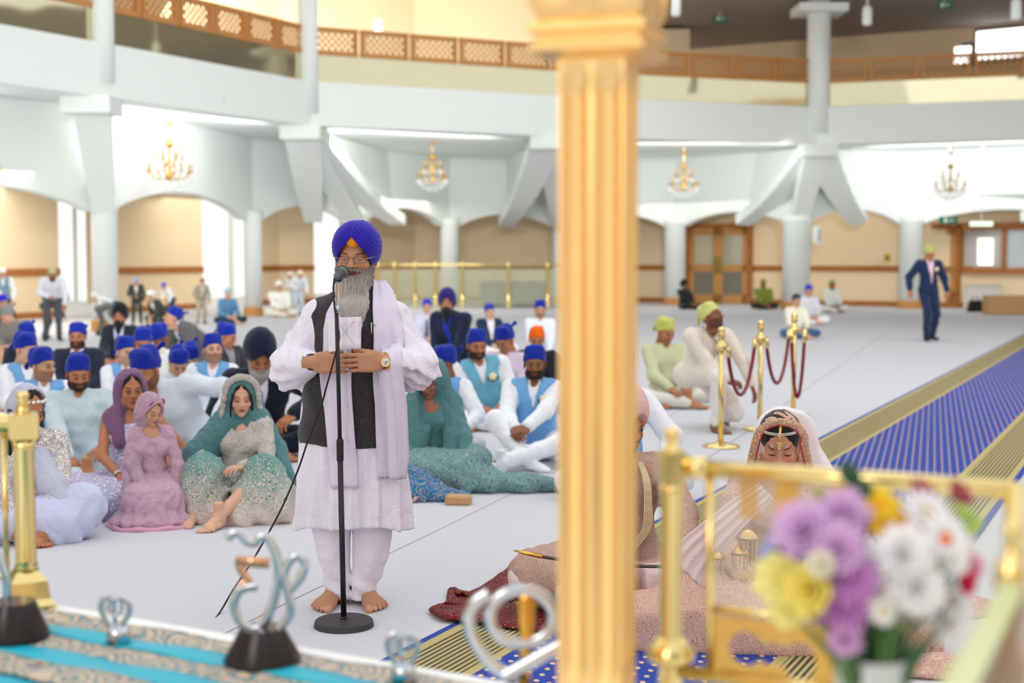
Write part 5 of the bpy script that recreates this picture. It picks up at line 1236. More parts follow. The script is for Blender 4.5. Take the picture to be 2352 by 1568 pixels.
def slv(X, Y, Z):
    s_ = np.abs(X-.0); m_ = np.clip((s_-.175-.05*(Z < 1.12))/.06, 0, 1)*np.clip((Z-.93)/.06, 0, 1)
    return m_*(.012*waves(X, Y, Z, 30, 3)+.005*waves(X, Y, Z, 75, 9)+.009*np.sin((Z*1.0+X*np.sign(X)*.9-.6*Y)*75+2.5*np.sin(X*20))*np.clip((1.30-Z)/.2, 0, 1))+.0014*waves(X, Y, Z, 50, 7, st=(1, 1, .4))
v.fun(slv, '+')
v.fun(lambda X, Y, Z: -np.maximum(np.maximum(np.abs(X+.0)*.0+(-.004-(Z-zb-.035)), (Z-zb-.039)), -9)*0+.0022*np.exp(-((Z-zb-.045)/.004)**2), '+')
V, Q = v.mesh(); kme = npmesh('kurta', V, Q); link('kurta', kme, lilac, HE)
bvk = BVHTree.FromPolygons([tuple(map(float, p)) for p in V], [tuple(map(int, q)) for q in Q])
# back hem panel seen at his left side
# cuffs
for s_, (el_, wr_) in ((1, (ELl, WRl)), (-1, (ELr, WRr))):
    d_ = Vector(wr_-el_).normalized(); m = MB(); c0 = Vector(wr_)-d_*.085; M = d_.to_track_quat('Z', 'Y').to_matrix()
    m.lathe([(.044, 0), (.047, .005), (.0475, .06), (.046, .066), (.041, .064), (.040, .0)], c=c0, n=24, R=M); m.build('cuff', lilac, HE, smooth=True)
# waistcoat
v = Vol((-.36, -.36, .60), (.36, .30, 1.58), .0085); hero_torso(v, .013)
v.cone(H(816, 690, .0), H(818, 662, .0), .095, .082, k=.02)
zv = float(H(812, 1016)[2])
v.fun(lambda X, Y, Z: (Z-zv)+.006*np.sin(X*9), 'd')
for sh_, el_ in ((SHl, ELl), (SHr, ELr)): v.cone(sh_+(1 if sh_[0] > 0 else -1)*A(.055, 0, .03), el_, .098, .10, k=.01, mode='d')
v.fun(lambda X, Y, Z: np.maximum(np.abs(X-.005)-(.004+.10*np.clip((Z-1.30)/.2, 0, 1)), Y+.02), 'd', .003)
v.fun(lambda X, Y, Z: .0035*waves(X, Y, Z, 24, 8)+.004*np.sin(Z*46+5*X)*np.clip((1.0-Z)/.2, 0, 1)*np.clip(np.abs(X)/.2, 0, 1), '+')
V2, Q2 = v.mesh(); link('waistcoat', npmesh('waistcoat', V2, Q2), vestm, HE)
bvv = BVHTree.FromPolygons([tuple(map(float, p)) for p in V2], [tuple(map(int, q)) for q in Q2])
def front(x, z, dflt=-.19):
    h = [b.ray_cast(Vector((x, -1, z)), Vector((0, 1, 0)))[0] for b in (bvv, bvk)]
    h = [q.y for q in h if q is not None]; return min(h) if h else None
# waistcoat pocket seams, placket buttons
for py in (845, 900, 955):
    z = float(H(828, py, -.2)[2]); x = float(H(829, py, -.2)[0]); m = MB(); m.lathe([(.001, -.003), (.0055, -.002), (.0055, .002), (.001, .003)], c=(x, front(x, z)-.002, z), n=12, R=Matrix.Rotation(PI/2, 3, 'X')); m.build('button', black, HE, smooth=True)
# scarf
def strip_h(name, rows, m_, lift=.012, nx=12, ph=0):
    R = []; ys = []
    P = []
    for a, b in zip(rows[:-1], rows[1:]):
        n = max(2, int(abs(b[0]-a[0])/9))
        for k in range(n): t = k/n; P.append([a[i]+(b[i]-a[i])*t for i in range(3)])
    P.append(list(rows[-1]))
    prev = None
    for py, xl, xr in P:
        row = []
        for k in range(nx+1):
            t = k/nx; p = H(xl+(xr-xl)*t, py, -.20); x, z = float(p[0]), float(p[2])
            y = front(x, z)
            row.append([x, None if y is None or y > -.02 else y-lift, z])
        R.append(row)
    for j in range(len(R)-1, -1, -1):
        for k in range(nx+1):
            if R[j][k][1] is None:
                c = [R[j][q][1] for q in (k-1, k+1) if 0 <= q <= nx and R[j][q][1] is not None]
                R[j][k][1] = R[j+1][k][1]+.022 if j < len(R)-1 else (c[0] if c else -.1)
    # let the cloth bridge hollows: each row may not move back faster than it hangs
    for j in range(1, len(R)):
        for k in range(nx+1): 
            if R[j][k][2] < 1.2: R[j][k][1] = min(R[j][k][1], R[j-1][k][1]+.0045)
    for j, row in enumerate(R):
        for k in range(nx+1):
            t = k/nx; row[k][1] += -.004*math.sin(t*9+ph+.02*j)*(1 if 0 < k < nx else .2)-.003*math.sin(t*17+j*.11)
            row[k] = Vector(row[k])
    m = MB(); m.grid(R); return m.build(name, m_, HE, smooth=True, solid=.004)
strip_h('scarf', [(652, 778, 806), (690, 760, 806), (720, 744, 804), (760, 738, 802), (800, 738, 803), (850, 738, 806), (900, 741, 808), (950, 745, 812), (1015, 750, 816), (1060, 753, 820), (1121, 757, 823)], lil2)
strip_h('scarf', [(646, 850, 874), (670, 850, 894), (700, 852, 905), (740, 855, 918), (780, 857, 925), (820, 856, 926), (870, 857, 929), (930, 862, 936), (1000, 863, 938), (1050, 864, 939), (1103, 867, 932)], lil2, lift=.018, ph=2)
m = MB(); c = H(818, 668, .02); m.tube([(c[0]+.085*math.cos(a), c[1]+.01+.085*math.sin(a), c[2]+.012+.012*math.sin(a)) for a in np.linspace(-.7, PI+.7, 22)], .026, 10, flat=1.3); m.build('scarf_collar', lil2, HE, smooth=True)
# legs and feet
v = Vol((-.30, -.2, -.0), (.30, .28, .62), .007)
LG = [(H(762, 1190, .0), H(779, 1352, .0), .098, .056, -1), (H(857, 1190, .0), H(832, 1352, .0), .104, .060, 1)]
for a, b, ra, rb, s_ in LG:
    v.cone(a, a*.5+b*.5+A(s_*.012, 0, 0), ra*.93, (ra+rb)*.50, k=.004); v.cone(a*.5+b*.5+A(s_*.012, 0, 0), b, (ra+rb)*.50, rb, k=.006)
    v.cone(b, b-A(0, 0, .035), rb*.92, rb*.90, k=.004)
v.fun(lambda X, Y, Z: (Z-float(H(800, 1373)[2])), 'd')
v.fun(lambda X, Y, Z: np.maximum(np.abs(X-float(H(809, 1250)[0])+.02*(.4-Z))-.002-.012*np.clip(Z-.17, 0, .3), .05-Z), 'd', .012)
v.fun(lambda X, Y, Z: .006*waves(X, Y, Z, 30, 12, st=(1, 1, .6))+.005*np.sin(Z*60+X*40+4*np.sin(Z*13))*np.clip((.42-Z)/.2, 0, 1), '+')
V, Q = v.mesh(); link('trousers', npmesh('trousers', V, Q), lilac, HE)
skc = 'c38e6e'; sk = np.array(lin(skc)[:3])
Vs, Qs, Cs = [], [], []
def addp(V, Q, C):
    n = sum(len(x) for x in Vs); Vs.append(V); Qs.append(Q+n); Cs.append(C if np.ndim(C) > 1 else np.tile(C, (len(V), 1)))
v = Vol((-.42, -.34, .02), (.42, .26, 1.58), .014); hero_torso(v, -.03)
for s_, (sh_, el_, wr_) in ((1, (SHl, ELl, WRl)), (-1, (SHr, ELr, WRr))): v.cone(sh_, el_, .05, .045, k=.03); v.cone(el_, wr_, .042, .030, k=.02)
for a, b, ra, rb, s_ in LG: v.cone(a+A(0, 0, .25), a, .09, .07, k=.03); v.cone(a, b-A(0, 0, .06), .065, .034, k=.03)
v.cone(H(818, 690), HC+HRm @ A(0, .03, -.10), .065, .06, k=.03)
V, Q = v.mesh(); addp(V, Q, sk)
hv, hq = head_tpl('m', .0026); hc = head_cols(hv, skc, lip='a8605a', brow='3c3432', stub=.0, eyes='closed', blush=.05)
sc_ = A(1.13, 1.06, 1.04)
# deepen the creases under the eyes and beside the nose
addp((hv*sc_) @ HRm.T+HC, hq, hc)
def hand(wr, fw, up, mirror, curl, s=1.1, h=.0028, spread=.03, thumb=.35):
    T = hand_tpl(curl, h, spread, thumb); hv = T[0].copy()*s
    if mirror: hv[:, 1] *= -1
    R = Rm(A(*fw), A(*up)); hv = hv @ R.T+wr; q = T[1][:, ::-1] if mirror else T[1]
    c = np.tile(sk*.92, (len(hv), 1))
    L = T[0]; tip = (L[:, 0] > .150)&(L[:, 2] > -.02*0-.06); n_ = np.clip((L[:, 0]-.158)/.006, 0, 1)*(L[:, 2]-(-.25*L[:, 0]+.03) > 0)
    nail = (n_[:, None]*.6); c = c*(1-nail)+np.array(lin('d9a08c')[:3])*nail
    addp(hv.astype(np.float32), q, c.astype(np.float32))
hand(H(722, 832, -.262), (.97, -.20, -.03), (-.2, -1, .08), False, (.20, .30, .18))
hand(H(876, 829, -.285), (-.98, -.13, -.05), (.13, -1, .05), True, (.20, .26, .15))
for (a, b, ra, rb, s_), ang, px in ((LG[0], -.30, 771), (LG[1], .42, 836)):
    fv, fq = foot_tpl(.0035, True); fv = fv.copy()
    if s_ > 0: pass
    fv[:, 0] *= -s_ if False else (1 if s_ < 0 else -1); q = fq if s_ < 0 else fq[:, ::-1]
    c_, n_ = math.cos(ang), math.sin(ang); Rz = np.array([[c_, -n_, 0], [n_, c_, 0], [0, 0, 1]], dtype=np.float32)
    col = np.tile(sk*.88, (len(fv), 1)); tn = np.clip((-fv[:, 1]-.158+abs(fv[:, 0])*.25)/.008, 0, 1)[:, None]*.5; col = col*(1-tn)+np.array(lin('d8a58a')[:3])*tn
    addp(((fv*1.18) @ Rz.T+A(float(H(px, 1380)[0]), .04, .001)).astype(np.float32), q, col.astype(np.float32))
link('body', npmesh('body', np.concatenate(Vs), np.concatenate(Qs), np.concatenate(Cs)), skin_mat(), HE)
HM = Matrix.Translation(Vector(HC)) @ Matrix(HRm.tolist()).to_4x4() @ Matrix.Diagonal((1.03, 1.03, 1.0, 1))
tur = mat('turban_blue', '2517a0', .85, sheen=.25, spec=.2)
_n = nd(tur, 'ShaderNodeTexNoise', Scale=180, Detail=2); lk(tur, coords(tur), _n.inputs['Vector']); bump(tur, _n.outputs['Fac'], .15, .002)
def turban_hero():
    "wrapped turban: superposed slanting bands meeting in an inverted V over the brow"
    nu, nv = 300, 150; P = np.zeros((nv+1, nu, 3), dtype=np.float32)
    for j in range(nv+1):
        for i in range(nu): pass
    U, T_ = np.meshgrid(np.linspace(-PI, PI, nu, endpoint=False), np.linspace(0, 1, nv+1))
    # U = 0 at the front, positive towards +X; T_ = 0 at the crown, 1 at the lower edge
    au = np.abs(U)
    phi_max = np.where(au < 1.15, 1.08+ (au/1.15)**1.05*1.18, np.where(au < 1.9, 2.26, 2.26-.32*np.clip((au-1.9)/1.2, 0, 1)))
    phi = T_*phi_max
    sx, sy, sz = .1015, .126, .124
    X = np.sin(U)*np.sin(phi); Y = -np.cos(U)*np.sin(phi); Z = np.cos(phi)
    bul = 1+.06*np.sin(np.clip(phi, 0, 2.2)*1.4)
    X, Y, Z = X*sx*bul, Y*sy*bul+.016, Z*sz+.042
    low = np.clip(-(Z-.02), 0, 1); X = X*(1-1.3*low*low*10)
    xs = X+.012-(Z-.03)*.10
    ul = (Z)*.52-X*.86; ur = Z*.66+X*.76
    left = xs < 0
    u = np.where(left, ul, ur-.006)
    s = np.mod(u*np.where(left, 96, 80)+.15, 1.0)
    ridge = np.where(s < .86, (s/.86)**.8, 1-(s-.86)/.14)
    fr_ = np.clip((-Y+.05)/.05, 0, 1)
    d = (.0032*ridge+np.where(left, 0, .0052)*np.clip(xs/.003, 0, 1))*np.clip(.35+fr_, 0, 1)*np.clip(phi/.35, 0, 1)
    N = np.stack([X/sx**2, (Y-.016)/sy**2, (Z-.042)/sz**2], -1); N /= np.linalg.norm(N, axis=-1, keepdims=True)
    P = np.stack([X, Y, Z], -1)+N*d[..., None]
    inner = P*np.array([.90, .90, .94])+np.array([0, .003, .002])
    V = np.concatenate([P.reshape(-1, 3), inner[-1].reshape(-1, 3)]); Fc = []
    for j in range(nv):
        a = j*nu+np.arange(nu); b = j*nu+(np.arange(nu)+1) % nu; Fc.append(np.stack([a, a+nu, b+nu, b], 1))
    a = nv*nu+np.arange(nu); b = nv*nu+(np.arange(nu)+1) % nu; Fc.append(np.stack([a, a+nu, b+nu, b], 1))
    return npmesh('turban', V, np.concatenate(Fc))
o = link('turban', turban_hero(), tur, HE); o.matrix_local = HM
m = MB(); m.ball((.003, -.082, .082), .03, 16, (1.1, .62, 1.0)); o = m.build('under_turban', cloth('orange_cloth', 'f09a10', .8, .1), HE, smooth=True); o.matrix_local = HM
# glasses
gm = mat('glasses_wire', '3a2c28', .3, metal=.8)
lens = mat('lens', 'ffffff', .02, alpha=.10, spec=.8)
lens = mat('lens_clear', 'ffffff', .02, alpha=.03, spec=.8)
m = MB(); m.tube([(-.011, -.108, .004), (-.004, -.112, .009), (.004, -.112, .009), (.011, -.108, .004)], .0011, 6); g = m.build('glasses', gm, HE, smooth=True); g.matrix_local = HM
for s_ in (-1, 1):
    pts = [(s_*.037+.0265*math.copysign(abs(math.cos(a))**.6, math.cos(a)), -.104+.25*abs(.0215*math.cos(a)+s_*0)*0+.35*max(0, s_*(.0215*math.cos(a)))*1.0-.0, -.003+.0135*math.copysign(abs(math.sin(a))**.8, math.sin(a))) for a in np.linspace(0, 2*PI, 28, endpoint=False)]
    m = MB(); m.tube(pts, .0009, 6, closed=True); link('rim', m.mesh('rim', True), gm, g)
    m = MB(); m.add([Vector(p) for p in pts], [tuple(range(len(pts)))]); link('lens', m.mesh('lens', solid=.0006), lens, g)
    m = MB(); m.tube([(s_*.0635, -.096, .004), (s_*.082, -.082, .007), (s_*.095, -.055, .010)], .0011, 6); link('temple', m.mesh('temple', True), mat('silver_metal'), g)
# beard
v = Vol((-.12, -.28, -.42), (.13, .06, .02), .0030)
v.ell((0, -.052, -.088), (.070, .050, .045))
for s_ in (-1, 1): v.cone((s_*.074, -.018, -.022), (s_*.055, -.05, -.085), .014, .030, k=.02)
v.cone((0, -.062, -.11), (.008, -.105, -.20), .072, .062, k=.04, sq=(A(0, 1, 0), .62)); v.cone((.008, -.105, -.20), (.020, -.130, -.30), .062, .036, k=.04, sq=(A(0, 1, 0), .6)); v.cone((.018, -.130, -.29), (.034, -.135, -.365), .034, .006, k=.02, sq=(A(0, 1, 0), .7))
v.ell((0, -.108, -.064), (.021, .026, .0085), k=.005, mode='d')
for s_ in (-1, 1): v.cone((s_*.002, -.111, -.046), (s_*.030, -.100, -.050), .0080, .0085, k=.006); v.cone((s_*.030, -.100, -.050), (s_*.056, -.078, -.058), .0085, .006, k=.008)
def strands(X, Y, Z):
    wob = .010*np.sin(Z*38)+.005*np.sin(Z*95+X*30)
    return -.0016*np.sin((X+wob)*520+3*np.sin(Z*21))-.0010*np.sin((X+wob*1.5)*940+X*300+5*np.sin(Z*31+1))+.002*waves(X, Y, Z, 150, 2, st=(1, 1, .2))
v.fun(strands, '+')
V, Q = v.mesh(); X, Y, Z = V.T
t = np.clip((-.05-Z)/.13, 0, 1); st_ = .5+.5*np.sin((X+.01*np.sin(Z*38))*520+3*np.sin(Z*21)); n3 = waves(X, Y, Z, 70, 5, st=(1, 1, .25))
c1 = np.array(lin('85797a')[:3]); c2 = np.array(lin('ded8d0')[:3]); cc = np.clip(t*.75+.30*st_-.12+.15*n3, 0, 1)[:, None]; C = c1*(1-cc)+c2*cc
bm_ = vcol_mat('beard_hair', .75, .9, 420, .25, (1, 1, .12)); o = link('beard', npmesh('beard', V, Q, C), bm_, HE); o.matrix_local = HM; beardo = o
rr = random.Random(11); m = MB()
for k in range(1300):
    t = rr.random()**.8; z = -.07-.27*t; wd = .070*(1-.55*t)+.003; x = rr.uniform(-1, 1)*wd+.010*t; y = -.085-.062*t-.030*max(0, 1-((x-.010*t)/wd*.9)**2)**.5*(1-.4*t)
    L = rr.uniform(.05, .12)*(1-.3*t); pts = []; ph = rr.random()*6
    for q in range(5): u = q/4; pts.append((x+.004*math.sin(ph+u*7)-x*.25*u, y-.004*math.sin(u*PI)-.003-u*L*.22*(1-t), z-L*u))
    m.tube(pts, [.0003, .0006, .0006, .0005, .0001], 3)
o = tag(m.build('beard_strands', mat('strand_grey', 'c4bdb6', .6), HE), kind='stuff'); o.matrix_local = HM
# wrist watch, bangle, pen
m = MB(); d_ = Vector(WRl-ELl).normalized(); M = d_.to_track_quat('Z', 'Y').to_matrix(); c = Vector(WRl)-d_*.006
wg = mat('watch_gold', 'd9b36a', .22, metal=1)
def tor(m, c, M, R, r, n=26, flat=1.0): m.tube([Vector(c)+M @ Vector((R*math.cos(a), R*math.sin(a), 0)) for a in np.linspace(0, 2*PI, n, endpoint=False)], r, 8, closed=True, flat=flat)
for k in (-1, 0, 1): tor(m, c+d_*.0065*k, M, .0355, .0040)
wt = m.build('watch', wg, HE, smooth=True)
fc = Vector((c.x+.004, c.y-.040, c.z)); RX = Matrix.Rotation(PI/2, 3, 'X')
m = MB(); m.lathe([(.001, -.004), (.0225, -.004), (.0235, 0), (.0225, .006), (.019, .007), (.018, .005), (.001, .005)], c=fc, n=32, R=RX); link('watch_case', m.mesh('case', True), wg, wt)
m = MB(); m.lathe([(.001, .005), (.018, .0055), (.001, .006)], c=fc, n=28, R=RX); link('dial', m.mesh('dial'), mat('watch_dial', 'f1e8cf', .3), wt)
m = MB(); m.box(fc+Vector((.004, -.0075, .003)), (.010, .0012, .0012)); m.box(fc+Vector((0, -.0075, -.005)), (.0012, .0012, .012))
for dx, dz in ((-.008, 0), (.008, 0), (0, -.009)):
    m.tube([fc+Vector((dx+.0045*math.cos(a), -.0068, dz+.0045*math.sin(a))) for a in np.linspace(0, 2*PI, 12, endpoint=False)], .0004, 4, closed=True)
link('watch_hands', m.mesh('hands'), black, wt)
m = MB(); d_ = Vector(WRr-ELr).normalized(); M = d_.to_track_quat('Z', 'Y').to_matrix()
for k in (0, 1): tor(m, Vector(WRr)-d_*(.006+.009*k), M, .0385, .0036)
m.build('steel_bangle', mat('silver_metal'), HE, smooth=True)
p = H(850, 756, -.2); y = front(float(p[0]), float(p[2]))
m = MB(); m.tube([(p[0], y-.006, p[2]+.028), (p[0]+.001, y-.008, p[2]-.022)], .0032, 8); m.build('pen', mat('pen_white', 'dcd6c8', .3), HE, smooth=True)
p = H(858, 748, -.2); m = MB(); m.ball((p[0], y-.012, p[2]), .006, 8); m.build('lapel_pin', mat('pin_yellow', 'c9b92c', .4), HE, smooth=True)
# the sheet of paper in his hands
pc = [W(773, 729, 6.205), W(830, 727, 6.205), W(829, 800, 6.20), W(774, 803, 6.20)]
pap = mat('paper', 'efeaf6', .8); t = thing('paper', pc[3], 'white sheet of handwritten notes held upright behind the microphone pole', 'paper')
m = MB(); o0 = pc[3]; rows = []
for j in range(7):
    r0 = pc[3].lerp(pc[0], j/6)-o0; r1 = pc[2].lerp(pc[1], j/6)-o0; rows.append([r0.lerp(r1, k/8)+Vector((0, .004*math.sin(k/8*PI+j*.3), 0)) for k in range(9)])
m.grid(rows); m.build('sheet', pap, t, solid=.0006, smooth=True)
m = MB(); a, b = W(753, 731, 6.212)-o0, W(775, 730, 6.212)-o0; c_, d_ = W(776, 805, 6.208)-o0, W(755, 808, 6.208)-o0; m.grid([[d_, c_], [a, b]]); m.build('folded_leaf', pap, t, solid=.0006)
m = MB(); rr = random.Random(4)
def pp(u, v_): q = pc[3].lerp(pc[0], v_).lerp(pc[2].lerp(pc[1], v_), u)-o0; return q+Vector((0, -.0045, 0))
for col_ in (.12, .26, .40, .62, .74, .88, .95):
    v0 = .97; 
    while v0 > (.45 if col_ < .8 else .35):
        l_ = rr.uniform(.02, .06); m.tube([pp(col_+rr.uniform(-.02, .02), v0), pp(col_+rr.uniform(-.03, .03), v0-l_*.5), pp(col_+rr.uniform(-.02, .02), v0-l_)], .0004, 4); v0 -= l_+rr.uniform(.01, .05)
m.tube([pp(.10, .78), pp(.4, .52), pp(.72, .12)], .0005, 4); m.tube([pp(.12, .36), pp(.42, .60), pp(.70, .85)], .0005, 4)
tag(m.build('handwriting', mat('ink', '5b5566', .7), t), kind='stuff')
# ================================================================ microphone stand
b0 = GP(790, 1440); t = thing('microphone_stand', b0, 'black microphone stand with heavy round base and chrome gooseneck before the standing man', 'stand')
m = MB(); m.lathe([(.001, 0), (.124, 0), (.130, .006), (.126, .030), (.120, .035), (.02, .038), (.001, .038)], n=56); m.build('base', mat('cast_iron', '38363a', .55), t, smooth=True).data.set_sharp_from_angle(angle=.6)
top = W(773, 712, 6.13)-b0; cl = Vector((0, 0, .036)).lerp(top, .45)
cm = (W(781, 1030, 6.16)-b0)
m = MB(); m.tube([(0, 0, .02), cm-Vector((0, 0, .03))], .0125, 14); m.build('lower_pole', black, t, smooth=True)
m = MB(); m.tube([cm, top], .0092, 14); m.build('upper_pole', black, t, smooth=True)
m = MB(); m.tube([cm-Vector((0, 0, .055)), cm-Vector((0, 0, .05)), cm+Vector((0, 0, .035)), cm+Vector((0, 0, .045))], [.0135, .0155, .0155, .011], 14); m.build('height_clutch', mat('rubber_black', '222024', .7), t, smooth=True)
m = MB(); m.tube([(0, 0, .034), (0, 0, .048)], .016, 14); m.build('collar', black, t, smooth=True)
g0 = top; g1 = W(776, 650, 6.13)-b0; pts = []; rs = []
for k in range(61): u = k/60; pts.append(g0.lerp(g1, u)+Vector((.004*math.sin(u*PI), 0, 0))); rs.append(.0098+.0011*(k % 2))
m = MB(); m.tube(pts, rs, 12); m.build('gooseneck', chrome, t, smooth=True)
m = MB(); m.tube([g0-Vector((0, 0, .012)), g0+Vector((0, 0, .02))], .0125, 14); m.build('chrome_fitting', chrome, t, smooth=True)
m = MB(); m.tube([g1-Vector((0, 0, .0)), g1+Vector((0, 0, .015))], .012, 12); m.build('chrome_fitting', chrome, t, smooth=True)
a = W(779, 633, 6.105)-b0; b = W(789, 622, 6.155)-b0; ax_ = (b-a).normalized()
m = MB(); m.tube([g1+Vector((0, 0, .01)), a.lerp(b, .1)+Vector((.002, 0, -.02)), a.lerp(b, .25)], .009, 10); m.build('microphone_clip', black, t, smooth=True)
mic = thing('microphone', b0+a, 'dynamic microphone with dark grey mesh head clipped on the stand at the bearded mouth', 'microphone')
m = MB(); m.tube([-ax_*.05, -ax_*.03, ax_*.012, ax_*.024], [.010, .0115, .016, .021], 16); m.build('microphone_body', mat('mic_grey', '4a4c4a', .45, metal=.5), mic, smooth=True)
mg = mat('mic_mesh', '6d7573', .45, metal=.6); _v = nd(mg, 'ShaderNodeTexVoronoi', Scale=420); lk(mg, coords(mg), _v.inputs['Vector']); bump(mg, _v.outputs['Distance'], .8, .002)
m = MB(); m.ball(ax_*.046, .0275, 20); hd = m.build('grille', mg, mic, smooth=True)
m = MB(); M = ax_.to_track_quat('Z', 'Y').to_matrix(); tor(m, ax_*.046, M, .0278, .0022); link('grille_band', m.mesh('band', True), black, hd)
cpts = [W(768, 638, 6.12), W(766, 660, 6.10), W(768, 700, 6.10), W(775, 745, 6.10), W(779, 775, 6.09), W(770, 815, 6.08), W(752, 880, 6.09), W(735, 940, 6.10), W(708, 1010, 6.12), W(684, 1080, 6.15), W(650, 1160, 6.18), W(616, 1225, 6.22), W(575, 1295, 6.28), W(535, 1355, 6.34), GP(500, 1416)+Vector((0, 0, .006)), GP(440, 1490)+Vector((0, 0, .006))]
# smooth the cable
def cat(P, n=5):
    out = []
    for i in range(len(P)-1):
        p0, p1, p2, p3 = P[max(0, i-1)], P[i], P[i+1], P[min(len(P)-1, i+2)]
        for k in range(n): t = k/n; out.append(.5*((2*p1)+(p2-p0)*t+(2*p0-5*p1+4*p2-p3)*t*t+(3*p1-p0-3*p2+p3)*t**3))
    return out+[P[-1]]
cb = tag(empty('cable', cpts[-1]), 'thin black microphone cable hanging from the stand down to the floor at left', 'cable')
m = MB(); m.tube([p-cpts[-1] for p in cat(cpts)], .0042, 8); m.build('cord', mat('cable_black', '1c181c', .4), cb, smooth=True)
# ================================================================ stage edge, emblems, rail, pillar, flowers
PZ = .70
m = MB()
a = GP(-420, 1290, PZ); b = GP(1330, 1590, PZ); c = Vector((b.x+1.2, b.y-.25, PZ))
top_ = [a, b, c, Vector((c.x+.3, 1.0, PZ)), Vector((-2.4, 1.0, PZ))]
m.prism([Vector((p.x, p.y, 0.012)) for p in top_], (0, 0, PZ-.012)); pl = m.build('stage_platform', mat('stage_white', 'f2f3f3', .35), None, bevel=.012); tag(pl, 'white topped stage platform edge in the foreground below the emblems', 'stage')
# brocade cloth
br = floral('brocade', 'cbb8a4', '94603e', 13, .66, .6, acc='5f9aa4', ds=.7); tq = mat('turquoise_satin', '1fb0c9', .4)
bt = thing('altar_cloth', (0, 0, PZ), 'turquoise and gold brocade striped cloth spread on the stage platform', 'cloth')
ea = GP(-250, 1345, PZ); eb = GP(1180, 1590, PZ); ed = (eb-ea).normalized(); en = Vector((ed.y, -ed.x, 0)); L = (eb-ea).length
st = [(0, .10, br), (.10, .17, tq), (.17, .26, br), (.26, .34, tq), (.34, .45, br), (.45, .56, tq), (.56, .68, br), (.68, .8, tq), (.8, .95, br), (.95, 1.1, tq)]
for x0, x1, mm in st:
    rows = []
    for k in range(31):
        t = L*k/30; row = []
        for q in range(5):
            w_ = x0+(x1-x0)*q/4; row.append(ea+ed*t+en*w_+Vector((0, 0, .006-PZ+PZ+.003*math.sin(k*1.3+w_*30)+(.002 if mm is br else 0)))-Vector((0, 0, PZ)))
        rows.append(row)
    m = MB(); m.grid(rows); m.build('cloth_band', mm, bt, smooth=True, solid=.004)
# chrome emblems
def ribbon(m, pts, D, r=.010, flat=.5, o=None, n=6, z0=None):
    P = cat([W(px, py, D)-o for px, py in pts], n); m.tube(P, r, 10, flat=flat, up=(0, 1, 0))
def emblem_base(t, wb, wt, h):
    m = MB(); m.lathe([(.001, 0), (wb, 0), (wb, .006), (wt, h-.006), (wt*.97, h), (.001, h)], n=40); o = m.build('base', mat('black_gloss', '221c24', .22), t, smooth=True); o.data.set_sharp_from_angle(angle=.6)
b = GP(592, 1546, PZ); D = b.y+.0; t = thing('chrome_emblem', b+Vector((0, .06, .012)), 'large chrome swirl emblem on a black conical base standing on the turquoise cloth', 'ornament'); emblem_base(t, .087, .052, .075); o = Vector(t.location); D = o.y
def zt_(pts): return [(x/3.095, 1180+y/3.095) for x, y in pts]
m = MB(); ribbon(m, zt_([(1612, 175), (1655, 138), (1705, 142), (1755, 195), (1810, 205), (1850, 165), (1895, 165), (1945, 245), (1975, 350), (1975, 460), (1955, 580), (1925, 680), (1880, 770), (1825, 815), (1765, 815), (1705, 765), (1668, 690), (1668, 610), (1700, 545), (1760, 520), (1830, 515)]), D, .0105, .55, o); m.build('swirl', chrome, t, smooth=True)
m = MB(); ribbon(m, zt_([(1700, 320), (1705, 380), (1740, 440), (1768, 480), (1730, 500), (1705, 515)]), D, .0095, .55, o); m.tube([W(*zt_([(1680, 335)])[0], D)-o, W(*zt_([(1915, 350)])[0], D)-o], .0125, 8, flat=.5, up=(0, 1, 0)); m.build('crossbar', mat('brown_reflection_chrome', 'd8a888', .12, metal=1), t, smooth=True)  # chrome bar tinted brown: a reflection put into the base colour
m = MB(); ribbon(m, zt_([(1850, 870), (1935, 850), (2020, 780), (2062, 700), (2058, 610), (2035, 520), (2022, 430), (2050, 345), (2110, 300), (2165, 345), (2150, 430), (2100, 500), (2060, 540)]), D, .0100, .55, o); m.build('loop', chrome, t, smooth=True)
m = MB(); m.tube([Vector((0, 0, .07)), W(*zt_([(1830, 830)])[0], D)-o], .009, 8); m.build('stem', chrome, t, smooth=True)
b = GP(10, 1488, PZ); t = thing('chrome_emblem', b+Vector((0, .06, .012)), 'chrome emblem on a black base cut off by the left edge of the picture', 'ornament'); emblem_base(t, .085, .055, .085); o = Vector(t.location); D = o.y
m = MB(); ribbon(m, [(5, 1412), (14, 1390), (16, 1350), (8, 1300), (-6, 1270), (-30, 1260), (-50, 1300), (-45, 1360), (-15, 1405)], D, .011, .55, o); m.build('swirl', chrome, t, smooth=True)
m = MB(); m.tube([Vector((0, 0, .08)), W(0, 1408, D)-o], .01, 8); m.build('stem', chrome, t, smooth=True)
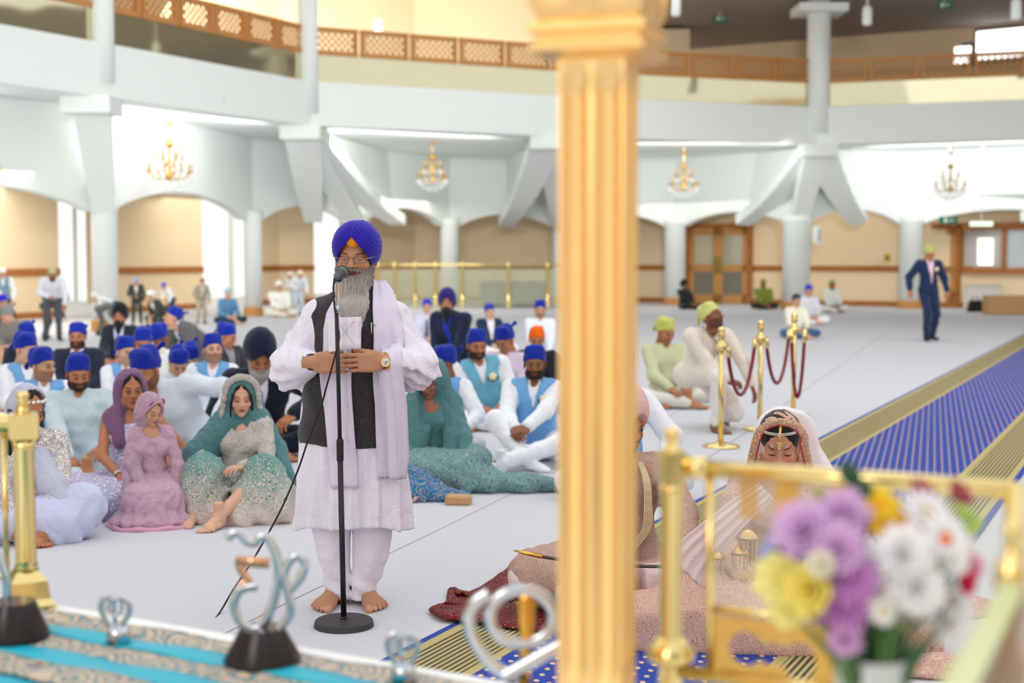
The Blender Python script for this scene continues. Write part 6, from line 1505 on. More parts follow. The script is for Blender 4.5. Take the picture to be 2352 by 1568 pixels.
def small(px, py, lab, sc=1.0):
    b = GP(px, py, PZ); t = thing('chrome_emblem', b+Vector((0, .03, .012)), lab, 'ornament', 'small chrome twisted emblems'); o = Vector(t.location); D = o.y; y0 = py-1492
    f = lambda pts: [(px+(x-262)*sc, 1492+y0+(y-1492)*sc) for x, y in pts]
    m = MB(); m.lathe([(.001, 0), (.03, 0), (.026, .03), (.012, .04), (.001, .04)], n=20); m.build('base', chrome, t, smooth=True)
    m = MB(); ribbon(m, f([(250, 1368), (234, 1378), (231, 1400), (246, 1430), (272, 1452), (292, 1478)]), D, .0075, .5, o); m.build('left_strand', chrome, t, smooth=True)
    m = MB(); ribbon(m, f([(272, 1370), (292, 1384), (294, 1408), (278, 1432), (256, 1452), (246, 1480)]), D, .0075, .5, o); m.build('right_strand', chrome, t, smooth=True)
    m = MB(); ribbon(m, f([(260, 1366), (259, 1400), (264, 1440), (262, 1478)]), D, .006, .5, o); m.build('centre_blade', chrome, t, smooth=True)
    m = MB(); P = [W(*f([(262+16*math.cos(a), 1394+20*math.sin(a))])[0], D)-o for a in np.linspace(0, 2*PI, 24, endpoint=False)]; m.tube(P, .004, 8, closed=True, up=(0, 1, 0)); m.build('ring', chrome, t, smooth=True)
small(264, 1492, 'small chrome emblem of crossing strands on the cloth left of the large emblem'); small(924, 1584, 'small chrome emblem at the bottom edge left of the gold pillar', 1.05)
b = GP(1190, 1640, PZ); t = thing('chrome_emblem', b+Vector((0, -.12, .012)), 'big chrome emblem with ring, centre blade and two curved swords beside the gold pillar', 'ornament'); o = Vector(t.location); D = o.y; emblem_base(t, .08, .05, .06)
f5 = lambda pts: [(960+x/3.92, 1200+y/3.92) for x, y in pts]
m = MB(); ribbon(m, f5([(640, 640), (520, 720), (460, 850), (480, 1000), (560, 1150), (680, 1290), (800, 1370), (900, 1420)]), D, .013, .45, o); m.build('curved_sword', chrome, t, smooth=True)
m = MB(); ribbon(m, f5([(1290, 640), (1400, 760), (1430, 900), (1380, 1040), (1260, 1120), (1080, 1220), (920, 1310), (760, 1400)]), D-.02, .013, .45, o); m.build('curved_sword', chrome, t, smooth=True)
m = MB(); P = [W(*f5([(935+290*math.cos(a), 850+245*math.sin(a))])[0], D)-o for a in np.linspace(0, 2*PI, 40, endpoint=False)]; m.tube(P, .012, 10, closed=True, up=(0, 1, 0), flat=.5); m.build('ring', chrome, t, smooth=True)
m = MB(); P = [W(*f5([(p_)])[0], D)-o for p_ in ((975, 560), (975, 720), (975, 1100), (965, 1300), (960, 1480))]; m.tube(P, [.002, .018, .012, .010, .012], 8, flat=.35, up=(0, 1, 0)); m.build('blade', mat('gold_blade', 'd9a24a', .15, metal=1), t, smooth=True)
m = MB(); m.tube([Vector((0, 0, .05)), P[-1]], .012, 8); m.build('stem', chrome, t, smooth=True)
# gold fluted pillar
D = 2.42; pc_ = W(1374, 784, D); rz = -.30
t = thing('gold_pillar', (pc_.x, D, PZ), 'tall fluted gold pillar with a moulded capital in the foreground', 'pillar'); t.rotation_euler = (0, 0, rz)
def sqprof(hw, fl=.0, n=8):
    "square outline with hollow flutes on every face"
    pts = []
    for f_ in range(4):
        for k in range(24):
            u = -1+2*k/24; d = 0
            if fl:
                w_ = (u*.5+.5)*2; q = w_ % 1.0; d = -fl*max(0, math.sin(PI*min(1, max(0, (q-.10)/.80))))**.6
            x, y = u*hw, -(hw+d)
            a = f_*PI/2; pts.append((x*math.cos(a)-y*math.sin(a), x*math.sin(a)+y*math.cos(a)))
    return pts
def loftsq(m, levels):
    vs = []; n = 96
    for hw, z, fl in levels: vs += [(x, y, z) for x, y in sqprof(hw, fl)]
    fs = [(j*n+i, j*n+(i+1) % n, (j+1)*n+(i+1) % n, (j+1)*n+i) for j in range(len(levels)-1) for i in range(n)]+[tuple(range(n))[::-1], tuple(range((len(levels)-1)*n, len(levels)*n))]
    m.add(vs, fs)
zc = W(1374, 130, D).z-PZ; hw = .0555
m = MB(); loftsq(m, [(hw, 0.0, 0), (hw, .2, 0), (hw, .23, .014), (hw, zc-.075, .014), (hw, zc-.045, .009), (hw*1.02, zc-.03, 0), (hw*1.05, zc, 0)]); m.build('shaft', gold, t, smooth=True).data.set_sharp_from_angle(angle=.7)
m = MB(); loftsq(m, [(hw*1.4, zc-.008, 0), (hw*1.72, zc+.0, 0), (hw*1.75, zc+.012, 0), (hw*1.55, zc+.018, 0), (hw*1.58, zc+.028, 0), (hw*1.75, zc+.033, 0), (hw*1.77, zc+.045, 0), (hw*1.50, zc+.052, 0)]); m.build('capital_moulding', gold, t)
m = MB(); loftsq(m, [(hw*1.50, zc+.052, 0), (hw*1.72, zc+.075, .004), (hw*1.80, zc+.105, .008), (hw*1.72, zc+.14, .008), (hw*1.4, zc+.17, .003)]); m.build('capital', gold, t, smooth=True).data.set_sharp_from_angle(angle=.8)
m = MB(); loftsq(m, [(hw*1.4, zc+.17, 0), (hw*1.3, zc+.24, 0), (hw*1.3, zc+.9, 0)]); m.build('upper_block', gold, t)
# brass railing, left part
rl = thing('brass_railing', GP(62, 1396, PZ)+Vector((0, 0, .001)), 'brass railing post with square connector and stepped base at the left edge of the stage', 'railing'); o = Vector(rl.location); D = o.y; s = D/F
zz = lambda py: W(60, py, D).z-o.z
m = MB(); m.lathe([(29*s, zz(1310)), (24*s, zz(1285)), (23*s, zz(1030)), (27*s, zz(1010))], n=24); m.build('post', brass, rl, smooth=True)
def sqst(m, lv, rot=.5):
    R = Matrix.Rotation(rot, 3, 'Z')
    for (w0, z0), (w1, z1) in zip(lv[:-1], lv[1:]):
        vs = [R @ Vector((sx_*w/2, sy_*w/2, z)) for w, z in ((w0, z0), (w1, z1)) for sx_, sy_ in ((-1, -1), (1, -1), (1, 1), (-1, 1))]
        m.add(vs, [(3, 2, 1, 0), (4, 5, 6, 7)]+[(i, (i+1) % 4, (i+1) % 4+4, i+4) for i in range(4)])
m = MB(); sqst(m, [(112*s, 0), (112*s, .014), (92*s, .03), (82*s, zz(1330)), (50*s, zz(1308)), (50*s, zz(1300))]); m.build('base', brass, rl, bevel=.002)
m = MB(); m.box((0, 0, (zz(950)+zz(1005))/2), (66*s, 66*s, 58*s), Matrix.Rotation(.35, 3, 'Z')); m.build('connector', brass, rl, bevel=.004)
m = MB(); m.lathe([(22*s, zz(955)), (15*s, zz(940)), (13*s, zz(915)), (16*s, zz(908)), (11*s, zz(900)), (.001, zz(897))], n=18); m.build('finial', brass, rl, smooth=True)
m = MB(); m.tube([(0, 0, zz(976)), (-.35, .13, zz(976))], 24*s, 12); m.build('top_rail', brass, rl, smooth=True)
m = MB(); m.tube([(-.058, .02, zz(1390)), (-.058, .02, zz(990))], 7*s, 8); m.build('baluster', brass, rl, smooth=True)
m = MB(); m.tube([(0, 0, zz(1330)), (-.35, .13, zz(1330))], 8*s, 8); m.build('bottom_rail', brass, rl, smooth=True)
# right part
D1 = 2.5; D2 = 2.26; P1 = W(1543, 1070, D1); P2 = W(2332, 1122, D2)
rl = thing('brass_railing', (P1.x, P1.y, PZ), 'brass railing with glass and gold panels crossing in front of the bride', 'railing'); o = Vector(rl.location)
def RW(px, py): # point of the rail plane through a pixel
    u = (px-1176)/F; v_ = (784-py)/F; dx, dy = u, math.cos(TH)+v_*math.sin(TH); ax, ay = P1.x, P1.y; bx, by = P2.x-P1.x, P2.y-P1.y
    t_ = (ax*by-ay*bx)/(dx*by-dy*bx); return Vector((dx*t_, dy*t_, CAMZ+t_*(-math.sin(TH)+v_*math.cos(TH))))-o
s = D1/F
z1 = RW(1543, 1500).z
m = MB(); m.lathe([(31*s, z1), (27*s, z1+.02), (26*s, RW(1543, 1130).z), (30*s, RW(1543, 1110).z)], c=(0, 0, 0), n=28); m.build('post', brass, rl, smooth=True)
m = MB(); m.lathe([(.06, 0), (.06, .03), (.04, .08), (.025, .10), (.02, z1-.02), (.042, z1-.01), (.045, z1+.005), (.030, z1+.02), (.026, z1+.03)], n=28); m.build('base', brass, rl, smooth=True)
zz = lambda py: RW(1543, py).z
m = MB(); m.box((0, 0, (zz(1036)+zz(1104))/2), (66*s, 66*s, 68*s), Matrix.Rotation(.2, 3, 'Z')); m.build('connector', brass, rl, bevel=.005)
m = MB(); m.lathe([(30*s, zz(1040)), (20*s, zz(1030)), (14*s, zz(1016)), (12*s, zz(1012)), (19*s, zz(1002)), (20*s, zz(994)), (14*s, zz(984)), (.001, zz(979))], n=20); m.build('finial', brass, rl, smooth=True)
m = MB(); m.tube([RW(1560, 1071), RW(1960, 1098), RW(2332, 1124)], .0150, 14); m.build('top_rail', brass, rl, smooth=True)
m = MB(); m.tube([RW(1575, 1072), RW(1625, 1075)], .019, 14); m.build('rail_collar', brass, rl, smooth=True)
m = MB(); m.tube([RW(1565, 1542), RW(2332, 1640)], .0130, 12); m.build('bottom_rail', brass, rl, smooth=True)
m = MB(); m.tube([RW(1630, 1086), RW(1632, 1536)], .0075, 10); m.build('baluster', brass, rl, smooth=True)
m = MB(); m.tube([RW(1632, 1397), RW(1760, 1410), RW(2080, 1446)], .0072, 10); m.build('middle_rail', brass, rl, smooth=True)
m = MB(); m.tube([RW(2330, 1110), RW(2334, 1640)], .016, 12); m.build('post', brass, rl, smooth=True)
ag = mat('amber_etched_glass', 'e8b84e', .25, alpha=.62); ag2 = mat('clear_panel', 'e8efe4', .05, alpha=.14)
for k, (x0, x1, y0, y1, mm) in enumerate(((1700, 1742, 1082, 1190, ag), (1782, 1836, 1084, 1236, ag), (1905, 1950, 1092, 1250, ag))):
    m = MB(); a_, b_, c_, d_ = RW(x0, y0), RW(x1, y0+3), RW(x1, y1), RW(x0, y1); m.prism([a_, b_, c_, d_], (0, .004, 0)); m.build('amber_strip', mm, rl)
m = MB(); m.prism([RW(1636, 1084), RW(2326, 1128), RW(2326, 1470), RW(1636, 1394)], (0, .004, 0)); m.build('glass_panel', ag2, rl)
# lower panel with an open ornamental cut-out
m = MB(); nx, ny = 64, 24
def hole(u, v_):
    return ((u-.24)/.13)**2+((v_-.50)/.30)**2 < 1 or ((u-.44)/.14)**2+((v_-.55)/.20)**2 < 1 or ((u-.62)/.12)**2+((v_-.62)/.34)**2 < 1
q00, q10, q11, q01 = RW(1640, 1412), RW(2080, 1462), RW(2080, 1600), RW(1640, 1545)
for i in range(nx):
    for j in range(ny):
        u, v_ = (i+.5)/nx, (j+.5)/ny
        if hole(u*1.35, v_): continue
        P = [q00.lerp(q10, a_/nx).lerp(q01.lerp(q11, a_/nx), b_/ny) for a_, b_ in ((i, j), (i+1, j), (i+1, j+1), (i, j+1))]; m.add(P, [(0, 1, 2, 3)])
link('pierced_panel', m.mesh('panel', solid=.003), mat('brass_etched', 'e3b95c', .2, metal=.5, alpha=.78), rl)
# return of the railing towards the camera at the right edge
rl2 = thing('brass_railing', (W(2322, 1300, 1.75).x, 1.75, PZ), 'blurred brass post with pale sloping side panels at the right edge of the picture', 'railing'); o2 = Vector(rl2.location); s = 1.75/F
zq = lambda py: W(2322, py, 1.75).z-PZ
m = MB(); m.lathe([(26*s, 0), (24*s, .1), (22*s, zq(1400)), (34*s, zq(1380)), (38*s, zq(1330)), (34*s, zq(1290)), (18*s, zq(1275)), (16*s, zq(1240)), (22*s, zq(1225)), (20*s, zq(1205)), (.001, zq(1192))], n=22); m.build('post', brass, rl2, smooth=True)
m = MB(); m.prism([W(2312, 1335, 1.72)-o2, W(2120, 1640, 1.44)-o2, W(2215, 1640, 1.44)-o2, W(2350, 1352, 1.72)-o2], (0, .008, 0)); m.build('sloping_edge', mat('pale_green_edge', 'd9dfa8', .2, alpha=.8), rl2)
m = MB(); m.prism([W(2345, 1358, 1.74)-o2, W(2215, 1640, 1.46)-o2, W(2440, 1640, 1.46)-o2, W(2440, 1358, 1.74)-o2], (0, .006, 0)); m.build('side_panel', mat('panel_stripes', 'b3a18c', .15, metal=.3, alpha=.55), rl2)
for k in range(4): m = MB(); m.tube([W(2352+6*k, 1385+10*k, 1.72)-o2, W(2236+34*k, 1640, 1.43)-o2], .0035, 6); m.build('panel_bar', mat('panel_bar', '8f6a4c', .25, metal=.5), rl2)
# ---------------------------------------------------------------- flowers in a metal vase
DV = 1.92; s = DV/F
vp = W(2005, 1500, DV); vz = vp.z-PZ
t = thing('vase', (vp.x, DV, PZ), 'crinkled silver metal vase holding the bouquet in the foreground', 'vase')
m = MB(); n = 64; prof = [(.038, 0), (.040, .01), (.043, vz*.5), (.0525, vz-.004), (.0535, vz), (.050, vz-.002), (.046, vz-.06), (.001, vz-.062)]
vs = []
for r, z in prof:
    for i in range(n): a = 2*PI*i/n; rr_ = r*(1+(.018*math.sin(a*16)+.01*math.sin(a*29+z*40)) if 0 < z < vz+.1 else r); vs.append((r*(1+.02*math.sin(a*16))*math.cos(a), r*(1+.02*math.sin(a*16))*math.sin(a), z))
m.add(vs, [(j*n+i, j*n+(i+1) % n, (j+1)*n+(i+1) % n, (j+1)*n+i) for j in range(len(prof)-1) for i in range(n)]); m.build('vase_body', mat('vase_silver', 'c5c9c6', .3, metal=.75), t, smooth=True)
gst = mat('stem_green', '3f6a30', .6); glf = mat('leaf_green', '5b8a34', .6)
def petal(m, c, M, L, wd, lift, a, curl=.3):
    ca, sa = math.cos(a), math.sin(a); rows = []
    for k in range(4):
        u = k/3; r = L*u*math.cos(lift)+.002; z = L*u*math.sin(lift)-curl*L*u*u*.5; w_ = wd*math.sin(PI*(.15+.75*u))
        rows.append([Vector(c)+M @ Vector((r*ca-q*w_*sa, r*sa+q*w_*ca, z+abs(q)*w_*.25)) for q in (-1, 0, 1)])
    m.grid(rows)
FLW = []
def flower(px, py, rpx, colr, kind, label, dz=0.0, core='e8c23a', D=None):
    D = D or DV; c = W(px, py, D+dz); r = 1.14*rpx*(D+dz)/F
    base = Vector((vp.x+(c.x-vp.x)*.12, DV+dz*.2, PZ+vz-.04)); f = tag(empty('flower', base), label, 'flower', 'cut flowers of the bouquet')
    cc = c-base; out = (Vector((c.x-vp.x, (dz)*1.0-.14, .05+c.z-(vp.z+.12)))).normalized(); M = out.to_track_quat('Z', 'Y').to_matrix()
    m = MB(); mid = cc*.55+Vector((-cc.x*.15, 0, .01)); m.tube(cat([Vector((0, 0, 0)), mid, cc-out*.008], 5), .0022, 6); m.build('stem', gst, f, smooth=True)
    m = MB(); rr = random.Random(int(px*7+py))
    if kind == 'mum':
        for ring, (n_, l_, lf) in enumerate(((18, 1.0, .15), (17, .92, .45), (15, .80, .75), (12, .62, 1.0), (8, .42, 1.3))):
            for k in range(n_): petal(m, cc+out*(.003*ring), M, r*l_*rr.uniform(.9, 1.08), r*.17, lf, 2*PI*(k+.5*ring)/n_+rr.uniform(-.1, .1), curl=-.3)
    elif kind == 'rose':
        for ring, (n_, l_, lf) in enumerate(((7, .95, .5), (6, .8, .9), (5, .6, 1.2), (4, .4, 1.4))):
            for k in range(n_): petal(m, cc+out*(.001*ring), M, r*l_, r*.5, lf, 2*PI*(k+.4*ring)/n_, curl=-.5)
    elif kind == 'bell':
        for k in range(6): petal(m, cc, M, r*1.05, r*.42, .55, 2*PI*k/6, curl=.6)
    else:
        for ring in range(2):
            for k in range(13): petal(m, cc+out*(.002*ring), M, r*(1-.12*ring), r*.17, .15+.2*ring, 2*PI*(k+.5*ring)/13, curl=.1)
    m.build('petals', mat('petal_'+colr, colr, .6, sss=.2), f, smooth=True, solid=.0006)
    if kind in ('daisy', 'bell'):
        m = MB(); m.ball(cc+out*.006, r*.24, 10, (1, 1, .8)); m.build('centre', mat('centre_'+core, core, .7), f, smooth=True)
LI, LI2, WHT, YP, YS = 'dcaee0', 'cc86cf', 'fbf9fb', 'f8ec94', 'f7c60a'
flower(1850, 1222, 66, LI, 'mum', 'lilac chrysanthemum at the upper left of the bouquet', -.03); flower(1935, 1188, 58, LI, 'mum', 'lilac chrysanthemum at the top beside the yellow flower', .0)
flower(1925, 1262, 60, LI, 'mum', 'pale lilac chrysanthemum in the middle of the bouquet', -.06); flower(1948, 1325, 62, LI2, 'mum', 'deep pink lilac chrysanthemum in the lower middle', -.05)
flower(1938, 1392, 56, LI2, 'mum', 'lowest deep pink lilac chrysanthemum over the vase', -.04); flower(1805, 1330, 62, YP, 'rose', 'pale yellow bloom at the far left of the bouquet', -.02)
flower(1862, 1352, 60, 'f5e06c', 'rose', 'yellow bloom with deeper heart right of the pale yellow one', -.05); flower(1818, 1392, 46, YP, 'rose', 'small pale yellow bloom low at the left', -.03)
flower(2015, 1165, 50, YS, 'bell', 'bright yellow daffodil at the top of the bouquet', .02, 'f2a806'); flower(2048, 1218, 56, 'f6b70a', 'bell', 'golden orange daffodil below the bright yellow one', .0, 'e88a06')
flower(2070, 1275, 66, WHT, 'mum', 'large white chrysanthemum in the centre', -.05); flower(2100, 1345, 62, WHT, 'mum', 'white chrysanthemum in the lower centre', -.06); flower(2020, 1300, 50, WHT, 'mum', 'white chrysanthemum touching the pink ones', -.04)
flower(2125, 1185, 60, 'f7f2f8', 'daisy', 'white daisy with yellow heart at the upper right', .0, 'd8b860'); flower(2165, 1240, 62, WHT, 'daisy', 'white narcissus with orange cup at the right', -.02, 'ee7410'); flower(2215, 1270, 52, 'faf4fa', 'daisy', 'white daisy at the right rim of the bouquet', .02, 'efe6d0')
flower(2180, 1290, 34, 'fbfaf6', 'rose', 'small round white bud right of centre', -.07); flower(1888, 1296, 30, 'eee9cf', 'rose', 'cream rosebud between lilac and yellow blooms', -.09); flower(2030, 1400, 34, 'faf6ee', 'daisy', 'small white daisy low in the centre', -.06, 'e6dfae')
flower(2160, 1400, 66, 'f7f4f4', 'mum', 'white drooping chrysanthemum low at the right', .0); flower(1795, 1268, 40, '9aa8e2', 'mum', 'pale blue flower at the left of the bouquet', .0); flower(1830, 1262, 30, '7d86d0', 'mum', 'deeper blue flower beside the pale blue one', .03)
flower(1822, 1222, 34, 'f0b878', 'rose', 'peach rose at the upper left', .03); flower(2205, 1335, 30, 'd01c50', 'rose', 'crimson flower at the lower right', -.02); flower(2228, 1300, 26, 'f0a4c0', 'rose', 'pink flower beside the crimson one', .0)
flower(1942, 1466, 34, 'dba6d8', 'mum', 'small lilac flower hanging over the vase rim', -.07); flower(2108, 1140, 34, 'b04a58', 'rose', 'dull red rose behind the top white daisy', .05); flower(2190, 1145, 36, 'a8485a', 'rose', 'second dull red rose at the top right', .06)
def foliage(px, py, h, lean, colr, label, wd=.012):
    base = Vector((vp.x, DV+.01, PZ+vz-.04)); f = tag(empty('leaf_sprig', base), label, 'leaf'); c = W(px, py, DV+.02)-base
    m = MB(); m.tube(cat([Vector((0, 0, 0)), c*.5+Vector((-c.x*.1, 0, .01)), c], 5), .002, 6); m.build('stem', gst, f, smooth=True)
    for k in range(5):
        u = .62+.38*k/4; p = c*u+Vector((0, 0, 0)); m = MB(); sg = 1 if k % 2 else -1; rows = []
        for q in range(6): v_ = q/5; ww = wd*math.sin(PI*(.08+.9*v_)); ctr = p+Vector((sg*h*v_*lean, -.01*v_, h*v_*.8)); rows.append([ctr+Vector((x*ww, abs(x)*.003, 0)) for x in (-1, 0, 1)])
        m.grid(rows); m.build('leaf', mat('leaf_'+colr, colr, .55), f, smooth=True, solid=.0007)
foliage(1962, 1120, .05, .25, '2f5a3c', 'dark green leaf sprig sticking up above the bouquet', .016); foliage(1905, 1165, .035, .5, 'a8b81e', 'lime green sprig at the top left of the bouquet', .013); foliage(2235, 1205, .04, .6, 'a9c95a', 'long light green leaf at the top right of the bouquet')
for k in range(16):
    a_ = rr.random() if False else k/15; x_ = -.04+.08*a_
    if k % 2 == 0: continue
st_ = tag(empty('greenery', (vp.x, DV, PZ+vz-.05)), 'dark green stems and narrow leaves crowded above the vase rim', 'leaf'); rr = random.Random(9)
for k in range(34):
    a_ = rr.uniform(-1, 1); y_ = rr.uniform(-.04, .03); m = MB(); rows = []; L_ = rr.uniform(.09, .16); wv = rr.uniform(.003, .006)
    for q in range(6): v_ = q/5; ctr = Vector((.04*a_+.075*a_*v_*v_+.01*math.sin(k), y_*(1+v_), L_*v_)); ww = wv*math.sin(PI*(.15+.8*v_)); rows.append([ctr+Vector((x*ww, abs(x)*.002, 0)) for x in (-1, 0, 1)])
    m.grid(rows); m.build('leaf', mat('leaf_mix%d' % (k % 3), ['2f5427', '4b7a32', '3a6440'][k % 3], .55), st_, smooth=True, solid=.0007)
# ================================================================ groom, bride, sword and red cloth
emb = floral('blush_embroidery', 'c9a39a', '9b7562', 46, .46, .75, acc='e0c6b0', ds=.45); embp = floral('rose_embroidery', 'dcb6a8', 'be9480', 40, .60, .75, acc='a8505a', ds=.42)
plain = cloth('blush_silk', 'dcc3c2', .6, .35, 9)
J = pose_sit(w=1.0, hy=.55, hp=.2, hl=(.20, -.40, .26), hr=(-.10, -.40, .22), kl=(.36, -.34, .13), kr=(-.44, -.30, .15), fl=(.12, -.46, .08), fr=(-.05, -.5, .08)); J['pl'] = (1, .3, -.3)
RG, JG = person('seated groom in a blush embroidered sherwani and striped pink turban, mostly behind the gold pillar', 1436, 908, 6.7, J, yaw=.10, top='c9a39a', topm=emb, trs='e0cfd0', wrap='turban', wc='dcb4ac', skin=sk1, stub=1, bc='0e0b0a', kurta=.95, hh=.0035, h=.009, w=1.0, group=None)
m = MB()
for k in range(5):
    m.tube(cat([Vector(JG['neck'])+Vector((.06+.004*k, -.05, .0)), Vector(JG['neck'])*.5+Vector(JG['chest'])*.5+Vector((.07+.006*k, -.145, .0)), Vector(JG['chest'])+Vector((.072+.007*k, -.16, -.02)), Vector(JG['belly'])+Vector((.06+.008*k, -.165, .05)), Vector(JG['belly'])+Vector((0, -.16, -.02-.012*k))], 5), [.0032+.0012*(q % 2) for q in range(21)], 6)
tag(m.build('pearl_necklace', mat('pearl_gold', 'd8c49c', .35), RG, smooth=True), kind='stuff')
# coat skirt spread over the knees, at the viewer's left
v = Vol((-.75, -.75, -.02), (.75, .3, .5), .009)
for c_, r_ in (((-.26, -.27, .15), (.24, .18, .14)), ((.24, -.30, .12), (.22, .18, .13)), ((0, -.25, .08), (.36, .20, .10))): v.ell(c_, r_, k=.06)
v.fun(lambda X, Y, Z: .010*waves(X, Y, Z, 22, 5)+.005*np.sin(X*60+Y*40), '+'); v.floor(.01); V, Q = v.mesh(); link('coat_skirt', npmesh('coat_skirt', V, Q), emb, RG)
# inner sleeve/legging showing at the right of the pillar
v = Vol((.0, -.8, -.01), (.6, -.2, .4), .009); v.cone((.02, -.42, .14), (.15, -.42, .16), .085, .080, k=.03); v.fun(lambda X, Y, Z: .004*waves(X, Y, Z, 40, 2), '+'); v.floor(.01); V, Q = v.mesh(); link('legging', npmesh('legging', V, Q), plain, RG)
# sword
a_ = W(1182, 1264, 6.10); b_ = W(1604, 1306, 5.98); sw = thing('sword', a_, 'long curved ceremonial sword in a dark scabbard with gold tip lying across the groom\'s knees', 'sword')
P = [Vector((0, 0, 0)), (b_-a_)*.12+Vector((0, 0, -.012)), (b_-a_)*.35+Vector((0, 0, -.022)), (b_-a_)*.65+Vector((0, 0, -.015)), (b_-a_)*.88]
m = MB(); m.tube(cat([P[0].lerp(P[1], .6)]+P[1:], 6), .016, 10, flat=.45); m.build('scabbard', mat('dark_scabbard', '3a2a22', .3), sw, smooth=True)
gsm = mat('gold_metal'); m = MB(); m.tube([P[0]-Vector((.004, 0, -.001)), P[0].lerp(P[1], .45), P[1]+(P[2]-P[1])*.15], [.004, .0165, .0185], 10, flat=.5); m.build('scabbard_tip', gsm, sw, smooth=True)
m = MB(); m.tube([(b_-a_)*.80, (b_-a_)*.885], .019, 10, flat=.5); m.build('scabbard_mouth', gsm, sw, smooth=True)
m = MB(); m.tube([(b_-a_)*.88, (b_-a_)*.90, (b_-a_)*.97, (b_-a_)], [.012, .009, .010, .016], 10); m.build('hilt', mat('silver_metal'), sw, smooth=True)
m = MB(); m.tube([(b_-a_)*.895+Vector((0, 0, -.035)), (b_-a_)*.895+Vector((0, 0, .035))], .006, 8); m.build('crossguard', mat('silver_metal'), sw, smooth=True)
# burgundy cloth under the groom
c0 = GP(1150, 1400); t = thing('burgundy_cloth', c0, 'burgundy velvet cloth with gold sprigs crumpled on the floor under the groom', 'cloth')
vel = floral('burgundy_velvet', '6a1020', 'cfa35a', 24, .86, .7, ds=.35)
outl = [(984, 1412), (1000, 1400), (1022, 1395), (1030, 1362), (1048, 1378), (1075, 1372), (1130, 1340), (1185, 1303), (1215, 1300), (1330, 1300), (1480, 1330), (1500, 1440), (1440, 1470), (1350, 1452), (1275, 1462), (1200, 1455), (1125, 1447), (1060, 1438), (1010, 1432)]
gp = [GP(x, y)-c0 for x, y in outl]; ctr = Vector((sum(p.x for p in gp)/len(gp), sum(p.y for p in gp)/len(gp), 0)); gl_ = cat(gp+[gp[0]], 4)[:-1]; rows = []
for k in range(14):
    u = 1-k/14
    rows.append([ctr.lerp(p, u)+Vector((0, 0, .016+.030*(.5+.5*noise.noise(p*u*9+Vector((k*.15, 0, 3))))*math.sin(PI*min(1, (1-u)*6+.08))**1+.028*abs(noise.noise(p*7))*(1 if u > .4 else .3))) for p in gl_])
rows = [r+[r[0]] for r in rows]; m = MB(); m.grid(rows); m.build('cloth_sheet', vel, t, smooth=True, solid=.006)
# bride
J = pose_sit(w=.88, hy=-.08, hp=.42, lean=.10, hl=(.06, -.36, .20), hr=(-.14, -.38, .22), kl=(.36, -.26, .14), kr=(-.36, -.26, .14)); J['pr'] = (-1, .1, -.5)
RB, JB = person('seated bride in blush embroidered dress with head jewellery, eyes lowered behind the brass rail', 1792, 951, 6.2, J, yaw=-.12, fm=True, wrap=None, hair='plain', skin='c9957a', eyes='down', topm=embp, skirt=[(A(0, -.36, .10), (.48, .28, .14)), (A(-.42, -.46, .08), (.28, .22, .12)), (A(-.56, -.50, .05), (.16, .14, .07)), (A(.42, -.42, .07), (.28, .24, .12)), (A(.05, -.52, .05), (.4, .18, .09))], skirtm=embp, hh=.0026, h=.009,
    veil=dict(r=-.002, m=1, cones=[(A(-.06, .02, .58), A(-.16, -.02, .40), .07, .06), (A(-.16, -.02, .40), A(-.20, -.05, .22), .06, .05), (A(.07, .0, .58), A(.14, -.04, .40), .07, .06), (A(.14, -.04, .40), A(.17, -.10, .24), .06, .05)], front=-.070, ow=.077, fz=.022, fh=.128), veilm=embp, lip='b8625c', lid='c28a62', blush=.35)
HB = Matrix.Translation(Vector(JB['head'])) @ Matrix(JB['HR'].tolist()).to_4x4()
def hb(o): o.matrix_local = HB; return o
pearls = mat('pearl'); gj = mat('jewel_gold', 'd6ab6c', .25, metal=.8)
m = MB()
for k in range(33):
    a_ = -1.35+2.7*k/32; y = .02-.112*math.cos(a_); z = .080+.016*math.cos(a_)-.005*a_*a_; x = .086*math.sin(a_)
    m.ball((x, y, z+.0035), .0030, 6); m.ball((x, y, z-.0035), .0030, 6)
hb(tag(m.build('pearl_headband', pearls, RB, smooth=True), kind='stuff'))
m = MB(); m.tube([(.004, -.055, .128), (.002, -.085, .108), (0, -.1, .082), (-.001, -.104, .066)], .0055, 8, flat=.4, up=(0, 1, 0)); hb(m.build('forehead_chain', gj, RB, smooth=True))
m = MB(); m.lathe([(.001, -.003), (.017, -.003), (.0185, 0), (.016, .003), (.008, .0045), (.001, .003)], n=24, R=Matrix.Rotation(PI/2, 3, 'X'), c=(-.001, -.1055, .052)); pd = hb(m.build('forehead_pendant', gj, RB, smooth=True))
m = MB(); m.ball((-.001, -.1095, .055), .006, 8, (1, .4, 1)); m.ball((-.001, -.1085, .042), .006, 8, (1, .4, 1)); link('stone', m.mesh('stone', True), mat('pink_stone', 'ecc9c0', .15), pd)
m = MB()
for k in range(9): a_ = PI+.15+(PI-.3)*k/8; m.ball((-.001+.0205*math.cos(a_), -.107, .052+.0205*math.sin(a_)), .0028, 6)
tag(link('pendant_beads', m.mesh('beads', True), mat('green_bead', '93a58c', .3), pd), kind='stuff')
m = MB(); m.tube([(.0165+.006*math.cos(a_), -.104+.003*math.sin(a_), -.032+.006*math.sin(a_)) for a_ in np.linspace(0, 2*PI, 14, endpoint=False)], .0008, 5, closed=True); m.ball((.020, -.101, -.029), .0022, 6); hb(m.build('nose_ring', gj, RB, smooth=True))
for s_ in (-1, 1):
    m = MB(); m.ball((s_*.075, -.03, -.035), .008, 8, (.6, 1, 1)); m.ball((s_*.078, -.03, -.055), .011, 8, (.6, 1, .9)); hb(m.build('earring', gj, RB, smooth=True))
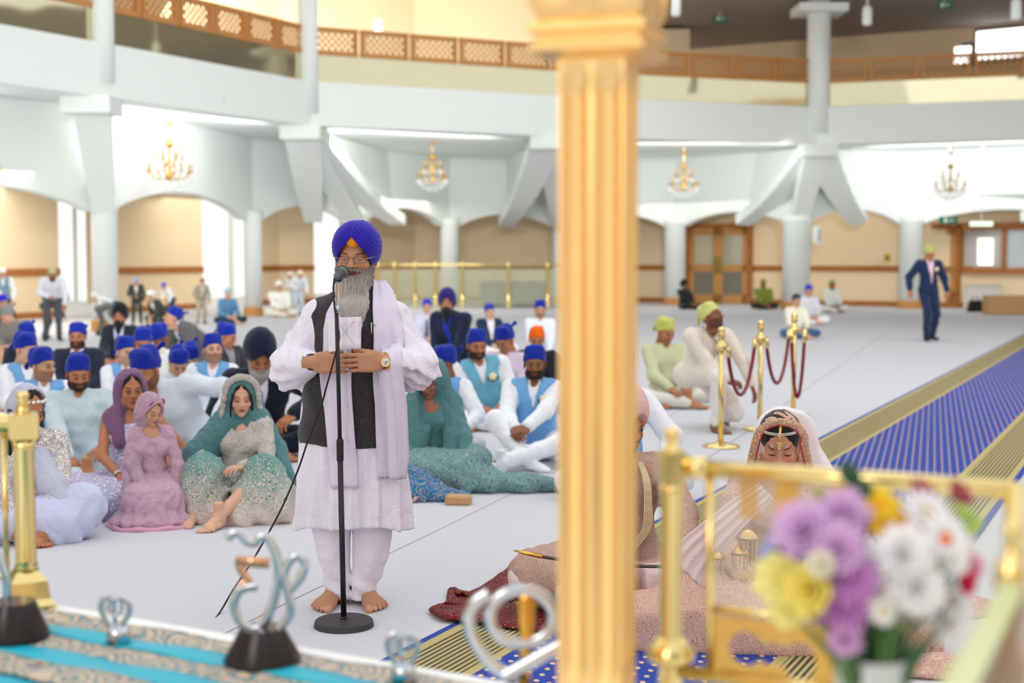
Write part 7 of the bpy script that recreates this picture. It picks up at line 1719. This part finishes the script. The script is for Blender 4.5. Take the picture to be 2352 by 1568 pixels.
# thick embroidered veil border round the face and its red edging
arc = lambda r, dy=0: [((.004+r*math.sin(a_)) if abs(a_) < 1.55 else math.copysign(r+.030*(abs(a_)-1.55), a_), -.048-.010*math.cos(a_)+dy+.02*max(0, abs(a_)-1.55), .040+(r*1.02*math.cos(a_) if abs(a_) < 1.55 else -.17*(abs(a_)-1.55))) for a_ in np.linspace(-2.35, 2.35, 48)]
m = MB(); m.tube(arc(.094), .017, 10, flat=.55, up=(0, 1, 0)); hb(m.build('veil_border', sequin('border_sequin', 'b98e7c', 'd3ae9a', 'f3d7a0', 260), RB, smooth=True))
m = MB(); m.tube(arc(.079, -.004), .0035, 8); hb(m.build('red_edging', cloth('red_edge', 'a8283a', .7), RB, smooth=True))
# sheer white outer veil falling to the right
sv = mat('sheer_veil', 'f4e9ee', .7, alpha=.9, sheen=.3)
v = Vol((-.55, -.35, 0), (.75, .6, 1.1), .011)
hd = A(*JB['head']); v.ell(hd+A(.02, .06, .03), (.118, .12, .11)); v.cone(hd+A(.03, .09, -.02), A(.20, .18, .34), .12, .15, k=.06); v.cone(A(.20, .18, .34), A(.34, .16, .10), .15, .14, k=.06)
v.fun(lambda X, Y, Z: Y-(-.02+.35*(X-.09)-.25*(Z-.6)*0), 'd') ; v.fun(lambda X, Y, Z: .005*waves(X, Y, Z, 30, 3), '+'); V, Q = v.mesh(); ov = link('outer_veil', npmesh('outer_veil', V, Q), sv, RB)
m = MB(); rr = random.Random(2)
for px, py in ((1858, 988), (1884, 1052), (1866, 1010)):
    pw = RB.matrix_basis.inverted() @ W(px, py, 5.93) if False else None
# folded silk sash across the lap to the left
Pa = [W(1762, 1128, 5.90), W(1705, 1172, 5.80), W(1650, 1222, 5.72), W(1600, 1272, 5.66), W(1572, 1312, 5.62)]
t = Vector(RB.location); Mi = (Matrix.Translation(RB.location) @ Matrix.Rotation(-.12, 4, 'Z') @ Matrix.Scale(RB.scale[0], 4)).inverted()
rows = []
for i, p in enumerate(cat(Pa, 5)):
    n_ = len(cat(Pa, 5)); u = i/(n_-1); wd = .038+.045*u; row = []
    for k in range(13): v_ = -1+2*k/12; row.append(Mi @ (p+Vector((v_*wd*.75, -.012*math.cos(v_*11)+.01, -v_*wd*.75))))
    rows.append(row)
m = MB(); m.grid(rows); m.build('silk_sash', plain, RB, smooth=True, solid=.006)
# gold hanging ornaments at the wrist and bangles
for (px, py, r_) in ((1718, 1238, 24), (1700, 1272, 20), (1648, 1282, 16)):
    c_ = Mi @ W(px, py, 5.66); r = r_*5.66/F; m = MB(); m.lathe([(.001, r*.9), (r*.45, r*.75), (r*.85, r*.3), (r, 0), (r*.9, .004), (.001, r*.5)], c=c_, n=18); kk = m.build('gold_ornament', gj, RB, smooth=True)
    m = MB()
    for k in range(12): a_ = k*PI/6; m.tube([c_+Vector((r*.85*math.cos(a_), r*.85*math.sin(a_), 0)), c_+Vector((r*.8*math.cos(a_), r*.8*math.sin(a_), -.035-.02*(k % 3)))], .0022, 4)
    tag(link('tassel', m.mesh('tassel'), gj, kk), kind='stuff')
bangles(RB, JB, 'r', 8, gj, .031, .0); bangles(RB, JB, 'l', 6, gj, .031, .0)
# crumpled ends of the bride's pink dress by the right bottom corner
for px, py, w_, lab in ((2135, 1548, .16, 'crumpled end of pink embroidered fabric on the floor under the bouquet'), (2215, 1410, .13, 'pink and red embroidered fabric end on the floor right of the bouquet')):
    c_ = GP(px, py); t = thing('embroidered_shawl', c_, lab, 'cloth'); v = Vol((-.3, -.25, -.01), (.3, .25, .15), .008); v.ell((0, 0, .02), (w_, .09, .045)); v.ell((.06, .03, .03), (w_*.6, .06, .04), k=.04); v.fun(lambda X, Y, Z: .012*waves(X, Y, Z, 45, 7), '+'); v.floor(.003); V, Q = v.mesh(); link('shawl_folds', npmesh('shawl', V, Q), embp, t)
